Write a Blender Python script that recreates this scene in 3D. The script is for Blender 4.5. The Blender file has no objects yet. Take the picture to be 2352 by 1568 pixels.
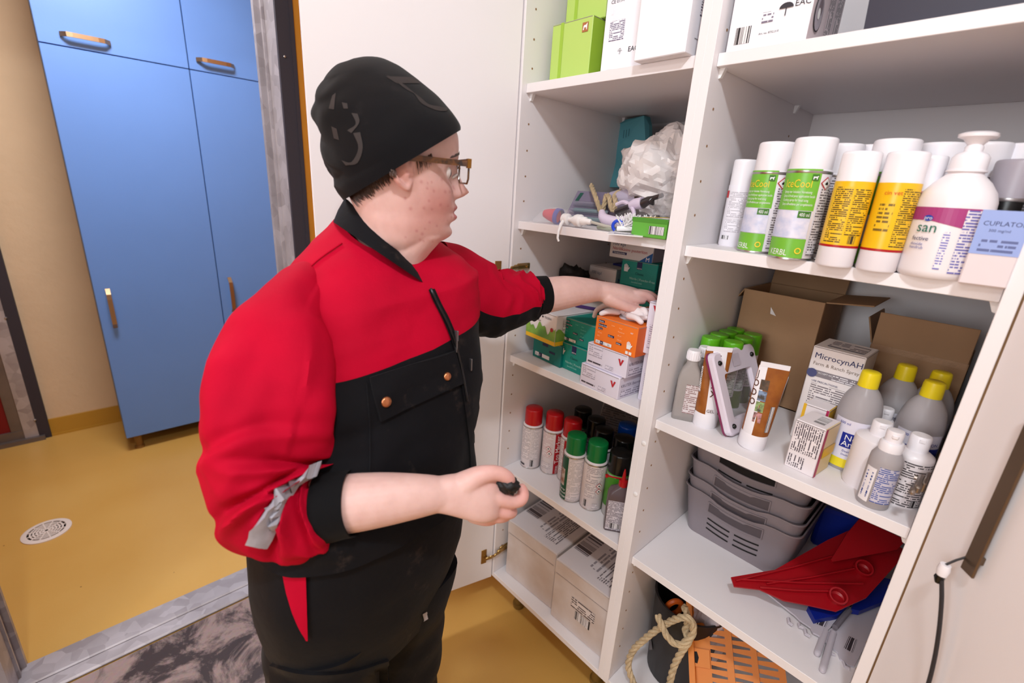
import bpy, bmesh, math, random
import numpy as np
from mathutils import Vector, Matrix, noise
random.seed(7)
S = bpy.context.scene
COL = S.collection
PI = math.pi

# ------------------------------------------------------------------ camera
F_PX = 1065.27                                   # focal length in pixels of the 2352 x 1568 frame
CAM = np.array([0.96327, -0.89874, 1.46675])
RC = np.array([[0.6756882, 0.73485619, 0.05858185],
               [0.26480568, -0.16778408, -0.94959278],
               [-0.68798503, 0.65714145, -0.30796382]])   # rows: right, down, forward
cam_d = bpy.data.cameras.new('camera')
cam_d.sensor_width = 36.0
cam_d.lens = F_PX / 2352 * 36
cam_d.clip_start = 0.02
cam_d.dof.use_dof = True
cam_d.dof.focus_distance = 1.02
cam_d.dof.aperture_fstop = 3.2
cam = bpy.data.objects.new('camera', cam_d)
cam.matrix_world = Matrix(((RC[0][0], -RC[1][0], -RC[2][0], CAM[0]),
                           (RC[0][1], -RC[1][1], -RC[2][1], CAM[1]),
                           (RC[0][2], -RC[1][2], -RC[2][2], CAM[2]),
                           (0, 0, 0, 1)))
COL.objects.link(cam)
S.camera = cam

# ------------------------------------------------------------------ world, lights, exposure
S.view_settings.view_transform = 'Standard'
S.view_settings.look = 'None'
S.view_settings.gamma = 1.0
S.view_settings.use_curve_mapping = False
S.view_settings.exposure = 0.0
w = bpy.data.worlds.new('world'); S.world = w
w.use_nodes = True
w.node_tree.nodes['Background'].inputs[0].default_value = (1.0, 0.93, 0.9, 1)
w.node_tree.nodes['Background'].inputs[1].default_value = 0.01

def area_light(name, loc, target, size, power, color, parent=None, shape='DISK'):
    l = bpy.data.lights.new(name, 'AREA')
    l.shape = shape; l.size = size; l.energy = power; l.color = color
    o = bpy.data.objects.new(name, l)
    o.location = loc
    o.rotation_euler = (Vector(target) - Vector(loc)).to_track_quat('-Z', 'Y').to_euler()
    COL.objects.link(o)
    if parent: o.parent = parent
    return o
BOUNCE_MAIN = (1.18, -1.12, 2.62)
area_light('bounce_flash_light', BOUNCE_MAIN, (0.1, -0.1, 1.0), 0.20, 28.0, (0.87, 0.945, 1.0))  # stands in for camera flash bounced off the ceiling
area_light('corridor_fill_light', (0.6, -2.4, 2.62), (0.6, -2.3, 0.0), 0.9, 23.0, (0.88, 0.945, 1.0))  # unseen overhead source added to lift the ambient fill
area_light('wall_fill_light', (0.7, -3.26, 1.75), (0.6, 0.5, 1.15), 1.2, 30.0, (0.88, 0.945, 1.0))  # added frontal fill that reaches the backs of the shelves
area_light('back_room_lamp_light', (-1.25, -0.75, 2.62), (-1.6, -0.75, 0.0), 0.5, 47.0, (0.93, 0.95, 0.97))

# ------------------------------------------------------------------ pixel -> world helpers
def RAY(u, v):
    return RC.T @ np.array([(u - 1176) / F_PX, (v - 784) / F_PX, 1.0])
def W(u, v, d):                                   # point at camera depth d
    return Vector(CAM + RAY(u, v) * d)
def ON(u, v, **k):                                # point on plane x= / y= / z=
    d = RAY(u, v); ax = 'xyz'.index(list(k)[0]); t = (list(k.values())[0] - CAM[ax]) / d[ax]
    return Vector(CAM + d * t)

# ------------------------------------------------------------------ materials
MATS = {}
def srgb(c):
    return tuple((x / 12.92 if x <= .04045 else ((x + .055) / 1.055) ** 2.4) for x in [v / 255 for v in c]) + (1.0,)
def new_mat(name):
    m = bpy.data.materials.new(name); m.use_nodes = True
    nt = m.node_tree; b = nt.nodes['Principled BSDF']
    return m, nt, b
def N(nt, typ, **k):
    n = nt.nodes.new(typ)
    for a, v in k.items():
        if a.startswith('i_'):
            n.inputs[int(a[2:])].default_value = v
        else: setattr(n, a, v)
    return n
def mat(name, col, rough=.5, metal=0.0, var=0.0, vscale=8.0, bump=0.0, bscale=60.0, spec=.5, trans=0.0, alpha=1.0, col2=None, sss=0.0, coat=0.0, ior=1.45, sheen=0.0):
    if name in MATS: return MATS[name]
    m, nt, b = new_mat(name)
    c = srgb(col)
    b.inputs['Roughness'].default_value = rough
    b.inputs['Metallic'].default_value = metal
    b.inputs['Specular IOR Level'].default_value = spec
    b.inputs['IOR'].default_value = ior
    if coat: b.inputs['Coat Weight'].default_value = coat
    if sheen: b.inputs['Sheen Weight'].default_value = sheen
    if trans: b.inputs['Transmission Weight'].default_value = trans
    if sss:
        b.inputs['Subsurface Weight'].default_value = sss
        b.inputs['Subsurface Radius'].default_value = (.008, .003, .0015)
        b.inputs['Subsurface Scale'].default_value = 1.0
    b.inputs['Alpha'].default_value = alpha
    if var or col2:
        tc = N(nt, 'ShaderNodeTexCoord')
        nz = N(nt, 'ShaderNodeTexNoise'); nz.inputs['Scale'].default_value = vscale; nz.inputs['Detail'].default_value = 5
        nt.links.new(tc.outputs['Object'], nz.inputs['Vector'])
        mx = N(nt, 'ShaderNodeMix', data_type='RGBA')
        c2 = srgb(col2) if col2 else tuple(max(0, x * (1 - var)) for x in c[:3]) + (1,)
        mx.inputs[6].default_value = c; mx.inputs[7].default_value = c2
        cr = N(nt, 'ShaderNodeValToRGB'); cr.color_ramp.elements[0].position = .35; cr.color_ramp.elements[1].position = .65
        nt.links.new(nz.outputs['Fac'], cr.inputs[0]); nt.links.new(cr.outputs[0], mx.inputs[0])
        nt.links.new(mx.outputs[2], b.inputs['Base Color'])
    else:
        b.inputs['Base Color'].default_value = c
    if bump:
        tc = N(nt, 'ShaderNodeTexCoord')
        nz = N(nt, 'ShaderNodeTexNoise'); nz.inputs['Scale'].default_value = bscale; nz.inputs['Detail'].default_value = 4
        bp = N(nt, 'ShaderNodeBump'); bp.inputs['Strength'].default_value = bump; bp.inputs['Distance'].default_value = .004
        nt.links.new(tc.outputs['Object'], nz.inputs['Vector']); nt.links.new(nz.outputs['Fac'], bp.inputs['Height'])
        nt.links.new(bp.outputs[0], b.inputs['Normal'])
    MATS[name] = m
    return m
def mat_text(name, ink, bg, pitch=.0032, fill=.55, density=.42, rough=.5):
    """rows of small print; UVs are metres"""
    if name in MATS: return MATS[name]
    m, nt, b = new_mat(name); L = nt.links.new
    b.inputs['Roughness'].default_value = rough
    uv = N(nt, 'ShaderNodeUVMap'); sp = N(nt, 'ShaderNodeSeparateXYZ'); L(uv.outputs[0], sp.inputs[0])
    dv = N(nt, 'ShaderNodeMath', operation='DIVIDE', i_1=pitch); L(sp.outputs[1], dv.inputs[0])
    fl = N(nt, 'ShaderNodeMath', operation='FLOOR'); L(dv.outputs[0], fl.inputs[0])
    fr = N(nt, 'ShaderNodeMath', operation='FRACT'); L(dv.outputs[0], fr.inputs[0])
    row = N(nt, 'ShaderNodeMath', operation='LESS_THAN', i_1=fill); L(fr.outputs[0], row.inputs[0])
    su = N(nt, 'ShaderNodeMath', operation='MULTIPLY', i_1=1.1 / pitch); L(sp.outputs[0], su.inputs[0])
    sv = N(nt, 'ShaderNodeMath', operation='MULTIPLY', i_1=7.31); L(fl.outputs[0], sv.inputs[0])
    cb = N(nt, 'ShaderNodeCombineXYZ'); L(su.outputs[0], cb.inputs[0]); L(sv.outputs[0], cb.inputs[1])
    nz = N(nt, 'ShaderNodeTexNoise'); nz.inputs['Scale'].default_value = 1.0; nz.inputs['Detail'].default_value = 2
    L(cb.outputs[0], nz.inputs['Vector'])
    gt = N(nt, 'ShaderNodeMath', operation='GREATER_THAN', i_1=density); L(nz.outputs['Fac'], gt.inputs[0])
    # ragged line ends / empty rows
    cb2 = N(nt, 'ShaderNodeCombineXYZ'); L(sv.outputs[0], cb2.inputs[0])
    ss = N(nt, 'ShaderNodeMath', operation='MULTIPLY', i_1=.16 / pitch); L(sp.outputs[0], ss.inputs[0]); L(ss.outputs[0], cb2.inputs[1])
    n2 = N(nt, 'ShaderNodeTexNoise'); n2.inputs['Scale'].default_value = .6; n2.inputs['Detail'].default_value = 0; L(cb2.outputs[0], n2.inputs['Vector'])
    g2 = N(nt, 'ShaderNodeMath', operation='GREATER_THAN', i_1=.36); L(n2.outputs['Fac'], g2.inputs[0])
    m1 = N(nt, 'ShaderNodeMath', operation='MULTIPLY'); L(row.outputs[0], m1.inputs[0]); L(gt.outputs[0], m1.inputs[1])
    m2 = N(nt, 'ShaderNodeMath', operation='MULTIPLY'); L(m1.outputs[0], m2.inputs[0]); L(g2.outputs[0], m2.inputs[1])
    mx = N(nt, 'ShaderNodeMix', data_type='RGBA'); mx.inputs[6].default_value = srgb(bg); mx.inputs[7].default_value = srgb(ink)
    L(m2.outputs[0], mx.inputs[0]); L(mx.outputs[2], b.inputs['Base Color'])
    MATS[name] = m
    return m
def mat_bars(name='barcode_print', ink=(35, 30, 35), bg=(235, 230, 232), unit=.0007):
    if name in MATS: return MATS[name]
    m, nt, b = new_mat(name); L = nt.links.new
    b.inputs['Roughness'].default_value = .5
    uv = N(nt, 'ShaderNodeUVMap'); sp = N(nt, 'ShaderNodeSeparateXYZ'); L(uv.outputs[0], sp.inputs[0])
    dv = N(nt, 'ShaderNodeMath', operation='DIVIDE', i_1=unit); L(sp.outputs[0], dv.inputs[0])
    fl = N(nt, 'ShaderNodeMath', operation='FLOOR'); L(dv.outputs[0], fl.inputs[0])
    wn = N(nt, 'ShaderNodeTexWhiteNoise', noise_dimensions='1D'); L(fl.outputs[0], wn.inputs['W'])
    gt = N(nt, 'ShaderNodeMath', operation='GREATER_THAN', i_1=.48); L(wn.outputs['Value'], gt.inputs[0])
    mx = N(nt, 'ShaderNodeMix', data_type='RGBA'); mx.inputs[6].default_value = srgb(bg); mx.inputs[7].default_value = srgb(ink)
    L(gt.outputs[0], mx.inputs[0]); L(mx.outputs[2], b.inputs['Base Color'])
    MATS[name] = m
    return m

# ------------------------------------------------------------------ mesh builder
class MB:
    def __init__(s): s.v = []; s.f = []; s.m = []; s.uv = []; s.sm = []
    def face(s, idx, mi=0, uv=None, smooth=False):
        s.f.append(tuple(idx)); s.m.append(mi); s.uv.append(uv); s.sm.append(smooth)
    def quad(s, p, mi=0, uv=None, smooth=False):
        n = len(s.v); s.v += [tuple(q) for q in p]; s.face(range(n, n + len(p)), mi, uv, smooth); return s
    def box(s, c, d, mi=0, M=None, faces=None):
        """faces: optional material index per face F(-y) B(+y) L(-x) R(+x) T D"""
        x, y, z = c; a, b, h = d[0] / 2, d[1] / 2, d[2] / 2
        P = [(x - a, y - b, z - h), (x + a, y - b, z - h), (x + a, y + b, z - h), (x - a, y + b, z - h),
             (x - a, y - b, z + h), (x + a, y - b, z + h), (x + a, y + b, z + h), (x - a, y + b, z + h)]
        if M is not None: P = [tuple(M @ Vector(p)) for p in P]
        n = len(s.v); s.v += P
        for k, q in (('F', (0, 1, 5, 4)), ('B', (2, 3, 7, 6)), ('L', (3, 0, 4, 7)), ('R', (1, 2, 6, 5)), ('T', (4, 5, 6, 7)), ('D', (3, 2, 1, 0))):
            s.face([n + i for i in q], (faces or {}).get(k, mi))
        return s
    def bbox(s, c, d, r=.002, mi=0, M=None, faces=None):
        """box with chamfered edges"""
        x, y, z = c; a, b, h = d[0] / 2, d[1] / 2, d[2] / 2
        r = min(r, a * .9, b * .9, h * .9)
        def V3(*p):
            p = (x + p[0], y + p[1], z + p[2]); return tuple(M @ Vector(p)) if M is not None else p
        n0 = len(s.v); idx = {}
        for sx in (-1, 1):
            for sy in (-1, 1):
                for sz in (-1, 1):
                    for k, p in enumerate(((sx * a, sy * (b - r), sz * (h - r)), (sx * (a - r), sy * b, sz * (h - r)), (sx * (a - r), sy * (b - r), sz * h))):
                        idx[(sx, sy, sz, k)] = len(s.v); s.v.append(V3(*p))
        fm = faces or {}
        def q(keys, mi): s.face([idx[k] for k in keys], mi)
        for sx, nm in ((-1, 'L'), (1, 'R')):
            o = [(sx, -1, -1, 0), (sx, 1, -1, 0), (sx, 1, 1, 0), (sx, -1, 1, 0)]
            q(o if sx > 0 else o[::-1], fm.get(nm, mi))
        for sy, nm in ((-1, 'F'), (1, 'B')):
            o = [(-1, sy, -1, 1), (1, sy, -1, 1), (1, sy, 1, 1), (-1, sy, 1, 1)]
            q(o if sy < 0 else o[::-1], fm.get(nm, mi))
        for sz, nm in ((-1, 'D'), (1, 'T')):
            o = [(-1, -1, sz, 2), (1, -1, sz, 2), (1, 1, sz, 2), (-1, 1, sz, 2)]
            q(o if sz > 0 else o[::-1], fm.get(nm, mi))
        for sx in (-1, 1):
            for sy in (-1, 1):
                o = [(sx, sy, -1, 0), (sx, sy, -1, 1), (sx, sy, 1, 1), (sx, sy, 1, 0)]
                q(o if sx * sy < 0 else o[::-1], fm.get('F' if sy < 0 else 'B', mi))
            for sz in (-1, 1):
                o = [(sx, -1, sz, 0), (sx, 1, sz, 0), (sx, 1, sz, 2), (sx, -1, sz, 2)]
                q(o if sx * sz > 0 else o[::-1], fm.get('L' if sx < 0 else 'R', mi))
        for sy in (-1, 1):
            for sz in (-1, 1):
                o = [(-1, sy, sz, 1), (1, sy, sz, 1), (1, sy, sz, 2), (-1, sy, sz, 2)]
                q(o if sy * sz < 0 else o[::-1], fm.get('F' if sy < 0 else 'B', mi))
        for sx in (-1, 1):
            for sy in (-1, 1):
                for sz in (-1, 1):
                    o = [(sx, sy, sz, 0), (sx, sy, sz, 1), (sx, sy, sz, 2)]
                    q(o if sx * sy * sz > 0 else o[::-1], mi)
        return s
    def rings(s, R, mi=0, closed=True, capa=True, capb=True, smooth=True, mif=None, uvs=None):
        """skin a list of equal-length point rings"""
        n0 = len(s.v); n = len(R[0])
        for r in R: s.v += [tuple(p) for p in r]
        for i in range(len(R) - 1):
            for j in range(n if closed else n - 1):
                k = (j + 1) % n
                a, b, c, d = n0 + i * n + j, n0 + i * n + k, n0 + (i + 1) * n + k, n0 + (i + 1) * n + j
                uv = None
                if uvs: uv = [uvs(i, j), uvs(i, j + 1), uvs(i + 1, j + 1), uvs(i + 1, j)]
                s.face((a, b, c, d), mif(i, j) if mif else mi, uv, smooth)
        if capa: s.face([n0 + j for j in range(n)][::-1], mif(0, 0) if mif else mi, None, smooth)
        if capb: s.face([n0 + (len(R) - 1) * n + j for j in range(n)], mif(len(R) - 2, 0) if mif else mi, None, smooth)
        return s
    def lathe(s, prof, n=24, mi=0, smooth=True, c=(0, 0, 0), mif=None, capa=True, capb=True, sx=1, sy=1, M=None):
        R = []
        for r, z in prof:
            ring = [(c[0] + sx * r * math.cos(2 * PI * j / n), c[1] + sy * r * math.sin(2 * PI * j / n), c[2] + z) for j in range(n)]
            if M is not None: ring = [tuple(M @ Vector(p)) for p in ring]
            R.append(ring)
        return s.rings(R, mi, True, capa, capb, smooth, mif)
    def tube(s, pts, r, n=8, mi=0, smooth=True, closed=False, caps=True):
        """round bar along a polyline; r number or list"""
        pts = [Vector(p) for p in pts]; R = []
        rr = r if hasattr(r, '__len__') else [r] * len(pts)
        up = Vector((0, 0, 1)); t0 = (pts[1] - pts[0]).normalized()
        if abs(t0.dot(up)) > .9: up = Vector((1, 0, 0))
        nrm = (up - t0 * up.dot(t0)).normalized()
        for i, p in enumerate(pts):
            if i == 0: t = pts[1] - pts[0]
            elif i == len(pts) - 1: t = pts[-1] - pts[-2]
            else: t = (pts[i + 1] - pts[i - 1])
            t = t.normalized(); nrm = (nrm - t * nrm.dot(t)).normalized(); bi = t.cross(nrm)
            R.append([p + (nrm * math.cos(2 * PI * j / n) + bi * math.sin(2 * PI * j / n)) * rr[i] for j in range(n)])
        return s.rings(R, mi, True, caps, caps, smooth)
    def arc(s, r, a0, a1, z0, z1, n=10, mi=0, c=(0, 0), smooth=True, r1=None):
        """curved label patch on a cylinder, uv in metres"""
        r1 = r if r1 is None else r1
        n0 = len(s.v)
        for i in range(n + 1):
            a = a0 + (a1 - a0) * i / n
            s.v.append((c[0] + r * math.cos(a), c[1] + r * math.sin(a), z0)); s.v.append((c[0] + r1 * math.cos(a), c[1] + r1 * math.sin(a), z1))
        for i in range(n):
            u0, u1 = r * (a1 - a0) * i / n, r * (a1 - a0) * (i + 1) / n
            s.face((n0 + 2 * i, n0 + 2 * i + 2, n0 + 2 * i + 3, n0 + 2 * i + 1), mi, [(u0, 0), (u1, 0), (u1, z1 - z0), (u0, z1 - z0)], smooth)
        return s
    def mesh(s, name, mats):
        me = bpy.data.meshes.new(name)
        me.from_pydata(s.v, [], s.f)
        for m in (mats if isinstance(mats, (list, tuple)) else [mats]): me.materials.append(m)
        me.polygons.foreach_set('material_index', s.m)
        me.polygons.foreach_set('use_smooth', s.sm)
        if any(u is not None for u in s.uv):
            ul = me.uv_layers.new(name='UVMap'); k = 0
            for f, u in zip(s.f, s.uv):
                for i in range(len(f)):
                    if u is not None: ul.data[k].uv = u[i]
                    k += 1
        me.update()
        if any(s.sm): me.set_sharp_from_angle(angle=.75)
        return me
    def obj(s, name, mats, parent=None, **k):
        o = bpy.data.objects.new(name, s.mesh(name, mats))
        COL.objects.link(o)
        if parent: o.parent = parent
        return o
def tag(o, label=None, cat=None, group=None, kind=None):
    if label: o['label'] = label
    if cat: o['category'] = cat
    if group: o['group'] = group
    if kind: o['kind'] = kind
    return o
def thing(name, label, cat, loc=(0, 0, 0), rz=0.0, group=None, rot=None):
    o = bpy.data.objects.new(name, None); COL.objects.link(o)
    o.empty_display_size = .05
    o.location = loc; o.rotation_euler = rot if rot else (0, 0, rz)
    return tag(o, label, cat, group)
def copy_tree(o, parent=None):
    c = o.copy(); COL.objects.link(c)
    if parent: c.parent = parent
    for ch in list(o.children): copy_tree(ch, c)
    return c
def lerp(a, b, t): return a + (b - a) * t
def interp(x, xs, ys): return float(np.interp(x, xs, ys))
def cr_spline(pts, k=8):
    """Catmull-Rom through points (tuples of any length)"""
    P = [np.array(p, float) for p in pts]; P = [2 * P[0] - P[1]] + P + [2 * P[-1] - P[-2]]; out = []
    for i in range(1, len(P) - 2):
        for j in range(k):
            t = j / k
            out.append(.5 * ((2 * P[i]) + (-P[i - 1] + P[i + 1]) * t + (2 * P[i - 1] - 5 * P[i] + 4 * P[i + 1] - P[i + 2]) * t * t + (-P[i - 1] + 3 * P[i] - 3 * P[i + 1] + P[i + 2]) * t ** 3))
    out.append(P[-2]); return out
# ---- lettering: flat text meshes joined into one part
TXT = {}
def text_geo(s, bold=0.0):
    key = (s, bold)
    if key not in TXT:
        cu = bpy.data.curves.new('txt', 'FONT'); cu.body = s; cu.size = 1.0; cu.resolution_u = 2
        cu.offset = bold
        ob = bpy.data.objects.new('txt', cu)
        me = bpy.data.meshes.new_from_object(ob)
        V = [tuple(v.co) for v in me.vertices]; Fc = [tuple(p.vertices) for p in me.polygons]
        bpy.data.objects.remove(ob); bpy.data.curves.remove(cu); bpy.data.meshes.remove(me)
        xs = [v[0] for v in V] or [0]
        TXT[key] = (V, Fc, min(xs), max(xs))
    return TXT[key]
def put_text(mb, s, size, place, mi=0, align='L', bold=0.0, width=None):
    """place(x, y) -> 3d point; x right, y up in metres from the anchor"""
    V, Fc, x0, x1 = text_geo(s, bold)
    kx = size if width is None else width / max(1e-6, x1 - x0)
    off = {'L': -x0, 'C': -(x0 + x1) / 2, 'R': -x1}[align]
    n = len(mb.v)
    mb.v += [tuple(place((v[0] + off) * kx, v[1] * size)) for v in V]
    for f in Fc: mb.face([n + i for i in f], mi)
# ================================================================== ROOM
def mat_floor():
    m, nt, b = new_mat('yellow_floor_coating'); L = nt.links.new
    tc = N(nt, 'ShaderNodeTexCoord')
    n1 = N(nt, 'ShaderNodeTexNoise'); n1.inputs['Scale'].default_value = 3.0; n1.inputs['Detail'].default_value = 6
    L(tc.outputs['Object'], n1.inputs['Vector'])
    r1 = N(nt, 'ShaderNodeValToRGB'); r1.color_ramp.elements[0].position = .3; r1.color_ramp.elements[1].position = .72
    r1.color_ramp.elements[0].color = srgb((204, 156, 78)); r1.color_ramp.elements[1].color = srgb((211, 166, 90))
    L(n1.outputs['Fac'], r1.inputs[0])
    n2 = N(nt, 'ShaderNodeTexNoise'); n2.inputs['Scale'].default_value = 160; L(tc.outputs['Object'], n2.inputs['Vector'])
    n3 = N(nt, 'ShaderNodeTexVoronoi'); n3.inputs['Scale'].default_value = 9; L(tc.outputs['Object'], n3.inputs['Vector'])
    lt = N(nt, 'ShaderNodeMath', operation='LESS_THAN', i_1=.022); L(n3.outputs['Distance'], lt.inputs[0])
    mx = N(nt, 'ShaderNodeMix', data_type='RGBA'); mx.inputs[7].default_value = srgb((120, 85, 45)); L(lt.outputs[0], mx.inputs[0]); L(r1.outputs[0], mx.inputs[6])
    L(mx.outputs[2], b.inputs['Base Color'])
    b.inputs['Roughness'].default_value = .38
    bp = N(nt, 'ShaderNodeBump'); bp.inputs['Strength'].default_value = .08; bp.inputs['Distance'].default_value = .002
    L(n2.outputs['Fac'], bp.inputs['Height']); L(bp.outputs[0], b.inputs['Normal'])
    return m
M_FLOOR = mat_floor()
M_CREAM = mat('cream_plaster', (220, 190, 156), .8, bump=.5, bscale=30, var=.06, vscale=4)
M_ORANGE_W = mat('orange_painted_plaster', (232, 152, 42), .6, bump=.3, bscale=25, var=.1, vscale=6)
M_CEIL = mat('ceiling_white', (236, 232, 226), .9)
M_GALV = None
def mat_galv():
    m, nt, b = new_mat('galvanised_steel'); L = nt.links.new
    tc = N(nt, 'ShaderNodeTexCoord'); v = N(nt, 'ShaderNodeTexVoronoi'); v.inputs['Scale'].default_value = 26
    nz = N(nt, 'ShaderNodeTexNoise'); nz.inputs['Scale'].default_value = 9; nz.inputs['Detail'].default_value = 6
    L(tc.outputs['Object'], v.inputs['Vector']); L(tc.outputs['Object'], nz.inputs['Vector'])
    mx = N(nt, 'ShaderNodeMix', data_type='RGBA', i_0=.6); L(v.outputs['Color'], mx.inputs[6]); L(nz.outputs['Fac'], mx.inputs[7])
    bw = N(nt, 'ShaderNodeRGBToBW'); L(mx.outputs[2], bw.inputs[0])
    cr = N(nt, 'ShaderNodeValToRGB'); cr.color_ramp.elements[0].color = srgb((158, 150, 154)); cr.color_ramp.elements[1].color = srgb((192, 185, 190))
    cr.color_ramp.elements[0].position = .3; cr.color_ramp.elements[1].position = .7
    L(bw.outputs[0], cr.inputs[0]); L(cr.outputs[0], b.inputs['Base Color'])
    b.inputs['Metallic'].default_value = .45; b.inputs['Roughness'].default_value = .5
    return m
M_GALV = mat_galv()
M_RUBBER = mat('black_rubber_seal', (52, 46, 54), .6)
M_SCREW = mat('zinc_screw', (200, 195, 195), .3, .9)
def mat_mat():
    m, nt, b = new_mat('grimy_rubber_mat'); L = nt.links.new
    tc = N(nt, 'ShaderNodeTexCoord')
    n1 = N(nt, 'ShaderNodeTexNoise'); n1.inputs['Scale'].default_value = 7; n1.inputs['Detail'].default_value = 8; n1.inputs['Roughness'].default_value = .68; n1.inputs['Distortion'].default_value = .6
    L(tc.outputs['Object'], n1.inputs['Vector'])
    r = N(nt, 'ShaderNodeValToRGB'); e = r.color_ramp.elements; e[0].position = .46; e[0].color = srgb((58, 42, 44)); e[1].position = .57; e[1].color = srgb((158, 134, 130))
    L(n1.outputs['Fac'], r.inputs[0])
    n2 = N(nt, 'ShaderNodeTexNoise'); n2.inputs['Scale'].default_value = 90; n2.inputs['Detail'].default_value = 4; L(tc.outputs['Object'], n2.inputs['Vector'])
    mx = N(nt, 'ShaderNodeMix', data_type='RGBA', blend_type='MULTIPLY', i_0=.5); L(r.outputs[0], mx.inputs[6]); L(n2.outputs['Color'], mx.inputs[7])
    mx2 = N(nt, 'ShaderNodeMix', data_type='RGBA', i_0=.65); L(r.outputs[0], mx2.inputs[6]); L(mx.outputs[2], mx2.inputs[7])
    L(mx2.outputs[2], b.inputs['Base Color']); b.inputs['Roughness'].default_value = .55
    bp = N(nt, 'ShaderNodeBump'); bp.inputs['Strength'].default_value = .4; bp.inputs['Distance'].default_value = .003; L(n1.outputs['Fac'], bp.inputs['Height']); L(bp.outputs[0], b.inputs['Normal'])
    return m
def struct(o): o['kind'] = 'structure'; return o
H_CEIL = 2.7
struct(MB().box((-0.2, -1.2, -.05), (5.4, 4.6, .1)).obj('floor', M_FLOOR))
struct(MB().box((-0.2, -1.2, H_CEIL + .05), (5.4, 4.6, .1)).obj('ceiling', M_CEIL))
struct(MB().box((-0.2, .66, H_CEIL / 2), (5.4, .1, H_CEIL)).obj('wall_back', M_CREAM))
struct(MB().box((2.35, -1.2, H_CEIL / 2), (.1, 4.6, H_CEIL)).obj('wall_right', mat('white_plaster', (228, 224, 220), .8)))
struct(MB().box((-0.2, -3.45, H_CEIL / 2), (5.4, .1, H_CEIL)).obj('wall_front', mat('white_plaster', (228, 224, 220), .8)))
# doorway wall (x -0.60 .. -0.74), opening from y -1.24 to -0.335
XA, XB = -.60, -.74
Y0, Y1 = -1.235, -.387
wl = MB()
wl.box(((XA + XB) / 2, (Y1 + .05 + .66) / 2, H_CEIL / 2), (XA - XB, .66 - Y1 - .05, H_CEIL))
wl.box(((XA + XB) / 2, (Y0 - .05 - 3.4) / 2, H_CEIL / 2), (XA - XB, 3.4 + Y0 - .05, H_CEIL))
wl.box(((XA + XB) / 2, (Y0 + Y1) / 2, (H_CEIL + 2.3) / 2), (XA - XB, Y1 - Y0 + .1, H_CEIL - 2.3))
struct(wl.obj('wall_left', M_ORANGE_W))
# galvanised doorway frame: jambs, threshold, rubber strip, screws
fr = struct(thing('door_1', None, None, ((XA + XB) / 2, (Y0 + Y1) / 2, 0)))
def jamb(y, sgn):
    m = MB()
    m.box((-.005, y - fr.location.y + sgn * .020, 1.15), (.155, .040, 2.3))
    m.box((-.069, y - fr.location.y - sgn * .006, 1.15), (.02, .020, 2.3))
    m.box((-.03, y - fr.location.y - sgn * .002, 1.15), (.012, .008, 2.3))
    return m.obj('jamb', M_GALV, fr)
jamb(Y1, 1); jamb(Y0, -1)
m = MB(); m.box((0, 0, 2.3), (.16, Y1 - Y0 + .09, .05)); m.obj('lintel', M_GALV, fr)
m = MB(); m.bbox((-.028, 0, .010), (.090, Y1 - Y0 + .02, .02), .004); m.bbox((.040, 0, .008), (.05, Y1 - Y0 + .02, .014), .005); m.obj('threshold', M_GALV, fr)
m = MB(); m.box((.0765, Y1 - fr.location.y + .020, 1.15), (.012, .044, 2.3)); m.box((.081, Y1 - fr.location.y + .038, 1.15), (.016, .010, 2.3)); m.obj('rubber_strip', M_RUBBER, fr)
for z in (1.79, 1.21, .6):
    m = MB(); m.lathe([(.0035, 0), (.0035, .002), (.002, .0035)], 10, M=Matrix.Translation((.083, Y1 - fr.location.y + .013, z)) @ Matrix.Rotation(PI / 2, 4, 'Y')); m.obj('screw', M_SCREW, fr)
# grimy mat on the floor in front of the doorway
mm = MB(); mm.bbox((0, 0, .003), (.46, 1.25, .006), .003)
o = mm.obj('rubber_mat', mat_mat()); o.location = (-.372, -1.16, 0); tag(o, 'grey rubber mat blotched with dark wet dirt before the steel threshold', 'mat')

# ---- far room seen through the doorway
XW = -2.47
bw = MB()
bw.box((XW - .05, (-1.175 + .66) / 2, H_CEIL / 2), (.1, .66 + 1.175, H_CEIL))
bw.box((XW - .05, (-3.4 - 2.2) / 2, H_CEIL / 2), (.1, 1.2, H_CEIL))
bw.box((XW - .05, -1.69, 2.45), (.1, 1.03, .5))
struct(bw.obj('wall_far', M_CREAM))
M_COVE = mat('yellow_cove_base', (186, 138, 48), .5)
m = MB(); m.box((XW + .006, -.62, .05), (.012, 1.11, .10)); m.box((XW + .012, -.62, .006), (.016, 1.11, .012)); struct(m.obj('baseboard_far', M_COVE))
fd = struct(thing('door_2', None, None, (XW, -1.175, 0)))
M_STEEL_D = mat('dull_steel_frame', (126, 116, 112), .45, .5, var=.2)
m = MB(); m.box((.012, -.024, 1.1), (.024, .047, 2.2)); m.obj('rubber_strip', M_RUBBER, fd)
m = MB(); m.box((.008, -.075, 1.1), (.03, .054, 2.2)); m.obj('jamb', M_GALV, fd)
m = MB(); m.box((0, -.125, 1.1), (.03, .045, 2.2)); m.box((.002, -.50, .035), (.034, .80, .07)); m.obj('door_frame', M_STEEL_D, fd)
m = MB(); m.box((-.004, -.55, 1.13), (.02, .82, 2.12)); m.obj('door_leaf', mat('dark_red_door', (120, 14, 22), .5), fd)
m = MB(); m.box((.03, -.5, .012), (.03, .95, .024)); m.obj('threshold', M_STEEL_D, fd)
for z in (.70, .12, 1.3):
    m = MB(); m.lathe([(.006, 0), (.006, .003), (.003, .006)], 8, M=Matrix.Translation((.024, -.047, z)) @ Matrix.Rotation(PI / 2, 4, 'Y')); m.obj('screw', M_SCREW, fd)
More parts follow.
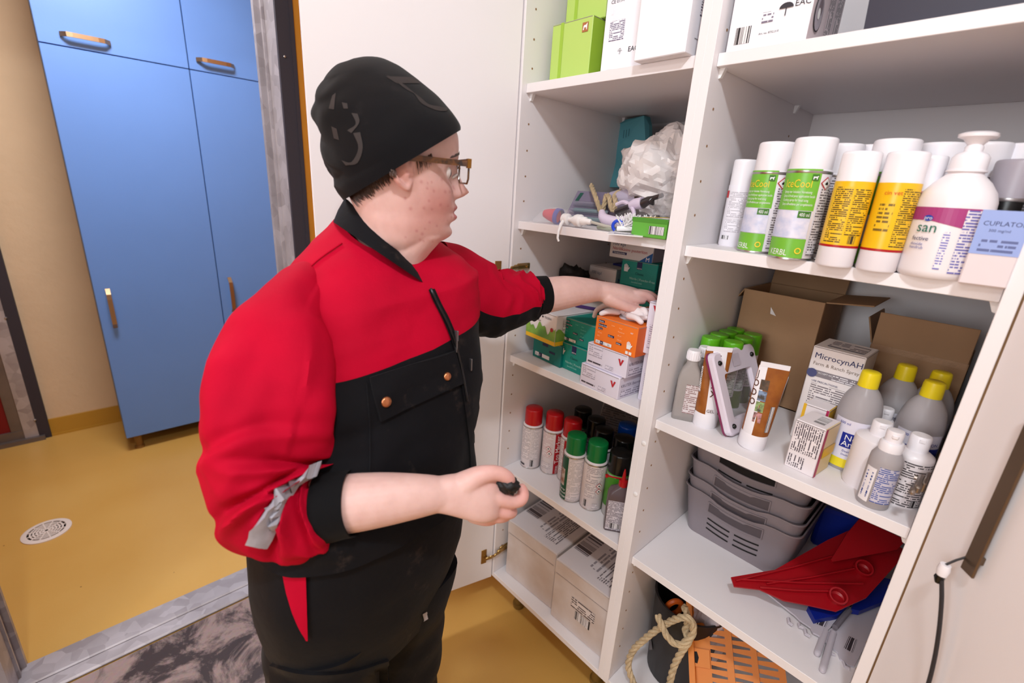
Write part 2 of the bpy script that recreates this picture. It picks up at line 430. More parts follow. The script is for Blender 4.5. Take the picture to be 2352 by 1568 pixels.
# blue tall cabinets along the far wall
M_BLUE = mat('blue_laminate', (100, 140, 208), .42, bump=.05, bscale=120, var=.04, vscale=3)
M_BLUE_E = mat('blue_cabinet_body', (92, 120, 168), .5)
M_BRASS = mat('brushed_nickel_handle', (168, 136, 104), .32, .85)
M_LEGM = mat('brown_plastic_leg', (128, 92, 44), .4)
BY = (-.872, -.3475, .177)
ZS = 1.937; ZB = .088; ZT = 2.42
def bow_handle(mb, c, L, axis):
    """flat bow handle standing off an x-facing door"""
    x, y, z = c
    n = 9
    R = []
    for i in range(n):
        t = -1 + 2 * i / (n - 1); s_ = t * L / 2
        h = .028 * (1 - abs(t) ** 6) ** .5 + .004
        for_ = []
        for q, e in ((-1, 0), (1, 0), (1, .005), (-1, .005)):
            wv = q * .009
            for_.append((x + h + e, y + (wv if axis == 'z' else s_), z + (s_ if axis == 'z' else wv)))
        R.append(for_)
    mb.rings(R, 0, True, True, True, False)
for k in range(2):
    y0, y1 = BY[k], BY[k + 1]
    lab = ['blue laminate tall cabinet whose left edge meets the cream wall', 'blue laminate tall cabinet beside the steel door jamb'][k]
    t = thing('tall_cabinet', lab, 'cabinet', (-2.0, (y0 + y1) / 2, 0), 0, 'blue cabinets in the far room')
    hw = (y1 - y0) / 2
    m = MB(); m.box((-.226, 0, (ZB + ZT) / 2 + .002), (.415, 2 * hw - .002, ZT - ZB)); m.obj('body', M_BLUE_E, t)
    for z0, z1 in ((ZB, ZS - .002), (ZS + .002, ZT)):
        m = MB(); m.bbox((-.009, 0, (z0 + z1) / 2), (.018, 2 * hw - .004, z1 - z0), .0015)
        d = m.obj('door', M_BLUE, t)
        m = MB()
        if z0 < 1:
            hy = -hw + .052; bow_handle(m, (0, hy, (.80, .815)[k]), .20, 'z')
        else:
            bow_handle(m, (0, -hw + (.155, .115)[k], ZS + (.044, .048)[k]), .165, 'y')
        m.obj('handle', M_BRASS, d)
    for yy in (-hw + .05, hw - .05):
        m = MB(); m.lathe([(.018, ZB), (.016, .015), (.022, .012), (.022, 0)], 14, c=(-.045, yy, 0)); m.obj('leg', M_LEGM, t)
# floor drain
t = thing('floor_drain', 'round white slotted drain grate set in the yellow floor', 'drain', (-1.478, -1.187, 0))
m = MB(); m.lathe([(.078, .0), (.078, .004), (.072, .006), (.060, .006), (.060, .0)], 40, capa=False, capb=False); m.obj('rim', mat('drain_white', (226, 212, 204), .45), t)
m = MB(); m.lathe([(.060, .001), (.0001, .001)], 32); m.obj('sump', mat('drain_hole', (60, 48, 42), .9), t)
m = MB()
for r in (.050, .040, .030, .020, .010): m.lathe([(r + .0028, .001), (r + .0028, .0055), (r - .0028, .0055), (r - .0028, .001)], 40, capa=False, capb=False)
for a in range(6): m.box((0, 0, .0035), (.12, .004, .005), M=Matrix.Rotation(a * PI / 6 + .2, 4, 'Z'))
m.obj('grate', MATS['drain_white'], t)
# ceiling housings (out of the frame): bounced-flash stand-in, added corridor fill, back room lamp
for nm, loc, r, lab in (('ceiling_light', (1.18, -1.12, H_CEIL), .15, 'round white ceiling disc standing in for the bounced flash'),
                        ('ceiling_light', (.6, -2.4, H_CEIL), .5, 'wide white ceiling fixture added as fill over the corridor'),
                        ('ceiling_light', (-1.25, -.75, H_CEIL), .26, 'round white ceiling lamp in the blue cabinet room')):
    t = thing(nm, lab, 'lamp', loc, 0, 'ceiling lamps')
    m = MB(); m.lathe([(r, 0), (r, -.03), (r * .97, -.06), (r * .9, -.068), (.001, -.07)], 32); m.obj('housing', mat('lamp_white', (240, 238, 232), .5), t)

t = thing('wall_fill_box', 'long white box added behind the camera for frontal fill', 'lamp', (.7, -3.40, 1.75))  # unseen housing made up to carry the frontal fill
m = MB(); m.bbox((0, .05, 0), (1.24, .10, .16), .02); m.obj('housing', MATS['lamp_white'], t)
# ================================================================== WHITE CABINETS
M_WHITE = mat('white_melamine', (236, 229, 230), .42, spec=.4)
M_WEDGE = mat('white_edge_banding', (235, 229, 227), .4)
M_HOLE = mat('drilled_hole', (150, 112, 80), .9)
M_PIN = mat('white_plastic_pin', (238, 234, 234), .35)
M_HINGE = mat('nickel_hinge', (172, 140, 86), .3, .9)
WU, TP = .464, .0354
XR0 = WU + TP; XR1 = XR0 + WU
DEP = .594; SY = .017; TH = .0213
BT = .1734; TOPZ = 2.36
L_T = [1.7078 + TH, 1.3677 + TH, .9723 + TH, .6003]     # shelf tops, left unit
R_T = [1.7044 + TH, 1.3608 + TH, .9652 + TH, .5953]
def panel(t, x0, x1, name='side_panel'):
    m = MB(); m.bbox(((x0 + x1) / 2, DEP / 2, (BT - .018 + TOPZ) / 2), (x1 - x0, DEP, TOPZ - BT + .018), .0008)
    return m.obj(name, M_WHITE, t)
def holes(p, x, sx, tops, zr=(.22, 2.2), caps=False):
    m = MB()
    z = 1.8955
    zs = [1.8955 - .0648 * k for k in range(-4, 28)]
    for z in zs:
        if z < zr[0] or z > zr[1] or any(-.03 < z - tz < .012 for tz in tops): continue
        for y in (.033, .45):
            m.lathe([(.0026, 0), (.0026, .0006)], 8, M=Matrix.Translation((x, y, z)) @ Matrix.Rotation(sx * PI / 2, 4, 'Y'))
    m.obj('pin_holes', M_HOLE, p)['kind'] = 'stuff'
def shelf(t, x0, x1, zt, pins=True):
    m = MB(); m.bbox(((x0 + x1) / 2, (SY + DEP - .004) / 2, zt - TH / 2), (x1 - x0 - .001, DEP - .004 - SY, TH), .0007)
    s = m.obj('shelf', M_WHITE, t)
    if pins:
        for xx, sg in ((x0, 1), (x1, -1)):
            for y in (.036, .45):
                m = MB(); z = zt - TH
                P = [(xx, y - .005, z), (xx + sg * .011, y - .005, z), (xx, y - .004, z - .017), (xx, y + .005, z), (xx + sg * .011, y + .005, z), (xx, y + .004, z - .017), (xx + sg * .004, y - .004, z - .016), (xx + sg * .004, y + .004, z - .016)]
                m.v += P
                for f in ((0, 1, 6, 2), (3, 5, 7, 4), (1, 4, 7, 6), (0, 3, 4, 1), (2, 6, 7, 5)): m.face(f)
                m.obj('shelf_pin', M_PIN, s)
    return s
def hinge(parent, x, sx, z, ang, arm=True):
    """concealed hinge on the inner face of a side panel; parts are children of the door/panel"""
    m = MB()
    m.bbox((x + sx * .004, .045, z), (.006, .05, .018), .002)
    m.bbox((x + sx * .010, .030, z), (.010, .055, .014), .003)
    m.bbox((x + sx * .014, .000, z), (.008, .030, .010), .003)
    m.lathe([(.004, 0), (.004, .004)], 8, M=Matrix.Translation((x + sx * .015, .05, z)) @ Matrix.Rotation(sx * PI / 2, 4, 'Y'))
    return m.obj('hinge_arm', M_HINGE if sx > 0 else mat('steel_hinge', (150, 138, 130), .3, .9), parent)
# ---- left unit
cl = thing('storage_cabinet', 'open white storage cabinet with glove boxes and spray cans behind the person', 'cabinet', (0, 0, 0), 0, 'white storage cabinets')
pl = panel(cl, -.018, 0); holes(pl, .0001, 1, L_T)
pr_ = panel(cl, WU, WU + TP / 2); holes(pr_, WU - .0001, -1, L_T)
m = MB(); m.box((WU / 2, DEP + .003, (BT + TOPZ) / 2), (WU + .03, .006, TOPZ - BT)); m.obj('back_panel', M_WHITE, cl)
m = MB(); m.bbox((WU / 2, DEP / 2, BT - .009), (WU - .0005, DEP, .018), .0008); m.obj('bottom_panel', M_WHITE, cl)
m = MB(); m.bbox((WU / 2, DEP / 2, TOPZ), (WU, DEP, .018), .0008); m.obj('top_panel', M_WHITE, cl)
for z in L_T: shelf(cl, 0, WU, z)
M_LEGC = mat('brown_cabinet_leg', (120, 92, 40), .45)
def leg(t, x, y):
    m = MB(); m.lathe([(.016, BT - .018), (.016, .02), (.021, .018), (.021, .008), (.019, .008), (.019, 0)], 16, c=(x, y, 0)); m.obj('leg', M_LEGC, t)
for x, y in ((.05, .09), (.415, .085), (.05, .5), (.415, .5)): leg(cl, x, y)
# its door, swung open past ninety degrees
DA = math.radians(104.8)
DL = .503
M_D = Matrix.Translation((-.006, -.004, 0)) @ Matrix.Rotation(-DA, 4, 'Z')   # local +x runs along the door from the hinge; +y is the inner face
# closed door would run +x; swing it clockwise seen from above
m = MB(); m.bbox((DL / 2, -.009, (.153 + 2.36) / 2), (DL, .018, 2.36 - .153), .001, M=M_D)
dr = m.obj('door', M_WHITE, cl)
for z in (.255, 1.25, 2.2):
    m = MB(); m.bbox((.034, .001, z), (.020, .002, .058), .0008, M=M_D)
    m.lathe([(.0075, .0), (.0075, .003)], 12, M=M_D @ Matrix.Translation((.030, .0012, z)) @ Matrix.Rotation(-PI / 2, 4, 'X'))
    m.bbox((.018, .010, z - .004), (.026, .006, .012), .002, M=M_D @ Matrix.Translation((0, .0, 0)))
    m.bbox((.008, .016, z + .004), (.024, .004, .012), .002, M=M_D)
    m.obj('hinge_cup', M_HINGE, dr)
    hinge(pl, 0, 1, z + .012, 0)
# ---- right unit
crr = thing('storage_cabinet', 'open white storage cabinet with bottles, grey baskets and brown boxes on its shelves', 'cabinet', (0, 0, 0), 0, 'white storage cabinets')
pl2 = panel(crr, WU + TP / 2, XR0); holes(pl2, XR0 + .0001, 1, R_T)
for zz in (.905, .765):
    m = MB(); m.lathe([(.0058, 0), (.0058, .0012), (.004, .0022), (.0001, .0022)], 16, M=Matrix.Translation((WU + TP * .70, 0, zz + .02)) @ Matrix.Rotation(PI / 2, 4, 'X')); m.obj('screw_cap', M_PIN, pl2)
pr2 = panel(crr, XR1, XR1 + .018); holes(pr2, XR1 - .0001, -1, R_T)
m = MB(); m.box(((XR0 + XR1) / 2, DEP + .003, (BT + TOPZ) / 2), (WU + .02, .006, TOPZ - BT)); m.obj('back_panel', M_WHITE, crr)
m = MB(); m.bbox(((XR0 + XR1) / 2, DEP / 2, BT - .009), (WU - .0005, DEP, .018), .0008); m.obj('bottom_panel', M_WHITE, crr)
m = MB(); m.bbox(((XR0 + XR1) / 2, DEP / 2, TOPZ), (WU, DEP, .018), .0008); m.obj('top_panel', M_WHITE, crr)
for z in R_T: shelf(crr, XR0, XR1, z)
for x, y in ((.55, .06), (.91, .06), (.55, .5), (.91, .5)): leg(crr, x, y)
for z in (1.06, 1.95): hinge(pr2, XR1, -1, z, 0)
# its door, opened wide to the right
TR = math.radians(RDOOR if 'RDOOR' in globals() else 38)
M_R = Matrix.Translation((XR1 + .0200, -.001, 0)) @ Matrix.Rotation(-PI / 2 + TR, 4, 'Z')
m = MB(); m.bbox((.248, .009, (.153 + 2.36) / 2), (.496, .018, 2.36 - .153), .001, M=M_R)
dr2 = m.obj('door', M_WHITE, crr)
# ================================================================== CONTENTS: generators
TW = lambda ink, bg, p=.0032: mat_text('print_%d_%d_%d_on_%d_%d_%d_%d' % (*ink, *bg, int(p * 1e5)), ink, bg, p)
M_BAR = mat_bars()
M_BARF = mat_bars('fine_barcode_print', unit=.0005)
M_PAPER = mat('white_carton_board', (238, 232, 234), .5)
M_PAPER2 = mat('off_white_carton_board', (228, 220, 218), .6)
M_INK = mat('dark_grey_ink', (48, 44, 52), .6)
M_NAVY = mat('navy_ink', (36, 40, 92), .6)
M_WINK = mat('white_ink', (240, 238, 238), .5)
M_CAPW = mat('white_plastic_cap', (240, 234, 238), .35)
M_TIN = mat('tinplate', (190, 186, 186), .28, .95)
def face_frame(sz, f):
    """(origin, right, up, w, h) of a carton face in local coordinates; base centre is the origin"""
    a, b, h = sz[0] / 2, sz[1] / 2, sz[2]
    return {'F': (Vector((-a, -b, 0)), Vector((1, 0, 0)), Vector((0, 0, 1)), sz[0], h, Vector((0, -1, 0))),
            'R': (Vector((a, -b, 0)), Vector((0, 1, 0)), Vector((0, 0, 1)), sz[1], h, Vector((1, 0, 0))),
            'L': (Vector((-a, b, 0)), Vector((0, -1, 0)), Vector((0, 0, 1)), sz[1], h, Vector((-1, 0, 0))),
            'T': (Vector((-a, -b, h)), Vector((1, 0, 0)), Vector((0, 1, 0)), sz[0], sz[1], Vector((0, 0, 1))),
            'D': (Vector((-a, b, 0)), Vector((1, 0, 0)), Vector((0, -1, 0)), sz[0], sz[1], Vector((0, 0, -1)))}[f]
def carton(name, label, cat, loc, sz, rz=0.0, m=None, faces=None, prints=(), group=None, rot=None, flap=True, r=.0015):
    """faces {'F':material}; prints: ('face', x0, y0, x1, y1, material, part_name) in fractions of the face,
    or ('face', x, y, size, text, material[, align[, turn]])"""
    t = thing(name, label, cat, loc, rz, group, rot)
    mats = [m]; fm = {}
    for k, mm in (faces or {}).items():
        if mm not in mats: mats.append(mm)
        fm[k] = mats.index(mm)
    b = MB(); b.bbox((0, 0, sz[2] / 2), sz, r, 0, None, fm); b.obj('carton_body', mats, t)
    if flap:
        b = MB(); e = .0006
        b.box((0, -sz[1] / 2 - e * .4, sz[2] - .0022 - .0001), (sz[0] * .96, e, .0012)); b.box((sz[0] / 2 + e * .4, 0, sz[2] - .0022), (e, sz[1] * .96, .0012))
        b.obj('flap_seam', mat('carton_seam_grey', (150, 138, 136), .9), t)  # thin grey line along the flap joints
    k = 0
    for p in prints:
        O, X, Y, w_, h_, n = face_frame(sz, p[0])
        k += 1; off = .0005 + .00008 * k
        if isinstance(p[4], str):
            x, y, size, s, mm = p[1:6]; al = p[6] if len(p) > 6 else 'L'; turn = p[7] if len(p) > 7 else 0
            ca, sa = math.cos(turn), math.sin(turn)
            pl_ = lambda a, b_, O=O, X=X, Y=Y, n=n, x=x, y=y, w_=w_, h_=h_: O + X * (x * w_ + a * ca - b_ * sa) + Y * (y * h_ + a * sa + b_ * ca) + n * off
            mb = MB(); put_text(mb, s, size, pl_, 0, al); mb.obj('lettering', mm, t)
        else:
            x0, y0, x1, y1, mm = p[1:6]
            b = MB(); W_, H_ = (x1 - x0) * w_, (y1 - y0) * h_
            q = [O + X * (x0 * w_) + Y * (y0 * h_), O + X * (x1 * w_) + Y * (y0 * h_), O + X * (x1 * w_) + Y * (y1 * h_), O + X * (x0 * w_) + Y * (y1 * h_)]
            turn = len(p) > 7 and p[7]
            uv = [(0, 0), (W_, 0), (W_, H_), (0, H_)] if not turn else [(0, W_), (0, 0), (H_, 0), (H_, W_)]
            b.quad([v + n * off for v in q], 0, uv); b.obj(p[6] if len(p) > 6 else 'printed_panel', mm, t)
    return t
def box_front(u0, v0, u1, v1, z):
    """front lower corners of a carton from two image points on the shelf at height z -> (mid point, width, rz)"""
    a, b = ON(u0, v0, z=z), ON(u1, v1, z=z); d = b - a
    return (a + b) / 2, d.length, math.atan2(d.y, d.x)
def base_from_front(mid, depth, rz):
    return mid + Vector((-math.sin(rz), math.cos(rz), 0)) * depth / 2
def spray_can(name, label, loc, r, h, cap_h, body, capm, rz=0.0, labels=(), texts=(), group=None, cap_r=.86, dome=True, stepped=True, cat='spray can', detail=True):
    """tin aerosol can; labels (a0, a1, z0, z1, material) with angle 0 toward -y; texts (angle, z, size, string, material)"""
    t = thing(name, label, cat, loc, rz, group)
    hb = h - cap_h
    m = MB()
    if stepped: m.lathe([(r * .93, 0), (r, .003), (r, hb - .010), (r * .985, hb - .005), (r * .90, hb - .001), (r * .8, hb)], 28)
    else: m.lathe([(r * .93, 0), (r, .003), (r, hb)], 28)
    m.obj('can_body', body, t)
    if stepped and detail:
        m = MB(); m.lathe([(r * 1.0, .0005), (r * 1.018, .001), (r * 1.018, .0035), (r, .0045)], 28, capa=False, capb=False); m.obj('rim', M_TIN, t); m = MB()
        m.lathe([(r, hb - .0105), (r * 1.018, hb - .0095), (r * 1.018, hb - .0062), (r * .97, hb - .005)], 28, capa=False, capb=False); m.obj('rim', M_TIN, t)
    rc = r * cap_r
    m = MB(); e = .0035
    m.lathe([(rc, hb - .006), (rc * .985, h - e * 1.4), (rc * .96, h - e * .4), (rc * .9, h), (.0001, h + (.0012 if dome else 0))], 28)
    m.obj('cap', capm, t)
    for i, (a0, a1, z0, z1, mm) in enumerate(labels):
        m = MB(); m.arc(r + .0003 + .0002 * i, a0 - PI / 2, a1 - PI / 2, z0, z1, max(3, int((a1 - a0) / .16))); m.obj('printed_label', mm, t)
    for (a, z, size, s, mm, *wd) in texts:
        mb = MB(); rr = r + .0012
        put_text(mb, s, size, lambda x, y, a=a, z=z: (rr * math.cos(a - PI / 2 + x / rr), rr * math.sin(a - PI / 2 + x / rr), z + y), 0, 'L', 0.0, wd[0] if wd else None); mb.obj('lettering', mm, t)
    return t
def diamond(t, r, a, z, s, name='hazard_diamond'):
    """red-framed white hazard diamond with a flame blob on a cylinder"""
    f = lambda x, y, k: ((r + k) * math.cos(a - PI / 2 + x / r), (r + k) * math.sin(a - PI / 2 + x / r), z + y)
    m = MB()
    m.quad([f(0, -s, .0014), f(s, 0, .0014), f(0, s, .0014), f(-s, 0, .0014)], 0)
    q = s * .80; m.quad([f(0, -q, .0017), f(q, 0, .0017), f(0, q, .0017), f(-q, 0, .0017)], 1)
    fl = [(-.32, -.28), (.3, -.28), (.34, 0), (.2, .16), (.2, .42), (.0, .18), (-.12, .40), (-.2, .1), (-.36, .05)]
    m.quad([f(x * s * .8, y * s * .8, .0020) for x, y in fl], 2)
    m.obj(name, [mat('hazard_red', (190, 40, 48), .5), M_WINK, mat('black_ink', (22, 20, 22), .6)], t)
def rope(name, label, pts, r, material, group=None, k=10, strands=3, pitch=.9, cat='rope'):
    """twisted three-strand rope along a spline"""
    P = [Vector(p) for p in cr_spline(pts, k)]
    # resample
    L = [0]
    for i in range(1, len(P)): L.append(L[-1] + (P[i] - P[i - 1]).length)
    n = max(12, int(L[-1] / (r * .55)))
    xs = np.linspace(0, L[-1], n); A = np.array([tuple(p) for p in P])
    Q = [Vector((np.interp(x, L, A[:, 0]), np.interp(x, L, A[:, 1]), np.interp(x, L, A[:, 2]))) for x in xs]
    m = MB()
    up = Vector((0, 0, 1)); t = (Q[1] - Q[0]).normalized(); nr = (up - t * up.dot(t)).normalized() if abs(t.z) < .95 else Vector((1, 0, 0))
    fr_ = []
    for i, q in enumerate(Q):
        t = (Q[min(i + 1, n - 1)] - Q[max(i - 1, 0)]).normalized(); nr = (nr - t * nr.dot(t)).normalized(); fr_.append((q, nr.copy(), t.cross(nr)))
    for s_ in range(strands):
        pts2 = []
        for i, (q, a, b) in enumerate(fr_):
            an = 2 * PI * s_ / strands + xs[i] / (r * 2 * PI * pitch) * 2 * PI * .8
            pts2.append(q + (a * math.cos(an) + b * math.sin(an)) * r * .5)
        m.tube(pts2, r * .56, 7)
    o = m.obj(name, material)
    return tag(o, label, cat, group)
M_ROPE = mat('natural_fibre_rope', (206, 182, 146), .85, var=.25, vscale=60, bump=.6, bscale=300)

# ================================================================== LEFT CABINET, top shelf
z = L_T[0]
M_LIME = mat('lime_green_board', (186, 214, 108), .35)
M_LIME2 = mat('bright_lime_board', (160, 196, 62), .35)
def lime(label, loc, sz, rz=0.0, horse=True):
    t = carton('lime_carton', label, 'box', loc, sz, rz, M_LIME, {'R': M_LIME2}, [('F', .22, .0, .30, 1, M_LIME2, 'stripe'), ('R', .72, .05, .95, .8, TW((190, 210, 130), (150, 190, 60), .004), 'printed_text')], 'lime cartons on the top shelf')
    if horse:
        m = MB(); b = .0012; x0 = sz[0] / 2 - .030; z0 = sz[2] - .032; y = -sz[1] / 2 - b
        m.bbox((x0 + .009, y + .0003, z0 + .010), (.018, .001, .020), .0004, 0)
        H = [(.003, .004), (.006, .004), (.007, .009), (.012, .009), (.013, .004), (.015, .004), (.0155, .012), (.016, .018), (.0135, .0165), (.012, .0145), (.006, .014), (.004, .012)]
        m.quad([(x0 + a, y - .0006, z0 + c) for a, c in H], 1)
        m.obj('animal_badge', [mat('brown_badge', (176, 108, 62), .5), M_WINK], t)
    return t
lime('lime green carton with a small brown animal badge, under another', (.086, .165, z), (.128, .18, .138))
lime('lime green carton stacked on top of another on the top shelf', (.098, .185, z + .1385), (.125, .16, .13), 0, False)
tM = TW((110, 100, 130), (243, 240, 246), .0035)
M_PAPERL = mat('cool_white_carton_board', (243, 240, 246), .45)
M_CABLE = mat('grey_ink', (80, 74, 84), .6)
carton('white_carton', 'white carton printed with dates beside the lime cartons', 'box', (.250, .15, z), (.130, .15, .30), .03, M_PAPERL, None,
       [('F', .12, .245, .42, .375, tM, 'printed_text'), ('F', .12, .055, .25, .085, M_PAPERL, 'icon'), ('F', .12, .42, .158, .06 + .39, M_PAPERL, 'icon'),
        ('F', .10, .49, .010, 'CE 0194', M_CABLE), ('F', .55, .155, .014, 'EAC', M_INK), ('F', .42, .78, .012, '02/2020', mat('pale_grey_ink', (150, 140, 150), .6)), ('F', .42, .70, .012, '05/2017', MATS['pale_grey_ink']),
        ('F', .06, .66, .36, .84, TW((170, 160, 180), (243, 240, 246), .006), 'printed_text'), ('F', .80, .40, .98, .49, M_BAR, 'barcode'), ('F', .34, .155, .012, '☂', M_INK)], 'white cartons on the top shelf')
carton('white_carton', 'blank white carton hanging over the front of the top shelf', 'box', (.392, .056, z + .0002), (.112, .13, .30), -.02, M_PAPERL, None,
       [('R', .25, .22, .80, .86, TW((90, 80, 100), (236, 230, 236), .0042), 'printed_text'), ('R', .2, .09, .0055, 'www.3M.fi/safety', M_INK)], 'white cartons on the top shelf')
# ---- right cabinet, top shelf
z = R_T[0]
M_FACE = mat('drawn_grey', (120, 108, 116), .6)
t = carton('mask_carton', 'white respirator carton with pictogram ovals on its side, top shelf', 'box', (.574, .098, z), (.130, .15, .26), .0, M_PAPERL, {'R': mat('pale_pink_carton_board', (226, 208, 212), .5)},
       [('F', .10, .04, .30, .14, M_BAR, 'barcode'), ('F', .41, .075, .0045, 'Art. no. 8732.310', M_INK), ('F', .42, .30, .76, .56, TW((120, 110, 130), (243, 240, 246), .0042), 'printed_text'),
        ('F', .40, .60, .012, 'CE 0194', M_INK), ('F', .80, .20, .013, 'EAC', M_INK), ('F', .42, .14, .56, .20, TW((120, 110, 130), (243, 240, 246), .005), 'printed_text'),
        ('R', .48, .08, .66, .45, TW((90, 80, 90), (226, 208, 212), .0045), 'printed_text', True), ('R', .74, .08, .92, .45, TW((90, 80, 90), (226, 208, 212), .0045), 'printed_text', True)])
m = MB()
for zz in (.045, .105, .165):
    a = .065 + .0016
    m.quad([(a, -.045 + .019 * math.cos(q * PI / 10), zz + .027 * math.sin(q * PI / 10)) for q in range(20)], 0)
    m.quad([(a + .0004, -.045 + .017 * math.cos(q * PI / 10), zz + .025 * math.sin(q * PI / 10)) for q in range(20)], 1)
    m.quad([(a + .0008, -.043 + .009 * math.cos(q * PI / 8), zz + .008 + .012 * math.sin(q * PI / 8)) for q in range(16)], 2)
    m.quad([(a + .0012, -.048 + .006 * math.cos(q * PI / 8), zz - .002 + .008 * math.sin(q * PI / 8)) for q in range(16)], 3)
m.obj('pictogram', [M_INK, mat('pictogram_grey', (176, 166, 176), .6), M_FACE, M_WINK], t)
m = MB()
f0 = Vector((-.065 + .130 * .70, -.0768, .26 * .20))
m.quad([f0 + Vector((.011 * math.cos(q * PI / 8), 0, .008 * math.sin(q * PI / 8))) for q in range(9)], 0)
m.quad([f0 + Vector((-.0008, 0, 0)), f0 + Vector((.0008, 0, 0)), f0 + Vector((.0008, 0, -.011)), f0 + Vector((-.0008, 0, -.011))], 0)
m.obj('umbrella_symbol', M_INK, t)
t = thing('storage_bin', 'dark navy storage bin on the right cabinet top shelf', 'bin', (.832, .155, z))
M_NAVYB = mat('navy_plastic', (38, 34, 52), .45)
m = MB(); a, b, h = .13, .13, .26
m.rings([[(sx * (a - .012) , sy * (b - .012), 0) for sx, sy in ((-1, -1), (1, -1), (1, 1), (-1, 1))], [(sx * a, sy * b, h) for sx, sy in ((-1, -1), (1, -1), (1, 1), (-1, 1))], [(sx * (a - .003), sy * (b - .003), h) for sx, sy in ((-1, -1), (1, -1), (1, 1), (-1, 1))], [(sx * (a - .014), sy * (b - .014), .004) for sx, sy in ((-1, -1), (1, -1), (1, 1), (-1, 1))]], smooth=False)
m.obj('bin_body', M_NAVYB, t)
m = MB(); m.box((0, 0, h - .006), (2 * a + .012, 2 * b + .012, .012)); m.obj('bin_rim', M_NAVYB, t)
# ================================================================== LEFT CABINET, glove shelf
z = L_T[2]
M_TEAL = mat('teal_carton_board', (0, 142, 128), .45, var=.06, vscale=20)
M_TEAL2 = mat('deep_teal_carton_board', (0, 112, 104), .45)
M_ORG = mat('orange_carton_board', (242, 120, 36), .45)
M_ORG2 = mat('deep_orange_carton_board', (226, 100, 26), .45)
M_WLAV = mat('lavender_white_board', (228, 220, 234), .45)
def hand_mark(t, face, sz, x, y, s, mm):
    """small white hand pictogram on a carton face"""
    O, X, Y, w_, h_, n = face_frame(sz, face); m = MB()
    c = O + X * x * w_ + Y * y * h_ + n * .0026
    def pol(p): m.quad([c + X * a * s + Y * b * s for a, b in p], 0)
    pol([(-.32, -.5), (.28, -.5), (.34, .05), (-.36, .05)])
    for i, hh in enumerate((.38, .5, .46, .3)):
        x0 = -.36 + i * .175; pol([(x0, .05), (x0 + .14, .05), (x0 + .13, hh), (x0 + .07, hh + .06), (x0 + .01, hh)])
    pol([(.28, -.3), (.36, -.25), (.56, .08), (.46, .14), (.3, -.02)])
    m.obj('hand_symbol', mm, t)
def spec_face(f, ink, sz_key):
    """the specification side of a glove carton: dark tags, thin text, size row"""
    P = []
    tagm = mat('navy_tag', (34, 34, 74), .5)
    P += [(f, .08, .82, .22, .90, tagm, 'tag'), (f, .08, .69, .28, .77, tagm, 'tag'), (f, .08, .57, .19, .64, tagm, 'tag'), (f, .34, .415, .49, .49, tagm, 'tag'), (f, .55, .26, .68, .33, tagm, 'tag')]
    P += [(f, .09, .835, .0055, 'Nitrile', M_WINK), (f, .09, .705, .0050, 'Powder-Free', M_WINK), (f, .09, .58, .0048, '24 cm', M_WINK), (f, .35, .43, .0048, '150 pcs', M_WINK), (f, .56, .27, .0048, 'White', M_WINK)]
    pale = mat('pale_ink_' + sz_key, ink, .6)
    P += [(f, .40, .81, .0046, 'Latex', pale), (f, .58, .79, .0046, 'Vinyl', pale), (f, .57, .67, .0046, 'Powdered', pale), (f, .57, .54, .0046, '30 cm', pale), (f, .09, .45, .0044, '100 pcs', pale), (f, .57, .40, .0044, '200 pcs', pale), (f, .09, .33, .0044, 'Blue', pale)]
    P += [(f, .06, .08, .46, .19, mat('white_size_row', (236, 234, 236), .5), 'size_row'), (f, .17, .075, .25, .195, tagm, 'tag'),
          (f, .08, .10, .0065, 'XS', M_INK), (f, .19, .10, .0068, sz_key, M_WINK), (f, .27, .10, .0065, 'L', M_INK), (f, .36, .10, .0065, 'XL', M_INK)]
    return P
def classic_face(f, ink):
    P = [(f, .44, .68, .58, .97, mat('navy_logo_square', (22, 32, 84), .5), 'logo_square'), (f, .445, .70, .0052, 'ABENA', M_WINK), (f, .42, .47, .0105, 'Classic', mat('dark_teal_ink', (0, 60, 66), .6)),
         (f, .28, .26, .0098, 'Nitrile | Powder-Free', mat('mint_ink', (170, 222, 210), .6)), (f, .34, .14, .64, .20, TW((120, 190, 180), (0, 142, 128), .004), 'printed_text')]
    return P
# teal box under the green-yellow one
sz = (.122, .21, .066)
t = carton('glove_box', 'dark teal glove box under the white and green one', 'box', (.112, .170, z), sz, -.09, M_TEAL2, None, [('F', .10, .13, .62, .30, mat('white_size_row', (236, 234, 236), .5), 'size_row'), ('F', .24, .12, .36, .31, mat('navy_tag', (34, 34, 74), .5), 'tag'), ('F', .35, .70, .55, .84, mat('navy_tag', (34, 34, 74), .5), 'tag'), ('F', .6, .48, .8, .58, mat('navy_tag', (34, 34, 74), .5), 'tag'), ('F', .12, .16, .008, 'XS', M_INK), ('F', .27, .16, .008, 'S', M_WINK)], 'glove boxes on the middle shelf')
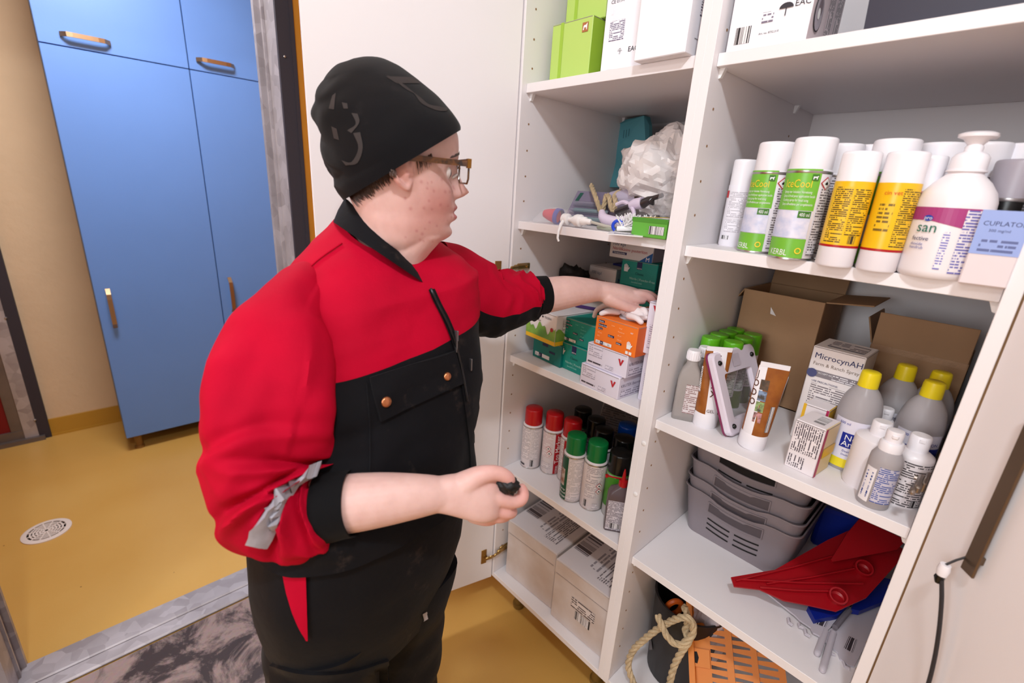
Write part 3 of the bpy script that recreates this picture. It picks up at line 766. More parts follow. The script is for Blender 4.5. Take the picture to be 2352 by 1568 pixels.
# white/green/yellow box
sz = (.128, .24, .088)
M_TEGG = mat('leaf_green_print', (140, 182, 74), .45, col2=(96, 150, 60), vscale=26)
t = carton('glove_box', 'white glove box printed with green leaves and a yellow band', 'box', (.102, .165, z + .0665), sz, -.10, M_PAPER, {'T': M_PAPER}, [('F', 0, .0, 1, .14, mat('yellow_print', (236, 188, 30), .45), 'yellow_band'), ('R', 0, .0, 1, .14, MATS['yellow_print'], 'yellow_band'), ('F', .04, .80, .013, 'GLOVES', M_INK), ('F', .52, .80, .0085, '◆ TEGERA', M_INK), ('F', .06, .66, .5, .71, TW((120, 115, 110), (238, 232, 234), .004), 'printed_text'), ('R', .1, .5, .7, .85, TW((150, 145, 140), (238, 232, 234), .005), 'printed_text')], 'glove boxes on the middle shelf')
for f in ('F', 'R'):
    O, X, Y, w_, h_, n = face_frame(sz, f); m = MB()
    top = [(q / 24, .14 + (.30 + .10 * math.sin(q * .55 + 1) + .07 * math.sin(q * 1.3)) * (1.15 if f == 'F' else .9)) for q in range(25)]
    m.quad([O + X * a * w_ + Y * b * h_ + n * .0011 for a, b in [(0, .14), (1, .14)] + top[::-1]], 0); m.obj('leaf_print', M_TEGG, t)
O, X, Y, w_, h_, n = face_frame(sz, 'F'); m = MB(); m.quad([O + X * (.88 * w_ + .006 * math.cos(q * PI / 8)) + Y * (.50 * h_ + .006 * math.sin(q * PI / 8)) + n * .0016 for q in range(16)]); m.obj('red_dot', mat('red_dot_print', (176, 36, 40), .5), t)
# front teal pair
sz = (.122, .215, .078)
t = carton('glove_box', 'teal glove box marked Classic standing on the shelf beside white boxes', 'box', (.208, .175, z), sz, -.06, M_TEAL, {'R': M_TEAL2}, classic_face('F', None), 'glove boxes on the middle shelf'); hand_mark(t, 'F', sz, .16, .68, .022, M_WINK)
sz = (.122, .215, .070)
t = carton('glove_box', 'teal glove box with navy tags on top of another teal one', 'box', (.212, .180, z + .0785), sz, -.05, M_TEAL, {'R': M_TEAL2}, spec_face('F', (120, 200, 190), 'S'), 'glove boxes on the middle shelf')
# white pair at the front right
M_VRED = mat('crimson_logo_print', (190, 40, 52), .5)
def krutex(label, loc, rz, sz=(.126, .235, .058)):
    t = carton('glove_box', label, 'box', loc, sz, rz, M_WLAV, None, [('F', .05, .45, .40, .92, TW((176, 168, 184), (228, 220, 234), .005), 'printed_text'), ('F', .05, .14, .42, .26, TW((70, 64, 74), (228, 220, 234), .0075), 'icon_row'), ('F', .5, .10, .70, .28, TW((176, 168, 184), (228, 220, 234), .004), 'printed_text'),
            ('R', .04, .52, .011, 'KRUTEX Examination Gloves, Nitrile', mat('grey_lavender_ink', (130, 120, 140), .6)), ('R', .04, .10, .95, .42, TW((160, 150, 168), (228, 220, 234), .006), 'printed_text')], 'glove boxes on the middle shelf')
    for f, x, y in (('F', .86, .62), ('T', .80, .10)):
        O, X, Y, w_, h_, n = face_frame(sz, f); m = MB(); s = .0085; c = O + X * x * w_ + Y * y * h_ + n * .0014
        m.quad([c + X * -s + Y * s, c + X * -s * .35 + Y * s, c + X * .1 * s + Y * -s * .4, c + X * -.1 * s + Y * -s]); m.quad([c + X * s + Y * s, c + X * s * .35 + Y * s, c + X * -.1 * s + Y * -s * .4, c + X * .1 * s + Y * -s]); m.obj('logo', M_VRED, t)
    return t
krutex('white glove box at the bottom of the front stack', (.336, .137, z), -.065)
krutex('white glove box between another white one and the orange one', (.344, .143, z + .0585), -.05)
sz = (.126, .225, .074)
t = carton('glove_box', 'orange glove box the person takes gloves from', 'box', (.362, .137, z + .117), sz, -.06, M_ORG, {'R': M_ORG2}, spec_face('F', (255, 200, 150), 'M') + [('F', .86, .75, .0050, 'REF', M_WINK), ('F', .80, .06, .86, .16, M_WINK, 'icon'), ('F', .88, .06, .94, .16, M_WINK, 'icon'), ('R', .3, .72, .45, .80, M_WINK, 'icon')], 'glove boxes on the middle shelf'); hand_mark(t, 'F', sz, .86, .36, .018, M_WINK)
m = MB(); m.quad([(-.045 * math.cos(q * PI / 12) * 1.0, -.01 + .075 * math.sin(q * PI / 12), sz[2] + .0008) for q in range(24)]); m.obj('dispenser_opening', mat('opening_pale_board', (232, 226, 232), .7), t)  # flat pale oval marks the opening on the box top
# upright white ones against the partition
for i, (zz, lab) in enumerate(((z, 'slim white glove box on edge against the partition, lower of two'), (z + .1255, 'slim white glove box on edge against the partition, upper of two'))):
    t = carton('glove_box', lab, 'box', (.4395, .175 - .012 * i, zz), (.040, .22, .125), -.02, M_WLAV, None, [('F', .25, .12, .7, .6, TW((170, 160, 178), (228, 220, 234), .005), 'printed_text')], 'glove boxes on the middle shelf')
    m = MB(); s = .008; c = Vector((0, -.1116, .11))
    m.quad([c + Vector((-s, 0, s)), c + Vector((-s * .35, 0, s)), c + Vector((.1 * s, 0, -s * .4)), c + Vector((-.1 * s, 0, -s))]); m.quad([c + Vector((s, 0, s)), c + Vector((s * .35, 0, s)), c + Vector((-.1 * s, 0, -s * .4)), c + Vector((.1 * s, 0, -s))]); m.obj('logo', M_VRED, t)
# back row
sz = (.122, .13, .075)
for i, (zz, lab) in enumerate(((z, 'teal glove box at the back right, bottom of its stack'), (z + .0755, 'teal glove box at the back right, second from the bottom'), (z + .151, 'teal glove box at the back right, below the topmost teal one'), (z + .2265, 'teal glove box at the back right under the white and blue one'))):
    t = carton('glove_box', lab, 'box', (.231, .358, zz), sz, -.02, M_TEAL2 if i < 2 else M_TEAL, {'R': M_TEAL2}, classic_face('F', None) if i > 1 else (), 'glove boxes on the middle shelf')
    if i > 1: hand_mark(t, 'F', sz, .16, .68, .022, M_WINK)
M_BLUEP = mat('blue_print', (0, 84, 150), .5)
sz = (.150, .12, .046)
t = carton('glove_box', 'white and blue glove box lying on top of the back teal stack', 'box', (.196, .352, z + .3018), sz, -.02, M_PAPER2, {'R': mat('grey_side_board', (170, 160, 170), .5)}, [('F', .08, .78, .016, '100 kpl', mat('steel_blue_ink', (70, 90, 130), .6)), ('F', .08, .50, .0125, 'Nitriilikäsine puuteriton', mat('red_ink', (190, 50, 56), .6)), ('F', .08, .24, .42, .40, M_NAVY, 'tag'), ('F', .10, .27, .0075, 'Tehdaspuhdas', M_WINK)], 'glove boxes on the middle shelf')
O, X, Y, w_, h_, n = face_frame(sz, 'F'); m = MB(); m.quad([O + X * a * w_ + Y * b * h_ + n * .0012 for a, b in ((.72, 0), (1, 0), (1, .62))]); m.obj('blue_corner', M_BLUEP, t)
m = MB(); put_text(m, 'M', .017, lambda a, b: O + X * (.87 * w_ + a) + Y * (.05 * h_ + b) + n * .0018); m.obj('lettering', M_WINK, t)
for i, (zz, lab) in enumerate(((z, 'white glove box behind the black gloves, bottom of its stack'), (z + .0660, 'white glove box behind the black gloves, second of its stack'), (z + .1320, 'white glove box behind the black gloves, third of its stack'), (z + .1980, 'white glove box behind the black gloves with red print, top of its stack'))):
    t = carton('glove_box', lab, 'box', (.100, .405, zz), (.108, .2, .0655), -.06, M_PAPER2, {'R': mat('grey_teal_side_board', (150, 170, 180), .5)}, [('F', .12, .62, .014, '100 kpl', mat('steel_blue_ink', (70, 90, 130), .6)), ('F', .06, .30, .0125, 'Nitriilikäsine puuteriton', mat('red_ink', (190, 50, 56), .6)), ('R', .06, .35, .02, 'MED', M_BLUEP)] if i == 3 else (), 'glove boxes on the middle shelf')
m = MB()
for k in range(5): m.box((-.02 + .018 * k, -.01 * (k % 2), .004 + .003 * (k % 3)), (.04, .06, .006), M=Matrix.Rotation(.5 * k, 4, 'Z'))
o = m.obj('blue_gloves', mat('blue_nitrile', (30, 34, 110), .5)); o.location = (.125, .40, z + .2640); tag(o, 'dark blue gloves bunched on the back white glove box', 'gloves')
# long flat white/purple carton lying behind the forearm
carton('flat_carton', 'flat white carton with a purple edge lying behind the front glove boxes', 'box', (.180, .235, z + .1575), (.17, .10, .010), .3, M_PAPER2, {'F': mat('purple_print', (70, 44, 110), .5)}, [], flap=False, rot=(.03, 0, .30))
# black gloves heaped on the back boxes
def crumple(name, label, cat, c, rad, material, seed, n=26, amp=.35, freq=22, flat=1.0, parent=None, subs=4):
    """crumpled lump: noise-displaced icosphere"""
    bm = bmesh.new(); bmesh.ops.create_icosphere(bm, subdivisions=subs, radius=1.0)
    for v in bm.verts:
        d = v.co.normalized(); q = d * 1.0 + Vector((seed * 3.7, seed * 1.3, seed * 2.1))
        k = 1 + amp * (noise.noise(q * 1.6) * .8 + abs(noise.noise(q * 3.3)) * .7 + noise.noise(q * freq / 3) * .25)
        v.co = Vector((d.x * rad[0] * k, d.y * rad[1] * k, d.z * rad[2] * k))
    zmin = min(v.co.z for v in bm.verts)
    for v in bm.verts: v.co.z = max(v.co.z - zmin * .86, 0)
    me = bpy.data.meshes.new(name); bm.to_mesh(me); bm.free(); me.materials.append(material)
    for p in me.polygons: p.use_smooth = True
    o = bpy.data.objects.new(name, me); COL.objects.link(o); o.location = c
    if parent: o.parent = parent
    elif label: tag(o, label, cat)
    return o
M_BLKG = mat('black_nitrile', (18, 15, 17), .55)
o = crumple('work_gloves', 'heap of black gloves behind the reaching forearm', 'gloves', (.062, .232, z + .1540), (.058, .036, .050), M_BLKG, 3, amp=.55)
o.rotation_euler = (0, -.35, .3)
# ================================================================== LEFT CABINET, spray can shelf
z = L_T[3]
M_CANW = mat('white_can_lacquer', (226, 216, 218), .35)
M_REDC = mat('red_plastic_cap', (176, 16, 24), .3)
M_GRNC = mat('green_plastic_cap', (0, 110, 52), .3)
M_BLKC = mat('black_plastic_cap', (16, 15, 16), .28)
M_BLUC = mat('blue_plastic_cap', (0, 62, 152), .3)
T_CAN = TW((168, 158, 164), (228, 218, 220), .0036)
M_RSTR = mat('red_can_print', (172, 10, 26), .4)
M_GSTR = mat('dark_green_can_print', (0, 74, 46), .4)
G4 = 'spray cans on the lower shelf'
r, h = .0330, .208
c = spray_can('spray_can', 'red capped spray can at the front left corner, all white print', (.040, .102, z), r, h, .052, M_CANW, M_REDC, .55, [(-1.0, .05, .035, .148, T_CAN), (.12, .95, .035, .148, TW((180, 172, 176), (228, 218, 220), .0028)), (.15, .55, .010, .034, mat_bars('can_barcode', unit=.0009)), (-1.0, -.4, .010, .016, M_INK)], (), G4)
c = spray_can('spray_can', 'red capped spray can, white with a red Top Marker stripe', (.104, .132, z), r, h, .052, M_CANW, M_REDC, .45, [(-1.0, .30, .06, .148, TW((206, 180, 184), (228, 218, 220), .0040)), (.50, 1.5, .004, .150, M_RSTR), (-.9, .2, .02, .04, T_CAN)], (), G4)
diamond(c, r, -.1, .094, .0095); diamond(c, r, .02, .077, .0095)
m = MB(); rr = r + .0014
put_text(m, 'Top Marker', .022, lambda a, b: (rr * math.cos(.78 - PI / 2 - (b - .008) / rr), rr * math.sin(.78 - PI / 2 - (b - .008) / rr), .042 + a * .92)); put_text(m, 'KERBL', .012, lambda a, b: (rr * math.cos(.72 - PI / 2 - (b - .008) / rr), rr * math.sin(.72 - PI / 2 - (b - .008) / rr), .006 + a * .9)); m.obj('lettering', M_WINK, c)
c = spray_can('spray_can', 'red capped spray can behind the first green capped one', (.170, .142, z), r, h, .052, M_CANW, M_REDC, .5, [(-.5, 1.6, .004, .150, M_RSTR), (-1.2, -.5, .03, .14, T_CAN)], (), G4)
c = spray_can('spray_can', 'green capped spray can with a dark green animal picture stripe', (.240, .076, z), r * 1.01, h * 1.01, .054, M_CANW, M_GRNC, .62, [(-.40, .95, .008, .148, TW((190, 182, 184), (228, 218, 220), .0048)), (-1.7, -.45, .004, .150, M_GSTR), (-1.25, -.72, .05, .105, mat('calf_picture', (150, 100, 74), .5, col2=(206, 196, 190), vscale=70))], (), G4)
m = MB(); rr = r * 1.01 + .0016
for i, s_ in enumerate(('Spray', 'Blood', 'Stopper')): put_text(m, s_, .010, lambda a, b: (rr * math.cos(-1.15 - PI / 2 + a / rr), rr * math.sin(-1.15 - PI / 2 + a / rr), .036 - .0115 * i + b))
m.obj('lettering', M_WINK, c)
c = spray_can('spray_can', 'green capped spray can, white with hazard diamonds, front row', (.303, .094, z), r * 1.01, h * 1.01, .054, M_CANW, M_GRNC, .62, [(-.75, .75, .092, .146, TW((170, 160, 166), (228, 218, 220), .0052)), (-.75, .35, .045, .086, T_CAN), (-.72, -.46, .012, .034, mat_bars('can_barcode', unit=.0009)), (.05, .5, .010, .026, T_CAN)], (), G4)
diamond(c, r * 1.01, .48, .086, .0095); diamond(c, r * 1.01, .50, .068, .0095)
M_KG = mat('leaf_green_can_print', (70, 140, 40), .4)
c = spray_can('spray_can', 'black capped lime green spray can beside the partition', (.366, .118, z), r * 1.03, .198, .056, M_KG, M_BLKC, .6, [(-1.4, 1.4, .004, .034, mat('can_grey_print', (176, 176, 178), .4)), (-.4, .3, .085, .10, TW((40, 80, 20), (70, 140, 40), .006))], (), G4, cap_r=.94)
for i, (x, y, cm, lab, cr) in enumerate(((.205, .215, M_BLKC, 'black capped can behind the third red cap', .88), (.262, .178, M_BLKC, 'black capped can between the red and green caps', .88), (.135, .235, M_BLKC, 'black capped can at the back left by the papers', .88),
        (.330, .185, M_BLKC, 'black capped can between the blue caps and the lime can', .92), (.290, .262, M_BLUC, 'blue capped can, left of the two at the back', .9), (.372, .270, M_BLUC, 'blue capped can beside the partition at the back', .9), (.418, .195, M_GRNC, 'green capped can half hidden by the partition', .9))):
    spray_can('spray_can', lab, (x, y, z), r, h - .004, .054, [M_BLKC, M_CANW, M_GSTR][i % 3] if cm == M_BLKC else M_CANW, cm, .4 * i, [(-.8, .9, .02, .14, TW((120, 118, 120), (40, 40, 42), .004))] if i % 3 == 0 and cm == M_BLKC else [(-.9, .9, .02, .14, T_CAN)], (), G4, cap_r=cr)
# flat bottle with red nozzle
t = thing('oil_bottle', 'flat dark bottle with a red nozzle cap and a white text label', 'bottle', (.412, .070, z), .62)
M_SMOKE = mat('smoky_plastic', (92, 76, 80), .3)
def rrect(a, b, r_, z_, k=4):
    out = []
    for cx, cy, a0 in ((a - r_, b - r_, 0), (-a + r_, b - r_, PI / 2), (-a + r_, -b + r_, PI), (a - r_, -b + r_, 1.5 * PI)):
        for i in range(k + 1): out.append((cx + r_ * math.cos(a0 + PI / 2 * i / k), cy + r_ * math.sin(a0 + PI / 2 * i / k), z_))
    return out
m = MB(); m.rings([rrect(.034, .019, .006, .0), rrect(.036, .021, .007, .004), rrect(.036, .021, .007, .105), rrect(.030, .019, .008, .122), rrect(.014, .012, .011, .134), rrect(.011, .011, .0108, .138)]); m.obj('bottle_body', M_SMOKE, t)
m = MB(); m.lathe([(.012, .136), (.012, .152), (.006, .155), (.004, .172), (.0015, .186)], 14); m.obj('nozzle', M_REDC, t)
m = MB(); m.tube([(-.008, -.006, .160), (-.03, -.012, .164), (-.045, -.016, .168)], .0022, 6); m.lathe([(.004, 0), (.004, .007)], 8, c=(-.046, -.016, .164)); m.obj('cap_strap', M_REDC, t)
m = MB(); m.quad([(-.033, -.0213, .006), (.033, -.0213, .006), (.033, -.0213, .098), (-.033, -.0213, .098)], 0, [(0, 0), (.066, 0), (.066, .092), (0, .092)]); m.obj('label', TW((110, 104, 116), (214, 206, 214), .0034), t)
m = MB(); m.quad([(-.022, -.0218, .012), (.006, -.0218, .012), (.006, -.0218, .028), (-.022, -.0218, .028)], 0, [(0, 0), (.028, 0), (.028, .016), (0, .016)]); m.obj('barcode', M_BAR, t)
# papers and leaflets at the back
for i, (x, y, rz, rx, lab, mm) in enumerate(((.18, .40, .3, 1.15, 'grey printed leaflet leaning behind the spray cans, left', TW((90, 84, 92), (150, 142, 150), .008)), (.33, .42, -.25, 1.2, 'grey printed leaflet leaning behind the blue caps', TW((80, 76, 84), (160, 152, 156), .01)))):
    m = MB(); m.box((0, 0, .0008), (.16, .20, .0016)); m.quad([(-.078, -.098, .002), (.078, -.098, .002), (.078, .098, .002), (-.078, .098, .002)], 1, [(0, 0), (.156, 0), (.156, .196), (0, .196)])
    o = m.obj('leaflet', [M_PAPER2, mm]); o.rotation_euler = (rx, 0, rz); o.location = (x, y, z + .094); tag(o, lab, 'leaflet', 'leaflets on the lower shelf')
# ---- bottom: two white cartons
z = BT
M_DIRTY = mat('scuffed_white_board', (216, 206, 204), .7, col2=(200, 184, 176), vscale=9, bump=.15, bscale=40)
def big_carton(label, loc, sz, rz, prints):
    t = carton('shipping_carton', label, 'box', loc, sz, rz, M_DIRTY, {'T': mat('carton_tape_top', (222, 212, 214), .55)}, prints, 'white cartons on the cabinet floor', r=.003, flap=False)
    m = MB(); b = sz[1] / 2
    R = []
    pts = [(-sz[0] / 2 + .002, -b - .0012), (sz[0] / 2 - .002, -b - .0012)]
    n = 40; T_, B_ = [], []
    for i in range(n + 1):
        x = -sz[0] / 2 + .002 + (sz[0] - .004) * i / n
        B_.append((x, -b - .0016, sz[2] - .046)); T_.append((x, -b - .0016, sz[2] - .001 - .0012 * (i % 2) - .0015 * noise.noise(Vector((i * .7, loc[0] * 9, 0)))))
    for i in range(n): m.quad([B_[i], B_[i + 1], T_[i + 1], T_[i]])
    m.obj('lid_edge', M_DIRTY, t)
    m = MB(); m.box((0, -b - .0017, sz[2] - .047), (sz[0] * .92, .0008, .0012)); m.obj('lid_seam', mat('carton_seam_grey', (150, 138, 136), .9), t)
    return t
pt = [('T', .04, .30, .30, .86, mat_bars('wide_barcode', (96, 86, 90), (206, 196, 200), .0024), 'barcode', True), ('T', .03, .95, .012, 'Valio-tarvike', M_INK, 'L', -PI / 2), ('T', .42, .2, .58, .8, TW((150, 140, 146), (222, 212, 214), .012), 'printed_text', True), ('T', .62, .12, .86, .9, TW((110, 100, 106), (222, 212, 214), .007), 'printed_text', True)]
big_carton('white shipping carton at the bottom left with a creased lid', (.124, .172, z), (.216, .262, .222), .045, pt)
big_carton('white shipping carton at the bottom with a label on its front', (.346, .164, z), (.205, .262, .225), .03, pt + [('F', .45, .28, .72, .42, M_BAR, 'barcode'), ('F', .36, .44, .78, .60, TW((90, 80, 84), (220, 210, 208), .008), 'printed_text')])
# lavender side board visible behind
m = MB(); m.bbox((0, 0, .16), (.30, .012, .32), .001); o = m.obj('spare_shelf_board', mat('grey_lavender_board', (190, 176, 186), .5)); o.location = (.17, .40, z); tag(o, 'pale board standing behind the two bottom cartons', 'board')
# ================================================================== LEFT CABINET, jumble shelf
z = L_T[1]
def plate(name, pts, thick, material, parent=None):
    """flat polygon given in 3d, extruded by the vector thick"""
    m = MB(); n = len(pts); P = [Vector(p) for p in pts]; Q = [p + Vector(thick) for p in P]
    m.v += [tuple(p) for p in P] + [tuple(q) for q in Q]
    m.face(range(n)); m.face(range(2 * n - 1, n - 1, -1))
    for i in range(n): j = (i + 1) % n; m.face((i, n + i, n + j, j))
    return m.obj(name, material, parent)
# teal paper packet
M_TPAP = mat('teal_paper', (92, 160, 172), .7, bump=.2, bscale=20)
t = thing('paper_packet', 'teal paper packet crumpled behind the white plastic bag', 'packet', ON(1440, 330, y=.43) * Vector((1, 1, 0)) + Vector((0, 0, z)) if False else (ON(1440, 330, y=.43).x, .43, z), 0)
o3 = Vector(t.location)
ring = lambda dy, k: [ON(u, v, y=.43) - o3 + Vector((0, dy, 0)) for u, v in ((1383, 312), (1408, 288), (1440, 276), (1482, 266), (1487, 286), (1489, 430), (1402, 430), (1397, 366))]
m = MB(); A = ring(0, 0); m.rings([[a + Vector((0, .012 * math.sin(i * 1.9), 0)) for i, a in enumerate(A)], [a + Vector((0, .035 + .01 * math.sin(i * 1.3), 0)) for i, a in enumerate(A)]], smooth=False); m.obj('paper_body', M_TPAP, t)
m = MB()
for (u, v, l) in ((1393, 330, 30), (1398, 334, 28), (1403, 340, 24), (1430, 300, 16), (1436, 299, 15), (1442, 297, 14)):
    a, b = ON(u, v, y=.414) - o3, ON(u + 5, v + l, y=.414) - o3; m.box(((a + b) / 2), (.0012, .0008, (a - b).length), M=None)
m.obj('printed_marks', mat('dark_teal_print', (40, 80, 92), .7), t)['kind'] = 'stuff'
# white plastic bag
def mat_film(name, col, tr, rough=.22):
    m_, nt, b = new_mat(name); L = nt.links.new
    b.inputs['Base Color'].default_value = srgb(col); b.inputs['Roughness'].default_value = rough
    tb = N(nt, 'ShaderNodeBsdfTransparent'); mx = N(nt, 'ShaderNodeMixShader', i_0=1 - tr)
    out = nt.nodes['Material Output']; L(tb.outputs[0], mx.inputs[1]); L(b.outputs[0], mx.inputs[2]); L(mx.outputs[0], out.inputs[0])
    return m_
M_FILM = mat_film('white_bag_film', (240, 230, 228), .10, .28)
M_CLEAR = mat_film('clear_film', (232, 226, 230), .80, .10)
def bag(name, c, rad, seed, amp, material, subs=5, parent=None, fold=1.0):
    bm = bmesh.new(); bmesh.ops.create_icosphere(bm, subdivisions=subs, radius=1.0)
    for v in bm.verts:
        d = v.co.normalized(); q = d + Vector((seed, seed * .7, seed * 1.9))
        a = noise.noise(q * 1.3); b = 1 - abs(noise.noise(q * 2.2 + Vector((4, 0, 0)))) * 2; e = 1 - abs(noise.noise(q * 4.6)) * 2
        k = 1 + amp * (.9 * a + .42 * b * fold + .26 * e * fold)
        v.co = Vector((d.x * rad[0], d.y * rad[1], d.z * rad[2])) * k
    zm = min(v.co.z for v in bm.verts)
    for v in bm.verts: v.co.z = max(v.co.z - zm * .9, 0)
    me = bpy.data.meshes.new(name); bm.to_mesh(me); bm.free(); me.materials.append(material)
    for p in me.polygons: p.use_smooth = True
    me.set_sharp_from_angle(angle=.30)
    o = bpy.data.objects.new(name, me); COL.objects.link(o); o.location = c
    if parent: o.parent = parent
    return o
o = bag('plastic_bag', (.268, .255, z + .040), (.112, .085, .100), 2.3, .40, M_FILM, 5)
o.rotation_euler = (0, .30, .1); tag(o, 'crumpled white plastic bag piled on the cluttered shelf', 'bag')
o = bag('clear_bag', (.395, .235, z), (.062, .09, .072), 5.1, .35, M_CLEAR); tag(o, 'crumpled clear plastic bag beside the partition under the white bag', 'bag')
o = bag('plastic_bag', (.40, .40, z), (.055, .10, .12), 8.2, .3, M_FILM); tag(o, 'white plastic bag squeezed into the back corner by the partition', 'bag')
o = bag('plastic_bag', (.190, .33, z), (.06, .08, .085), 3.4, .3, M_FILM); tag(o, 'low white plastic bag left of the teal packet', 'bag')
# rope hank hanging out of the bag
def P2(u, v, y): return ON(u, v, y=y)
rope('rope', 'pale rope hank hanging out of the white plastic bag', [P2(1358, 425, .20), P2(1366, 446, .17), P2(1374, 470, .16), P2(1381, 486, .16), P2(1388, 470, .165), P2(1392, 450, .18), P2(1399, 452, .17), P2(1403, 474, .155), P2(1408, 484, .155), P2(1414, 466, .16), P2(1412, 448, .18), P2(1428, 438, .19)], .0065, M_ROPE)
# blister pack
M_BLIS = mat('grey_lavender_blister', (128, 118, 140), .25, spec=.6)
M_TTOOL = mat('mint_tool_plastic', (110, 190, 172), .3)
t = thing('blister_pack', 'grey blister pack with a mint coloured tool leaning at the shelf left', 'packaging', (.130, .150, z + .002), 0.10)
tilt = Matrix.Rotation(.95, 4, 'X')
def bp(x, y, zz=0): return tilt @ Vector((x, y, zz))
m = MB(); m.bbox((0, .055, 0), (.155, .105, .003), .001, M=tilt); m.obj('backing_card', M_BLIS, t)
m = MB()
for yy in (.012, .036, .060): m.rings([[tilt @ Vector((-.062 + .124 * i / 8, yy + .0085 * math.cos(q * PI / 5), .004 + .012 * max(0, math.sin(q * PI / 5)))) for q in range(6)] for i in range(9)], closed=False, capa=False, capb=False)
m.obj('blister', mat_film('tinted_blister', (150, 146, 164), .45, .1), t)
for yy in (.014, .040): m = MB(); m.bbox((0, yy, .007), (.112, .011, .007), .003, M=tilt); m.obj('tool', M_TTOOL, t)
m = MB(); m.quad([bp(-.07, .068, .0022), bp(-.058, .068, .0022), bp(-.052, .10, .0022), bp(-.064, .10, .0022)]); m.obj('green_oval', mat('dark_green_print', (30, 84, 74), .5), t)
m = MB(); m.quad([bp(.035, .075, .0022), bp(.055, .075, .0022), bp(.055, .095, .0022), bp(.035, .095, .0022)], 0, [(0, 0), (.02, 0), (.02, .02), (0, .02)]); m.obj('printed_text', TW((60, 54, 66), (128, 118, 140), .004), t)
# red and blue item in a clear bag
t = thing('bagged_teat', 'red and blue rubber item in a clear bag at the shelf edge', 'packaging', (.095, .062, z), .15)
m = MB(); m.lathe([(.010, -.035), (.015, -.02), (.019, .0), (.017, .008)], 18, M=Matrix.Translation((0, 0, .021)) @ Matrix.Rotation(PI / 2 + .12, 4, 'Y')); m.obj('red_cone', mat('red_rubber', (206, 50, 76), .4), t)
m = MB(); m.lathe([(.0185, .004), (.0215, .005), (.0215, .016), (.0185, .017)], 24, capa=False, capb=False, M=Matrix.Translation((0, 0, .0215)) @ Matrix.Rotation(PI / 2 + .12, 4, 'Y')); m.obj('blue_ring', mat('blue_plastic', (58, 60, 160), .35), t)
m = MB(); m.rings([[(x, y * s_, .0005 + zz * s_) for y, zz in ((-.028, 0), (.028, 0), (.026, .022), (.012, .044), (-.012, .044), (-.026, .022))] for x, s_ in ((-.075, .10), (-.05, .55), (-.02, .9), (.015, 1.0), (.05, .8))], capb=False); m.obj('clear_bag', M_CLEAR, t)
# pump head with dip tube
M_PUMP = mat('white_pump_plastic', (240, 236, 236), .3)
t = thing('pump_dispenser', 'white pump head lying with its spout hanging over the shelf edge', 'pump', (.166, .030, z), -.05)
Rx = Matrix.Translation((0, 0, .018)) @ Matrix.Rotation(PI / 2, 4, 'Y')
m = MB(); m.lathe([(.0001, -.012), (.0135, -.012), (.0140, -.009), (.0140, .004), (.011, .0065)], 20, M=Rx @ Matrix.Rotation(0, 4, 'X')); m.obj('pump_knob', M_PUMP, t)
m = MB(); m.lathe([(.006, .006), (.006, .016), (.0085, .018), (.0085, .026), (.0125, .027), (.0150, .034), (.0150, .046), (.0105, .050), (.0105, .062), (.007, .066), (.007, .076), (.0045, .080)], 20, M=Rx); m.obj('pump_collar', M_PUMP, t)
m = MB(); m.tube([(-.003, -.010, .014), (-.001, -.020, .006), (.001, -.029, -.012), (.004, -.033, -.028), (.008, -.032, -.036)], [.0045, .0042, .0036, .003, .0028], 10); m.obj('spout', M_PUMP, t)
m = MB(); m.tube([(.080, .0, .018), (.115, .012, .012), (.150, .030, .008)], .0035, 8); m.obj('dip_tube', mat_film('translucent_tube', (210, 204, 190), .35, .2), t)
# blue ring clip
m = MB(); R_ = [(.0115 * math.cos(a), 0, .0125 + .0115 * math.sin(a)) for a in np.linspace(-.5, 4.2, 16)]; m.tube(R_, .0038, 8); o = m.obj('blue_clip', mat('bright_blue_plastic', (30, 70, 200), .35)); o.location = (.322, .028, z + .003); o.rotation_euler = (0, 0, .5); tag(o, 'bright blue plastic clip lying by the brush card', 'clip')
m = MB(); m.tube([(.25, .05, z + .006), (.285, .04, z + .006), (.322, .045, z + .006), (.36, .07, z + .006)], .005, 8); o = m.obj('clear_hose', MATS.get('hose') or mat_film('greenish_hose', (176, 180, 160), .3, .2)); tag(o, 'short translucent hose behind the blue clip', 'hose')
# drench gun: barrel, nozzle, looped grip
M_LILAC = mat('lilac_white_plastic', (222, 206, 226), .35)
M_SMK = mat('dark_smoke_plastic', (54, 46, 46), .2)
t = thing('drench_gun', 'lilac drench gun with clear barrel and dark nozzle', 'dosing gun', (.30, .12, z), 0)
def q(u, v, y): return ON(u, v, y=y) - Vector((.30, .12, z))
m = MB(); m.tube([q(1408, 462, .20), q(1440, 455, .20), q(1472, 452, .20)], [.026, .027, .027], 20); m.obj('barrel', mat_film('lilac_barrel', (206, 196, 220), .25, .15), t)
m = MB(); m.tube([q(1471, 452, .20), q(1482, 452, .20), q(1489, 455, .20)], [.0285, .0285, .020], 20); m.obj('barrel_cap', M_SMK, t)
m = MB(); m.tube([q(1476, 468, .14), q(1490, 460, .14), q(1497, 461, .14), q(1500, 455, .14), q(1522, 448, .14)], [.012, .010, .012, .006, .0055], 14); m.obj('nozzle', M_SMK, t)
m = MB(); m.tube([q(1446, 474, .14), q(1460, 468, .14), q(1476, 466, .14)], [.011, .0135, .0145], 14); m.obj('neck', M_LILAC, t)
m = MB(); m.tube(cr_spline([q(1446, 472, .14), q(1453, 480, .13), q(1456, 492, .12), q(1450, 500, .12)], 5), .005, 8); m.tube(cr_spline([q(1416, 470, .14), q(1432, 464, .14), q(1446, 470, .14)], 4), .0055, 8); m.obj('trigger_loop', M_LILAC, t)
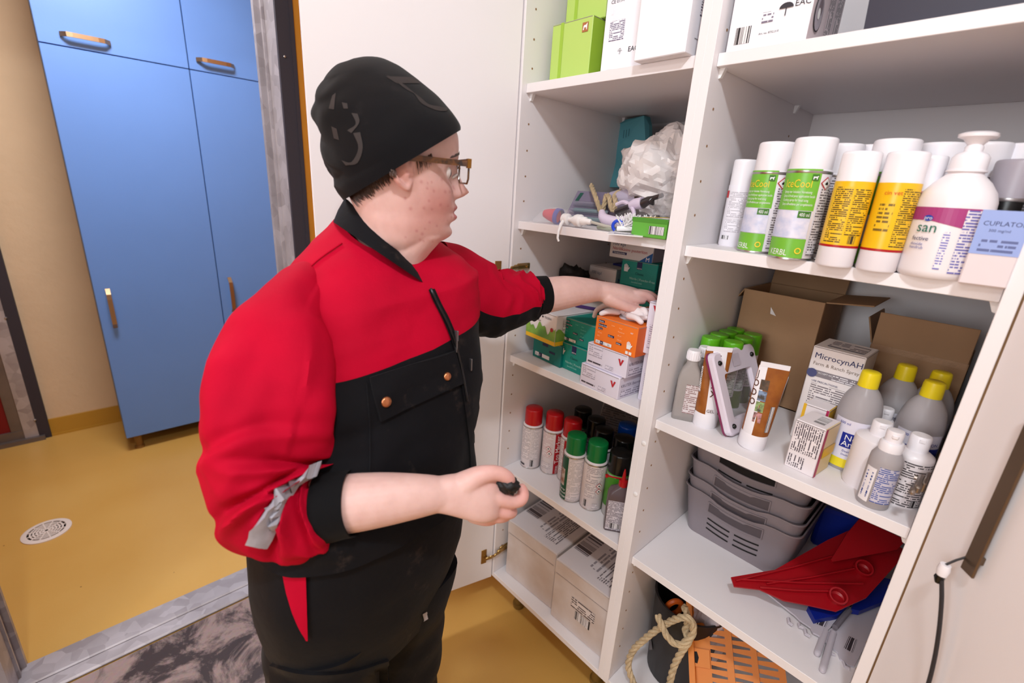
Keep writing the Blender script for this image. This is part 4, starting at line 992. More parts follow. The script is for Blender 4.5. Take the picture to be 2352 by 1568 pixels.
m = MB(); pts = cr_spline([q(1382, 486, .10), q(1386, 500, .09), q(1400, 507, .09), q(1420, 509, .09), q(1438, 502, .10), q(1450, 494, .11)], 5); m.tube(pts, [.008 + .006 * math.sin(PI * min(1, i / 20)) for i in range(len(pts))], 10); m.obj('grip', M_LILAC, t)
m = MB(); m.tube([q(1414, 486, .13), q(1444, 474, .13)], .0065, 8); m.obj('plunger_rod', M_SMK, t)
# brush on a card
t = thing('bristle_brush', 'white bristled brush on a printed card overhanging the shelf edge', 'brush', (.352, .030, z), 0)
m = MB(); m.bbox((-.005, -.02, .002), (.075, .12, .0016), .0005, M=Matrix.Rotation(.55, 4, 'Z')); m.obj('card', M_PAPER, t)
m = MB(); m.quad([Matrix.Rotation(.55, 4, 'Z') @ Vector(p) for p in ((-.03, -.05, .0034), (.012, -.05, .0034), (.012, -.03, .0034), (-.03, -.03, .0034))], 0, [(0, 0), (.042, 0), (.042, .02), (0, .02)]); m.obj('printed_text', TW((60, 70, 150), (238, 232, 234), .008), t)
m = MB()
random.seed(3)
for i in range(150):
    a = random.uniform(-.1, PI + .1); e = random.uniform(.15, 1.25); L_ = random.uniform(.026, .034); s0 = random.uniform(-.02, .03)
    b0 = Vector((s0, .012 + s0 * .6, .014)); d = Vector((math.cos(a) * math.cos(e), -.35 * math.sin(a) * math.cos(e) + .1, math.sin(e))).normalized()
    m.tube([b0, b0 + d * L_], .0011, 4, caps=True)
m.obj('bristles', mat('white_bristle', (238, 234, 234), .5), t)['kind'] = 'stuff'
m = MB(); m.tube([(-.03, -.004, .010), (.0, .012, .013), (.05, .042, .014)], .006, 8); m.obj('brush_core', M_PUMP, t)
# green box
M_GBOX = mat('green_box_board', (96, 168, 60), .45)
sz = (.085, .12, .040)
carton('udder_box', 'small green box with yellow lettering at the shelf edge by the partition', 'box', (.4195, .062, z), sz, -.03, M_GBOX, {'T': mat('pale_green_board', (150, 200, 150), .45)}, [('T', .12, .05, .40, .95, mat('yellow_band_print', (232, 196, 40), .5), 'yellow_band'), ('T', .33, .06, .020, 'ANImeter', mat('deep_yellow_ink', (240, 210, 40), .5), 'L', PI / 2 - .15), ('T', .50, .10, .98, .9, M_PAPERL, 'picture_panel'), ('F', .0, .78, 1, 1, mat('dark_green_band', (74, 140, 44), .45), 'green_band'), ('F', .52, .20, .95, .62, M_BARF, 'barcode')])
# ================================================================== RIGHT CABINET, spray and pump shelf
z = R_T[1]
G2 = 'cans on the upper right shelf'
M_ICEG = mat('ice_green_print', (116, 184, 58), .32)
M_ICED = mat('dark_leaf_print', (62, 116, 36), .4)
M_YINK = mat('yellow_ink', (240, 206, 50), .5)
M_CANW2 = mat('gloss_white_can', (240, 234, 240), .28)
T_ICE = TW((120, 112, 118), (238, 232, 238), .0042)
def icecool(label, x, y, rz, simple=False):
    r, h = .0335, .196
    L = [(-1.5, .44, .108, .147, M_ICEG), (-1.5, .44, .082, .108, M_ICEG), (-1.5, .44, .004, .036, M_ICEG), (-1.5, .40, .037, .081, mat('frost_print', (226, 222, 236), .35, col2=(196, 200, 226), vscale=60)), (-.20, .36, .070, .081, M_ICED), (.58, 1.35, .010, .118, T_ICE)]
    c = spray_can('spray_can', label, (x, y, z), r, h, .0455, M_CANW2, M_CAPW, rz, L, [] if simple else [(-1.10, .118, .0180, 'IceCool', M_YINK, .0415), (-.13, .0725, .0085, '400 ml', M_WINK, .0150), (-1.16, .0075, .0140, 'KERBL', M_WINK, .0300), (-1.08, .109, .0058, 'Spray zur lokalen Vereisung', M_WINK, .044), (-1.08, .1025, .0058, 'Spray à froid pour application locale', M_WINK, .050), (-1.08, .096, .0058, 'Cooling spray for local icing', M_WINK, .041), (-1.08, .0895, .0058, 'Spray raffreddante per congelamento', M_WINK, .049)], G2, cap_r=.95)
    diamond(c, r, .78, .126, .0105)
    rr = r + .0016; f = lambda x_, y_, k=0: ((rr + k) * math.cos(.18 - PI / 2 + x_ / rr), (rr + k) * math.sin(.18 - PI / 2 + x_ / rr), .134 + y_)
    m = MB(); m.quad([f(-.005, -.005), f(.005, -.005), f(.005, .005), f(-.005, .005)], 0)
    m.quad([f(a * .0034, b * .0034, .0004) for a, b in ((-1, -.9), (-.7, -.9), (-.5, -.2), (.4, -.2), (.5, -.9), (.8, -.9), (.9, .2), (1.2, .5), (.9, .8), (.5, .4), (-1, .4))], 1); m.obj('animal_badge', [M_ICED, M_WINK], c)
    f2 = lambda a, k: ((rr + .0002) * math.cos(.16 - PI / 2 + k * math.cos(a) / rr), (rr + .0002) * math.sin(.16 - PI / 2 + k * math.cos(a) / rr), .0165 + k * math.sin(a))
    m = MB(); n = 16
    for i in range(n): a0, a1 = 2 * PI * i / n, 2 * PI * (i + 1) / n; m.quad([f2(a0, .0052), f2(a1, .0052), f2(a1, .0033), f2(a0, .0033)])
    m.obj('logo', M_YINK, c)
    return c
spray_can('spray_can', 'slim plain white spray can next to the partition', (.537, .140, z), .0240, .173, .050, M_CANW2, M_CAPW, .35, [(-.8, .9, .060, .110, TW((190, 182, 190), (238, 232, 238), .003)), (-.8, .5, .030, .055, TW((190, 182, 190), (238, 232, 238), .003)), (-.9, -.2, .014, .022, M_BARF), (-1.3, -.95, .098, .112, mat('hazard_red', (190, 40, 48), .5))], (), G2, cap_r=.97, stepped=False)
icecool('green and white IceCool can behind the front one, its name half hidden', .616, .073, .20)
icecool('green and white IceCool can with the KERBL name showing, front row', .690, .027, .42)
c = spray_can('spray_can', 'white text-covered can behind the front IceCool can', (.712, .105, z), .0325, .194, .045, M_CANW2, M_CAPW, .35, [(-.6, 1.3, .01, .142, TW((110, 104, 112), (226, 218, 224), .0042))], (), G2, cap_r=.95)
M_YEL = mat('yellow_can_print', (238, 188, 28), .3)
T_YEL = TW((74, 58, 16), (238, 188, 28), .0030)
def vet(label, x, y, rz, front=False):
    c = spray_can('spray_can', label, (x, y, z), .0262, .172, .043, M_CANW2, M_CAPW, rz, [(-PI, PI, .034, .129, M_YEL), (-PI, PI, .0305, .034, M_RSTR), (-.95 if not front else .25, -.02 if not front else 1.25, .038, .121, T_YEL)] + ([(.10, 1.05, .050, .118, T_YEL), (.35, .75, .037, .049, mat_bars('yellow_barcode', (60, 46, 20), (232, 186, 40), .0007))] if not front else [(-.7, .0, .060, .10, TW((120, 92, 20), (238, 188, 28), .006))]), [(-.62, .112, .0085, 'cin vet', mat('red_orange_ink', (208, 76, 30), .6))] if front else [], G2, cap_r=1.0, stepped=False)
    return c
vet('yellow and white spray can covered in black print, left of the two', .763, .006, .25)
vet('yellow and white spray can nearest the shelf edge', .817, -.0135 + .032, .20, True)
icecool('green and white IceCool can between and behind the two yellow cans', .789, .080, .30, True)
for i, (x, y, lab) in enumerate(((.748, .150, 'white capped can, third row behind the yellow cans'), (.838, .140, 'white capped can behind the nearest yellow can'), (.888, .150, 'white capped can behind the pump bottle'), (.930, .175, 'white capped can in the far right corner'))):
    spray_can('spray_can', lab, (x, y, z), .0325, .196, .045, M_CANW2, M_CAPW, .3, [(-1.3, 1.3, .01, .146, TW((110, 104, 112), (206, 198, 206), .0042))], (), G2, cap_r=.95)
c = spray_can('spray_can', 'pink and red can with a black and yellow stripe between yellow can and pump bottle', (.838, .060, z), .0215, .170, .050, mat('pink_can_print', (226, 140, 150), .35, col2=(196, 20, 44), vscale=22), M_CAPW, .3, [(-1.6, 1.6, .002, .009, M_BLKC), (-1.6, 1.6, .113, .118, M_BLKC), (.05, .75, .022, .082, M_BLKC), (.22, .60, .030, .076, mat('neon_yellow_print', (238, 230, 50), .4))], (), G2, cap_r=.98, stepped=False)
# pump bottle
M_HDPE = mat('white_hdpe', (238, 230, 232), .32, sss=0.0)
t = thing('pump_bottle', 'white pump bottle with a magenta band and green name', 'bottle', (.883, .040, z), .10)
r = .0445
m = MB(); m.lathe([(r * .9, 0), (r * .985, .004), (r, .010), (r, .098), (r * .985, .108), (r * .90, .120), (r * .70, .133), (r * .52, .141), (r * .44, .145), (r * .44, .149)], 36); m.obj('bottle_body', M_HDPE, t)
m = MB(); m.lathe([(.0225, .147), (.0225, .149), (.0205, .150), (.0205, .166), (.017, .171), (.010, .174), (.010, .180), (.0075, .184)], 24); m.obj('pump_collar', M_CAPW, t)
m = MB(); m.lathe([(.0075, .182), (.013, .190), (.019, .1925), (.0195, .1965), (.014, .199), (.0001, .199)], 24, sx=1.1); m.bbox((.012, .010, .194), (.02, .014, .007), .003); m.obj('pump_head', M_CAPW, t)
m = MB(); n = 22
for i in range(n):
    a0, a1 = -1.35 + 2.7 * i / n, -1.35 + 2.7 * (i + 1) / n; zf = lambda a: .080 - .010 * max(0, (a + .5)) if a > -.5 else .080
    rr = r + .0005; f = lambda a, z_: (rr * math.cos(a - PI / 2), rr * math.sin(a - PI / 2), z_)
    m.quad([f(a0, zf(a0)), f(a1, zf(a1)), f(a1, .098), f(a0, .098)], 0, smooth=True)
m.obj('magenta_band', mat('magenta_print', (168, 62, 122), .4), t)
f = lambda a, z_, k=0: ((r + .0012 + k) * math.cos(a - PI / 2), (r + .0012 + k) * math.sin(a - PI / 2), z_)
m = MB(); m.quad([f(-.55 + .13 * math.cos(q * PI / 8), .083 + .0042 * math.sin(q * PI / 8)) for q in range(16)]); m.obj('pro_oval', mat('blue_oval_print', (40, 70, 170), .5), t)
for s_, a, zz, size, mm in (('pro', -.65, .081, .0072, M_WINK), ('san', -.78, .064, .020, mat('green_name_ink', (30, 110, 90), .5)), ('fective', -.85, .052, .0085, M_NAVY), ('dioxide', -.85, .045, .0058, mat('violet_blue_ink', (96, 100, 170), .6)), ('handrub', -.85, .040, .0058, MATS['violet_blue_ink'])):
    m = MB(); rr = r + .0016; put_text(m, s_, size, lambda x_, y_, a=a, zz=zz: (rr * math.cos(a - PI / 2 + x_ / rr), rr * math.sin(a - PI / 2 + x_ / rr), zz + y_)); m.obj('lettering', mm, t)
m = MB(); m.arc(r + .0008, .33 - PI / 2, 1.1 - PI / 2, .010, .096, 8); m.obj('printed_label', TW((110, 108, 180), (238, 230, 232), .0040), t)
m = MB(); m.arc(r + .0008, -.05 - PI / 2, .12 - PI / 2, .014, .066, 3); me_ = m.obj('printed_label', TW((120, 118, 190), (238, 230, 232), .0036), t)
# dark can with grey cap, yellow bundle, blue and white carton
spray_can('spray_can', 'black can with a wide grey cap at the right end', (.9335, .105, z), .0285, .168, .046, M_BLKC, mat('grey_plastic_cap', (168, 158, 166), .35), .3, [(.3, 1.2, .01, .12, TW((150, 146, 150), (70, 66, 70), .004))], (), G2, cap_r=1.0)
o = crumple('yellow_sponge', 'yellow bundle in clear wrap between pump bottle and blue carton', 'sponge', (.9235, .045, z), (.014, .024, .022), mat('yellow_foam', (214, 166, 34), .8, bump=.6, bscale=90), 6, amp=.3, subs=3)
sz = (.048, .06, .098)
t = carton('medicine_carton', 'pale blue and white Cuplaton carton at the shelf right end', 'box', (.9385, .024, z), sz, .06, mat('pink_white_board', (226, 212, 214), .5), None, [('F', 0, .42, 1, 1, mat('pale_blue_print', (150, 168, 222), .45), 'blue_panel'), ('F', .10, .80, .0082, 'CUPLATON', M_NAVY), ('F', .25, .72, .0050, '300 mg/ml', M_NAVY), ('F', .15, .46, .9, .64, TW((90, 100, 150), (150, 168, 222), .006), 'printed_text')])
# ================================================================== RIGHT CABINET, bottle shelf
z = R_T[2]
M_CLB = mat('frosted_clear_plastic', (214, 204, 200), .3, trans=.55, ior=1.2)
M_LIQ = mat('cloudy_bottle_plastic', (200, 192, 194), .28, trans=.35, ior=1.2)
def flat_bottle(label, x, y, rz):
    t = thing('dosing_bottle', label, 'bottle', (x, y, z), rz, 'flat clear bottles')
    m = MB(); m.rings([rrect(.023, .0155, .006, .0), rrect(.0245, .017, .007, .003), rrect(.0245, .017, .007, .098), rrect(.020, .015, .008, .120), rrect(.0125, .0125, .0120, .136), rrect(.0120, .0120, .0115, .147)]); m.obj('bottle_body', M_CLB, t)
    m = MB(); m.lathe([(.0145, .145), (.0148, .165), (.0135, .168), (.0001, .168)], 20)
    for i in range(20): a = i * PI / 10; m.box((0, 0, 0), (.0012, .0012, .016), M=Matrix.Translation((.0148 * math.cos(a), .0148 * math.sin(a), .155)) @ Matrix.Rotation(a, 4, 'Z'))
    m.obj('cap', M_CAPW, t)
    m = MB(); m.quad([(-.004, -.0174, .02), (.0225, -.0174, .02), (.0225, -.0174, .09), (-.004, -.0174, .09)], 0, [(0, 0), (.027, 0), (.027, .07), (0, .07)]); m.obj('label', TW((150, 120, 120), (214, 204, 206), .0045), t)
    return t
flat_bottle('flat clear bottle with a white cap at the shelf corner, front one', .5325, .078, .45)
flat_bottle('flat clear bottle with a white cap behind the front one', .5365, .112 + .012, .45)
# gel tubes standing on their caps
M_WOOD = mat('wood_brown_print', (158, 92, 32), .4, col2=(140, 76, 24), vscale=50)
M_TUBEW = mat('white_tube_plastic', (238, 232, 236), .32)
def gel_tube(label, x, y, rz, word, lean=(0, 0), pics=False):
    t = thing('gel_tube', label, 'tube', (x, y, z), 0, 'brown gel tubes', rot=(lean[0], lean[1], rz))
    n = 28; R = []
    prof = [(.0245, .034), (.0250, .040), (.0252, .060), (.0250, .100), (.0245, .140), (.0240, .165), (.0238, .178)]
    for i, (w_, zz) in enumerate(prof):
        k = max(0.03, 1 - ((zz - .034) / .144) ** 1.4)
        R.append([(w_ * 1.12 * math.cos(2 * PI * j / n) * lerp(1.08, .92, k), w_ * math.sin(2 * PI * j / n) * k, zz) for j in range(n)])
    stripe = lambda i, j: (1 if ((j / n * 360 > 243 and j / n * 360 < 302) if not pics else (j / n * 360 > 190 and j / n * 360 < 232)) else 0)
    m = MB(); m.rings(R, 0, True, True, True, True, stripe); m.obj('tube_body', [M_WOOD, M_TUBEW], t)
    m = MB(); m.box((0, 0, .181), (.054, .0022, .010)); m.obj('crimp', M_TUBEW, t)
    m = MB(); m.lathe([(.0245, 0), (.0262, .003), (.0262, .028), (.0250, .034), (.02, .0345)], 26); m.obj('cap', M_TUBEW, t)
    def on(a, zz, k=.0008):
        kk = max(0.03, 1 - ((zz - .034) / .144) ** 1.4); w_ = .0248
        return ((w_ * 1.12 * lerp(1.08, .92, kk) + k) * math.cos(a), (w_ * kk + k) * math.sin(a), zz)
    a0 = math.radians(268) if not pics else math.radians(208)
    for i, ch in enumerate(word):
        m = MB(); zz = .160 - .0195 * i
        put_text(m, ch, .020, lambda x_, y_, zz=zz: on(a0 + x_ / .026, zz + y_ - .006), 0, 'C', .01); m.obj('lettering', mat('dark_brown_ink', (86, 40, 20), .5), t)
    if pics:
        cols = ((104, 78, 56), (130, 150, 180), (150, 176, 108), (204, 140, 140))
        for i, c_ in enumerate(cols):
            m = MB(); zz = .130 - .0225 * i
            P_ = [on(math.radians(a), zz + b, .0010) for a, b in ((231, .0), (264, .0), (264, .0205), (231, .0205))]
            m.quad(P_); m.obj('animal_picture', mat('tube_picture_%d' % i, c_, .45, col2=(70, 60, 52), vscale=120), t)
        m = MB(); m.quad([on(math.radians(a), b) for a, b in ((292, .045), (312, .045), (312, .10), (292, .10))], 0, [(0, 0), (.055, 0), (.055, .012), (0, .012)][::1]); m.obj('barcode', mat_bars('tube_barcode', unit=.0012), t)
    else:
        m = MB(); m.quad([on(math.radians(a), b) for a, b in ((176, .08), (200, .08), (200, .14), (176, .14))], 0, [(0, 0), (.012, 0), (.012, .06), (0, .06)]); m.obj('printed_text', TW((120, 110, 110), (236, 230, 232), .004), t)
        m = MB(); put_text(m, 'GEL', .010, lambda x_, y_: on(math.radians(248) + x_ / .026, .040 + y_)); m.obj('lettering', MATS['dark_brown_ink'], t)
    return t
gel_tube('brown striped gel tube lettered OPAX beside the clear bottles', .580, .090, .75, 'TOPAX')
gel_tube('brown gel tube with animal pictures in front of the white frame', .688, .078, .55, 'JODO', (.0, .05), True)
# green capped cans in two rows
M_LIMEC = mat('lime_plastic_cap', (92, 172, 24), .3)
G3 = 'lime capped cans on the middle right shelf'
labs = ['lime capped can, first in the row along the partition', 'lime capped can, second in the row along the partition', 'lime capped can, third in the row along the partition', 'lime capped can, last in the row along the partition', 'lime capped can, first of the row behind the white frame', 'lime capped can, second of the row behind the white frame', 'lime capped can, last of the row behind the white frame']
for (x, y), lab in zip(((.5270, .165), (.5255, .212), (.5270, .257), (.5285, .300), (.5745, .178), (.5730, .240), (.5745, .290)), labs):
    spray_can('spray_can', lab, (x, y, z), .0215, .182, .050, M_CANW2, M_LIMEC, .5, [(-1.2, 1.2, .004, .05, mat('olive_can_print', (104, 122, 50), .4)), (-.9, .9, .055, .125, TW((140, 150, 130), (226, 226, 220), .004))], (), G3, cap_r=1.0, stepped=False)
# white framed panel leaning on the cans
o0 = Vector((.6404, .0641, z)); wv = Vector((.122, .992, 0)).normalized(); uv_ = Vector((-.40, -.015, .916)).normalized(); nv = wv.cross(uv_).normalized()
t = thing('kitchen_scale', 'white plastic frame with clear window and black feet leaning on lime capped cans', 'scale', o0, 0)
def fp(a, b, c=0): return wv * a + uv_ * b + nv * c
WF, HF = .172, .186
def rr2(a0, b0, a1, b1, r_, c, k=4):
    out = []
    for cx, cy, s0 in ((a1 - r_, b1 - r_, 0), (a0 + r_, b1 - r_, PI / 2), (a0 + r_, b0 + r_, PI), (a1 - r_, b0 + r_, 1.5 * PI)):
        for i in range(k + 1): out.append(fp(cx + r_ * math.cos(s0 + PI / 2 * i / k), cy + r_ * math.sin(s0 + PI / 2 * i / k), c))
    return out
sg = 1 if nv.x > 0 else -1
m = MB()
m.rings([rr2(0, .002, WF, HF, .014, 0), rr2(0, .002, WF, HF, .014, sg * .010), rr2(.004, .006, WF - .004, HF - .004, .012, sg * .013), rr2(.030, .034, WF - .030, HF - .050, .006, sg * .012), rr2(.033, .037, WF - .033, HF - .053, .005, sg * .002), rr2(.033, .037, WF - .033, HF - .053, .005, 0)], capa=False, capb=False, smooth=False); m.obj('frame', mat('lilac_white_frame', (226, 214, 226), .35), t)
m = MB(); m.rings([rr2(-.001, .001, WF + .001, HF + .001, .014, -sg * .004), rr2(-.001, .001, WF + .001, HF + .001, .014, 0)], capa=True, capb=False, smooth=False)
m = MB(); R0_ = rr2(-.001, .001, WF + .001, HF + .001, .014, -sg * .004); R1_ = rr2(-.001, .001, WF + .001, HF + .001, .014, sg * .001); m.rings([R0_, R1_], capa=False, capb=False); m.obj('edge_trim', mat('plum_trim', (130, 44, 84), .4), t)
m = MB(); m.quad(rr2(.031, .035, WF - .031, HF - .051, .005, sg * .003)); m.obj('window', mat_film('smoked_window', (150, 140, 150), .72, .1), t)
for a, b in ((.020, .022), (WF - .020, .022), (.020, HF - .024), (WF - .020, HF - .024)):
    m = MB(); m.lathe([(.0055, 0), (.0055, .003), (.004, .005), (.0001, .005)], 12, M=Matrix.Translation(fp(a, b, sg * .012)) @ nv.to_track_quat('Z', 'Y').to_matrix().to_4x4() @ (Matrix.Identity(4) if sg > 0 else Matrix.Rotation(PI, 4, 'X'))); m.obj('foot', M_BLKC, t)
m = MB(); m.quad(rr2(.070, HF - .040, .100, HF - .012, .003, sg * .0136)); m.obj('battery_cover', mat('lilac_grey_cover', (206, 194, 206), .4), t)
# paper slip and brown cartons
M_KRAFT = mat('brown_corrugated_board', (172, 134, 100), .8, var=.08, vscale=14, bump=.1, bscale=90)
M_KRAFTD = mat('brown_board_inside', (124, 88, 60), .85)
def open_box(label, loc, sz, rz, flaps, extra=()):
    t = thing('cardboard_box', label, 'box', loc, rz, 'brown cardboard boxes')
    a, b, h = sz[0] / 2, sz[1] / 2, sz[2]; tk = .004
    for nm, c_, d_ in (('wall', (0, -b + tk / 2, h / 2), (2 * a, tk, h)), ('wall', (0, b - tk / 2, h / 2), (2 * a, tk, h)), ('wall', (-a + tk / 2, 0, h / 2), (tk, 2 * b - 2 * tk, h)), ('wall', (a - tk / 2, 0, h / 2), (tk, 2 * b - 2 * tk, h)), ('base', (0, 0, tk / 2), (2 * a, 2 * b, tk))):
        m = MB(); m.bbox(c_, d_, .001); m.obj(nm, M_KRAFT, t)
    for side, ln, ang in flaps:
        m = MB()
        if side in 'FB':
            s_ = -1 if side == 'F' else 1
            Mx = Matrix.Translation((0, s_ * b, h)) @ Matrix.Rotation(-s_ * ang, 4, 'X'); m.bbox((0, 0, ln / 2), (2 * a * .98, tk * .8, ln), .001, M=Mx)
        else:
            s_ = -1 if side == 'L' else 1
            Mx = Matrix.Translation((s_ * a, 0, h)) @ Matrix.Rotation(s_ * ang, 4, 'Y'); m.bbox((0, 0, ln / 2), (tk * .8, 2 * b * .96, ln), .001, M=Mx)
        m.obj('flap', M_KRAFT, t)
    return t
t = open_box('tall brown cardboard box with a torn sticker beside the lime caps', (.603, .435, z), (.182, .18, .278), 0, (('B', .07, .25), ('L', .06, 2.6), ('R', .09, 1.45)))
m = MB(); m.quad([(-.02, -.0912, .245), (-.004, -.0912, .225), (-.018, -.0912, .228)]); m.obj('torn_sticker', M_PAPER, t)
t = open_box('brown cardboard box at the back right with a raised flap', (.873, .475, z), (.165, .165, .20), 0, (('F', .075, .12), ('L', .06, .3)))
m = MB(); m.box((.0, -.0832, .197), (.16, .0012, .02)); m.obj('torn_edge', mat('torn_board', (176, 140, 110), .9, bump=.8, bscale=120), t)
m = MB(); m.bbox((0, 0, .045), (.052, .0008, .09), .0002, M=Matrix.Rotation(-.25, 4, 'X')); m.quad([Matrix.Rotation(-.25, 4, 'X') @ Vector(p) for p in ((-.024, -.0006, .006), (.024, -.0006, .006), (.024, -.0006, .086), (-.024, -.0006, .086))], 1, [(0, 0), (0, .05), (.08, .05), (.08, 0)])
o = m.obj('paper_slip', [M_PAPER, TW((90, 84, 110), (220, 208, 220), .012)]); o.location = (.634, .312, z); o.rotation_euler = (0, .1, .3); tag(o, 'paper slip with writing leaning on the brown box', 'paper slip')
# spray carton
sz = (.092, .096, .212)
t = carton('spray_carton', 'tall white MicrocynAH carton with a grey band and bent lid', 'box', (.773, .246, z), sz, -.03, mat('warm_white_board', (234, 224, 222), .5), {'R': mat('grey_white_side', (200, 188, 186), .55)}, [('F', .08, .885, .0165, 'MicrocynAH', M_NAVY), ('F', .08, .815, .0100, 'Farm & Ranch Spray', mat('taupe_ink', (130, 112, 100), .6)), ('F', 0, .70, 1, .765, mat('grey_band_print', (132, 124, 130), .5), 'grey_band'), ('F', .22, .735, .0048, 'ACCEPT NO SUBSTITUTES', M_WINK), ('F', .5, .705, .95, .755, TW((226, 220, 224), (132, 124, 130), .004), 'printed_text'), ('F', .14, .645, .0055, 'USE PRECAUTIONS:', M_NAVY), ('F', .14, .40, .9, .63, TW((130, 120, 124), (234, 224, 222), .0048), 'printed_text'), ('T', .2, .2, .9, .8, TW((120, 112, 120), (216, 206, 206), .012), 'printed_text')])
O, X, Y, w_, h_, n = face_frame(sz, 'F'); m = MB(); m.quad([O + X * (.10 * w_ + .0095 * math.cos(q * PI / 10)) + Y * (.73 * h_ + .0095 * math.sin(q * PI / 10)) + n * .0022 for q in range(20)]); m.obj('round_seal', mat('navy_seal', (74, 78, 120), .5), t)
# two small medicine cartons
M_MEDW = mat('medicine_white_board', (232, 222, 224), .5)
M_MAG = mat('magenta_edge_print', (176, 40, 84), .5); M_MY = mat('med_yellow_print', (228, 176, 40), .5)
carton('medicine_carton', 'small white medicine carton with dense print and a magenta edge', 'box', (.7905, .0845, z), (.052, .068, .101), -.117, M_MEDW, {'R': mat('pale_gold_board', (222, 196, 150), .5)}, [('F', .06, .38, .94, .96, TW((90, 80, 88), (232, 222, 224), .0036), 'printed_text', True), ('F', .06, .06, .6, .30, TW((90, 80, 88), (232, 222, 224), .0036), 'printed_text', True), ('T', .45, .25, .8, .8, M_BARF, 'barcode', True), ('R', 0, 0, .16, 1, M_MAG, 'magenta_edge'), ('R', .2, .36, 1, .56, M_MY, 'yellow_band')], 'small medicine cartons')
carton('medicine_carton', 'small yellow and white medicine carton behind the printed one', 'box', (.7725, .163, z), (.046, .046, .105), -.06, M_MEDW, {'L': M_MY, 'R': M_MY}, [('F', 0, 0, .12, 1, M_MY, 'yellow_edge'), ('F', .90, 0, 1.0, 1, M_MAG, 'magenta_edge')], 'small medicine cartons')
# disinfectant bottles with yellow caps
M_YCAP = mat('yellow_screw_cap', (236, 210, 28), .35)
def neo(label, x, y, rz, front=True):
    t = thing('disinfectant_bottle', label, 'bottle', (x, y, z), rz, 'yellow capped disinfectant bottles'); r = .0355
    m = MB(); m.lathe([(r * .92, 0), (r, .005), (r, .108), (r * .985, .120), (r * .93, .134), (r * .82, .148), (r * .64, .160), (r * .46, .168), (r * .40, .172)], 32); m.obj('bottle_body', M_LIQ, t)
    m = MB(); m.lathe([(.0165, .169), (.0160, .192), (.0150, .1975), (.012, .1995), (.0001, .1995)], 26); m.obj('cap', M_YCAP, t)
    m = MB(); m.arc(r + .0004, -1.15 - PI / 2, 1.0 - PI / 2, .008, .106, 18); m.obj('label', mat('lilac_label', (226, 220, 232), .4), t)
    m = MB(); m.arc(r + .0007, -1.15 - PI / 2, 1.0 - PI / 2, .008, .026, 18); m.obj('yellow_band', mat('label_yellow', (236, 214, 40), .4), t)
    rr = r + .0011
    if front:
        m = MB(); m.arc(r + .0008, -.55 - PI / 2, 1.0 - PI / 2, .050, .080, 12); m.obj('blue_panel', mat('royal_blue_print', (10, 36, 140), .45), t)
        W_ = M_WINK; T_ = [('500 ml', -.80, .096, .0068, mat('blue_label_ink', (40, 50, 150), .5)), ('Neo', -.38, .0655, .0160, W_), ('Amisept', -.48, .0530, .0160, W_), ('ORION', .05, .085, .0085, MATS['blue_label_ink']), ('Desinfioiva', -.34, .041, .0060, MATS['blue_label_ink']), ('Desinfektion', -.34, .034, .0050, MATS['blue_label_ink'])]
    else:
        T_ = [('Neo-Amisept', -.75, .094, .0080, M_NAVY), ('500 ml', -.75, .084, .0068, MATS.get('blue_label_ink') or mat('blue_label_ink', (40, 50, 150), .5))]
        m = MB(); m.arc(r + .0008, -.7 - PI / 2, .25 - PI / 2, .03, .08, 10); m.obj('printed_text', TW((110, 112, 170), (226, 220, 232), .0045), t)
        diamond(t, r, .62, .074, .012)
    for s_, a, zz, size, mm in T_:
        m = MB(); put_text(m, s_, size, lambda x_, y_, a=a, zz=zz: (rr * math.cos(a - PI / 2 + x_ / rr), rr * math.sin(a - PI / 2 + x_ / rr), zz + y_)); m.obj('lettering', mm, t)
    return t
neo('yellow capped bottle with the blue Neo Amisept panel beside medicine cartons', .8365, .158, .25)
neo('yellow capped bottle standing farthest back before the brown box', .874, .275, .25, False)
neo('yellow capped bottle nearest the right side panel', .9235, .202, .30)
neo('yellow capped bottle hidden behind the one at the right panel', .9255, .285, .25, False)
def round_bottle(label, x, y, r, hb, h, rz=0.0, label_mat=None, capr=.0145, dome=.012):
    t = thing('white_bottle', label, 'bottle', (x, y, z), rz, 'white bottles on the middle right shelf')
    m = MB(); m.lathe([(r * .95, 0), (r, .003), (r, hb), (r * .97, hb + dome * .4), (r * .75, hb + dome * .8), (capr * 1.05, hb + dome)], 30); m.obj('bottle_body', M_HDPE, t)
    m = MB(); m.lathe([(capr, hb + dome), (capr * 1.02, h - .002), (capr * .9, h), (.0001, h)], 24); m.box((0, -capr * 1.0, h - .006), (.008, .003, .005)); m.obj('cap', M_CAPW, t)
    if label_mat:
        m = MB(); m.arc(r + .0004, -1.2 - PI / 2, 1.2 - PI / 2, .004, hb * .96, 16); m.obj('label', label_mat, t)
    return t
t = round_bottle('plain white flip-top bottle in front of the Neo Amisept bottle', .880, .106, .0335, .092, .130, .2)
t = round_bottle('small white flip-top bottle behind the plain white one', .871, .205, .022, .09, .124, .2, None, .012)
t = round_bottle('white flip-top bottle with black printed label by the right panel', .9345, .098, .0275, .090, .130, .25, TW((80, 74, 78), (230, 220, 222), .0042))
m = MB(); m.arc(.0275 + .0009, .35 - PI / 2, .75 - PI / 2, .006, .018, 4); m.obj('barcode', M_BAR, t)
t = thing('spray_bottle', 'small clear spray bottle with blue print at the shelf front', 'bottle', (.9045, .047, z), .2)
r = .0235; m = MB(); m.lathe([(r * .9, 0), (r, .004), (r, .084), (r * .96, .094), (r * .75, .104), (.0145, .108)], 28); m.obj('bottle_body', M_LIQ, t)
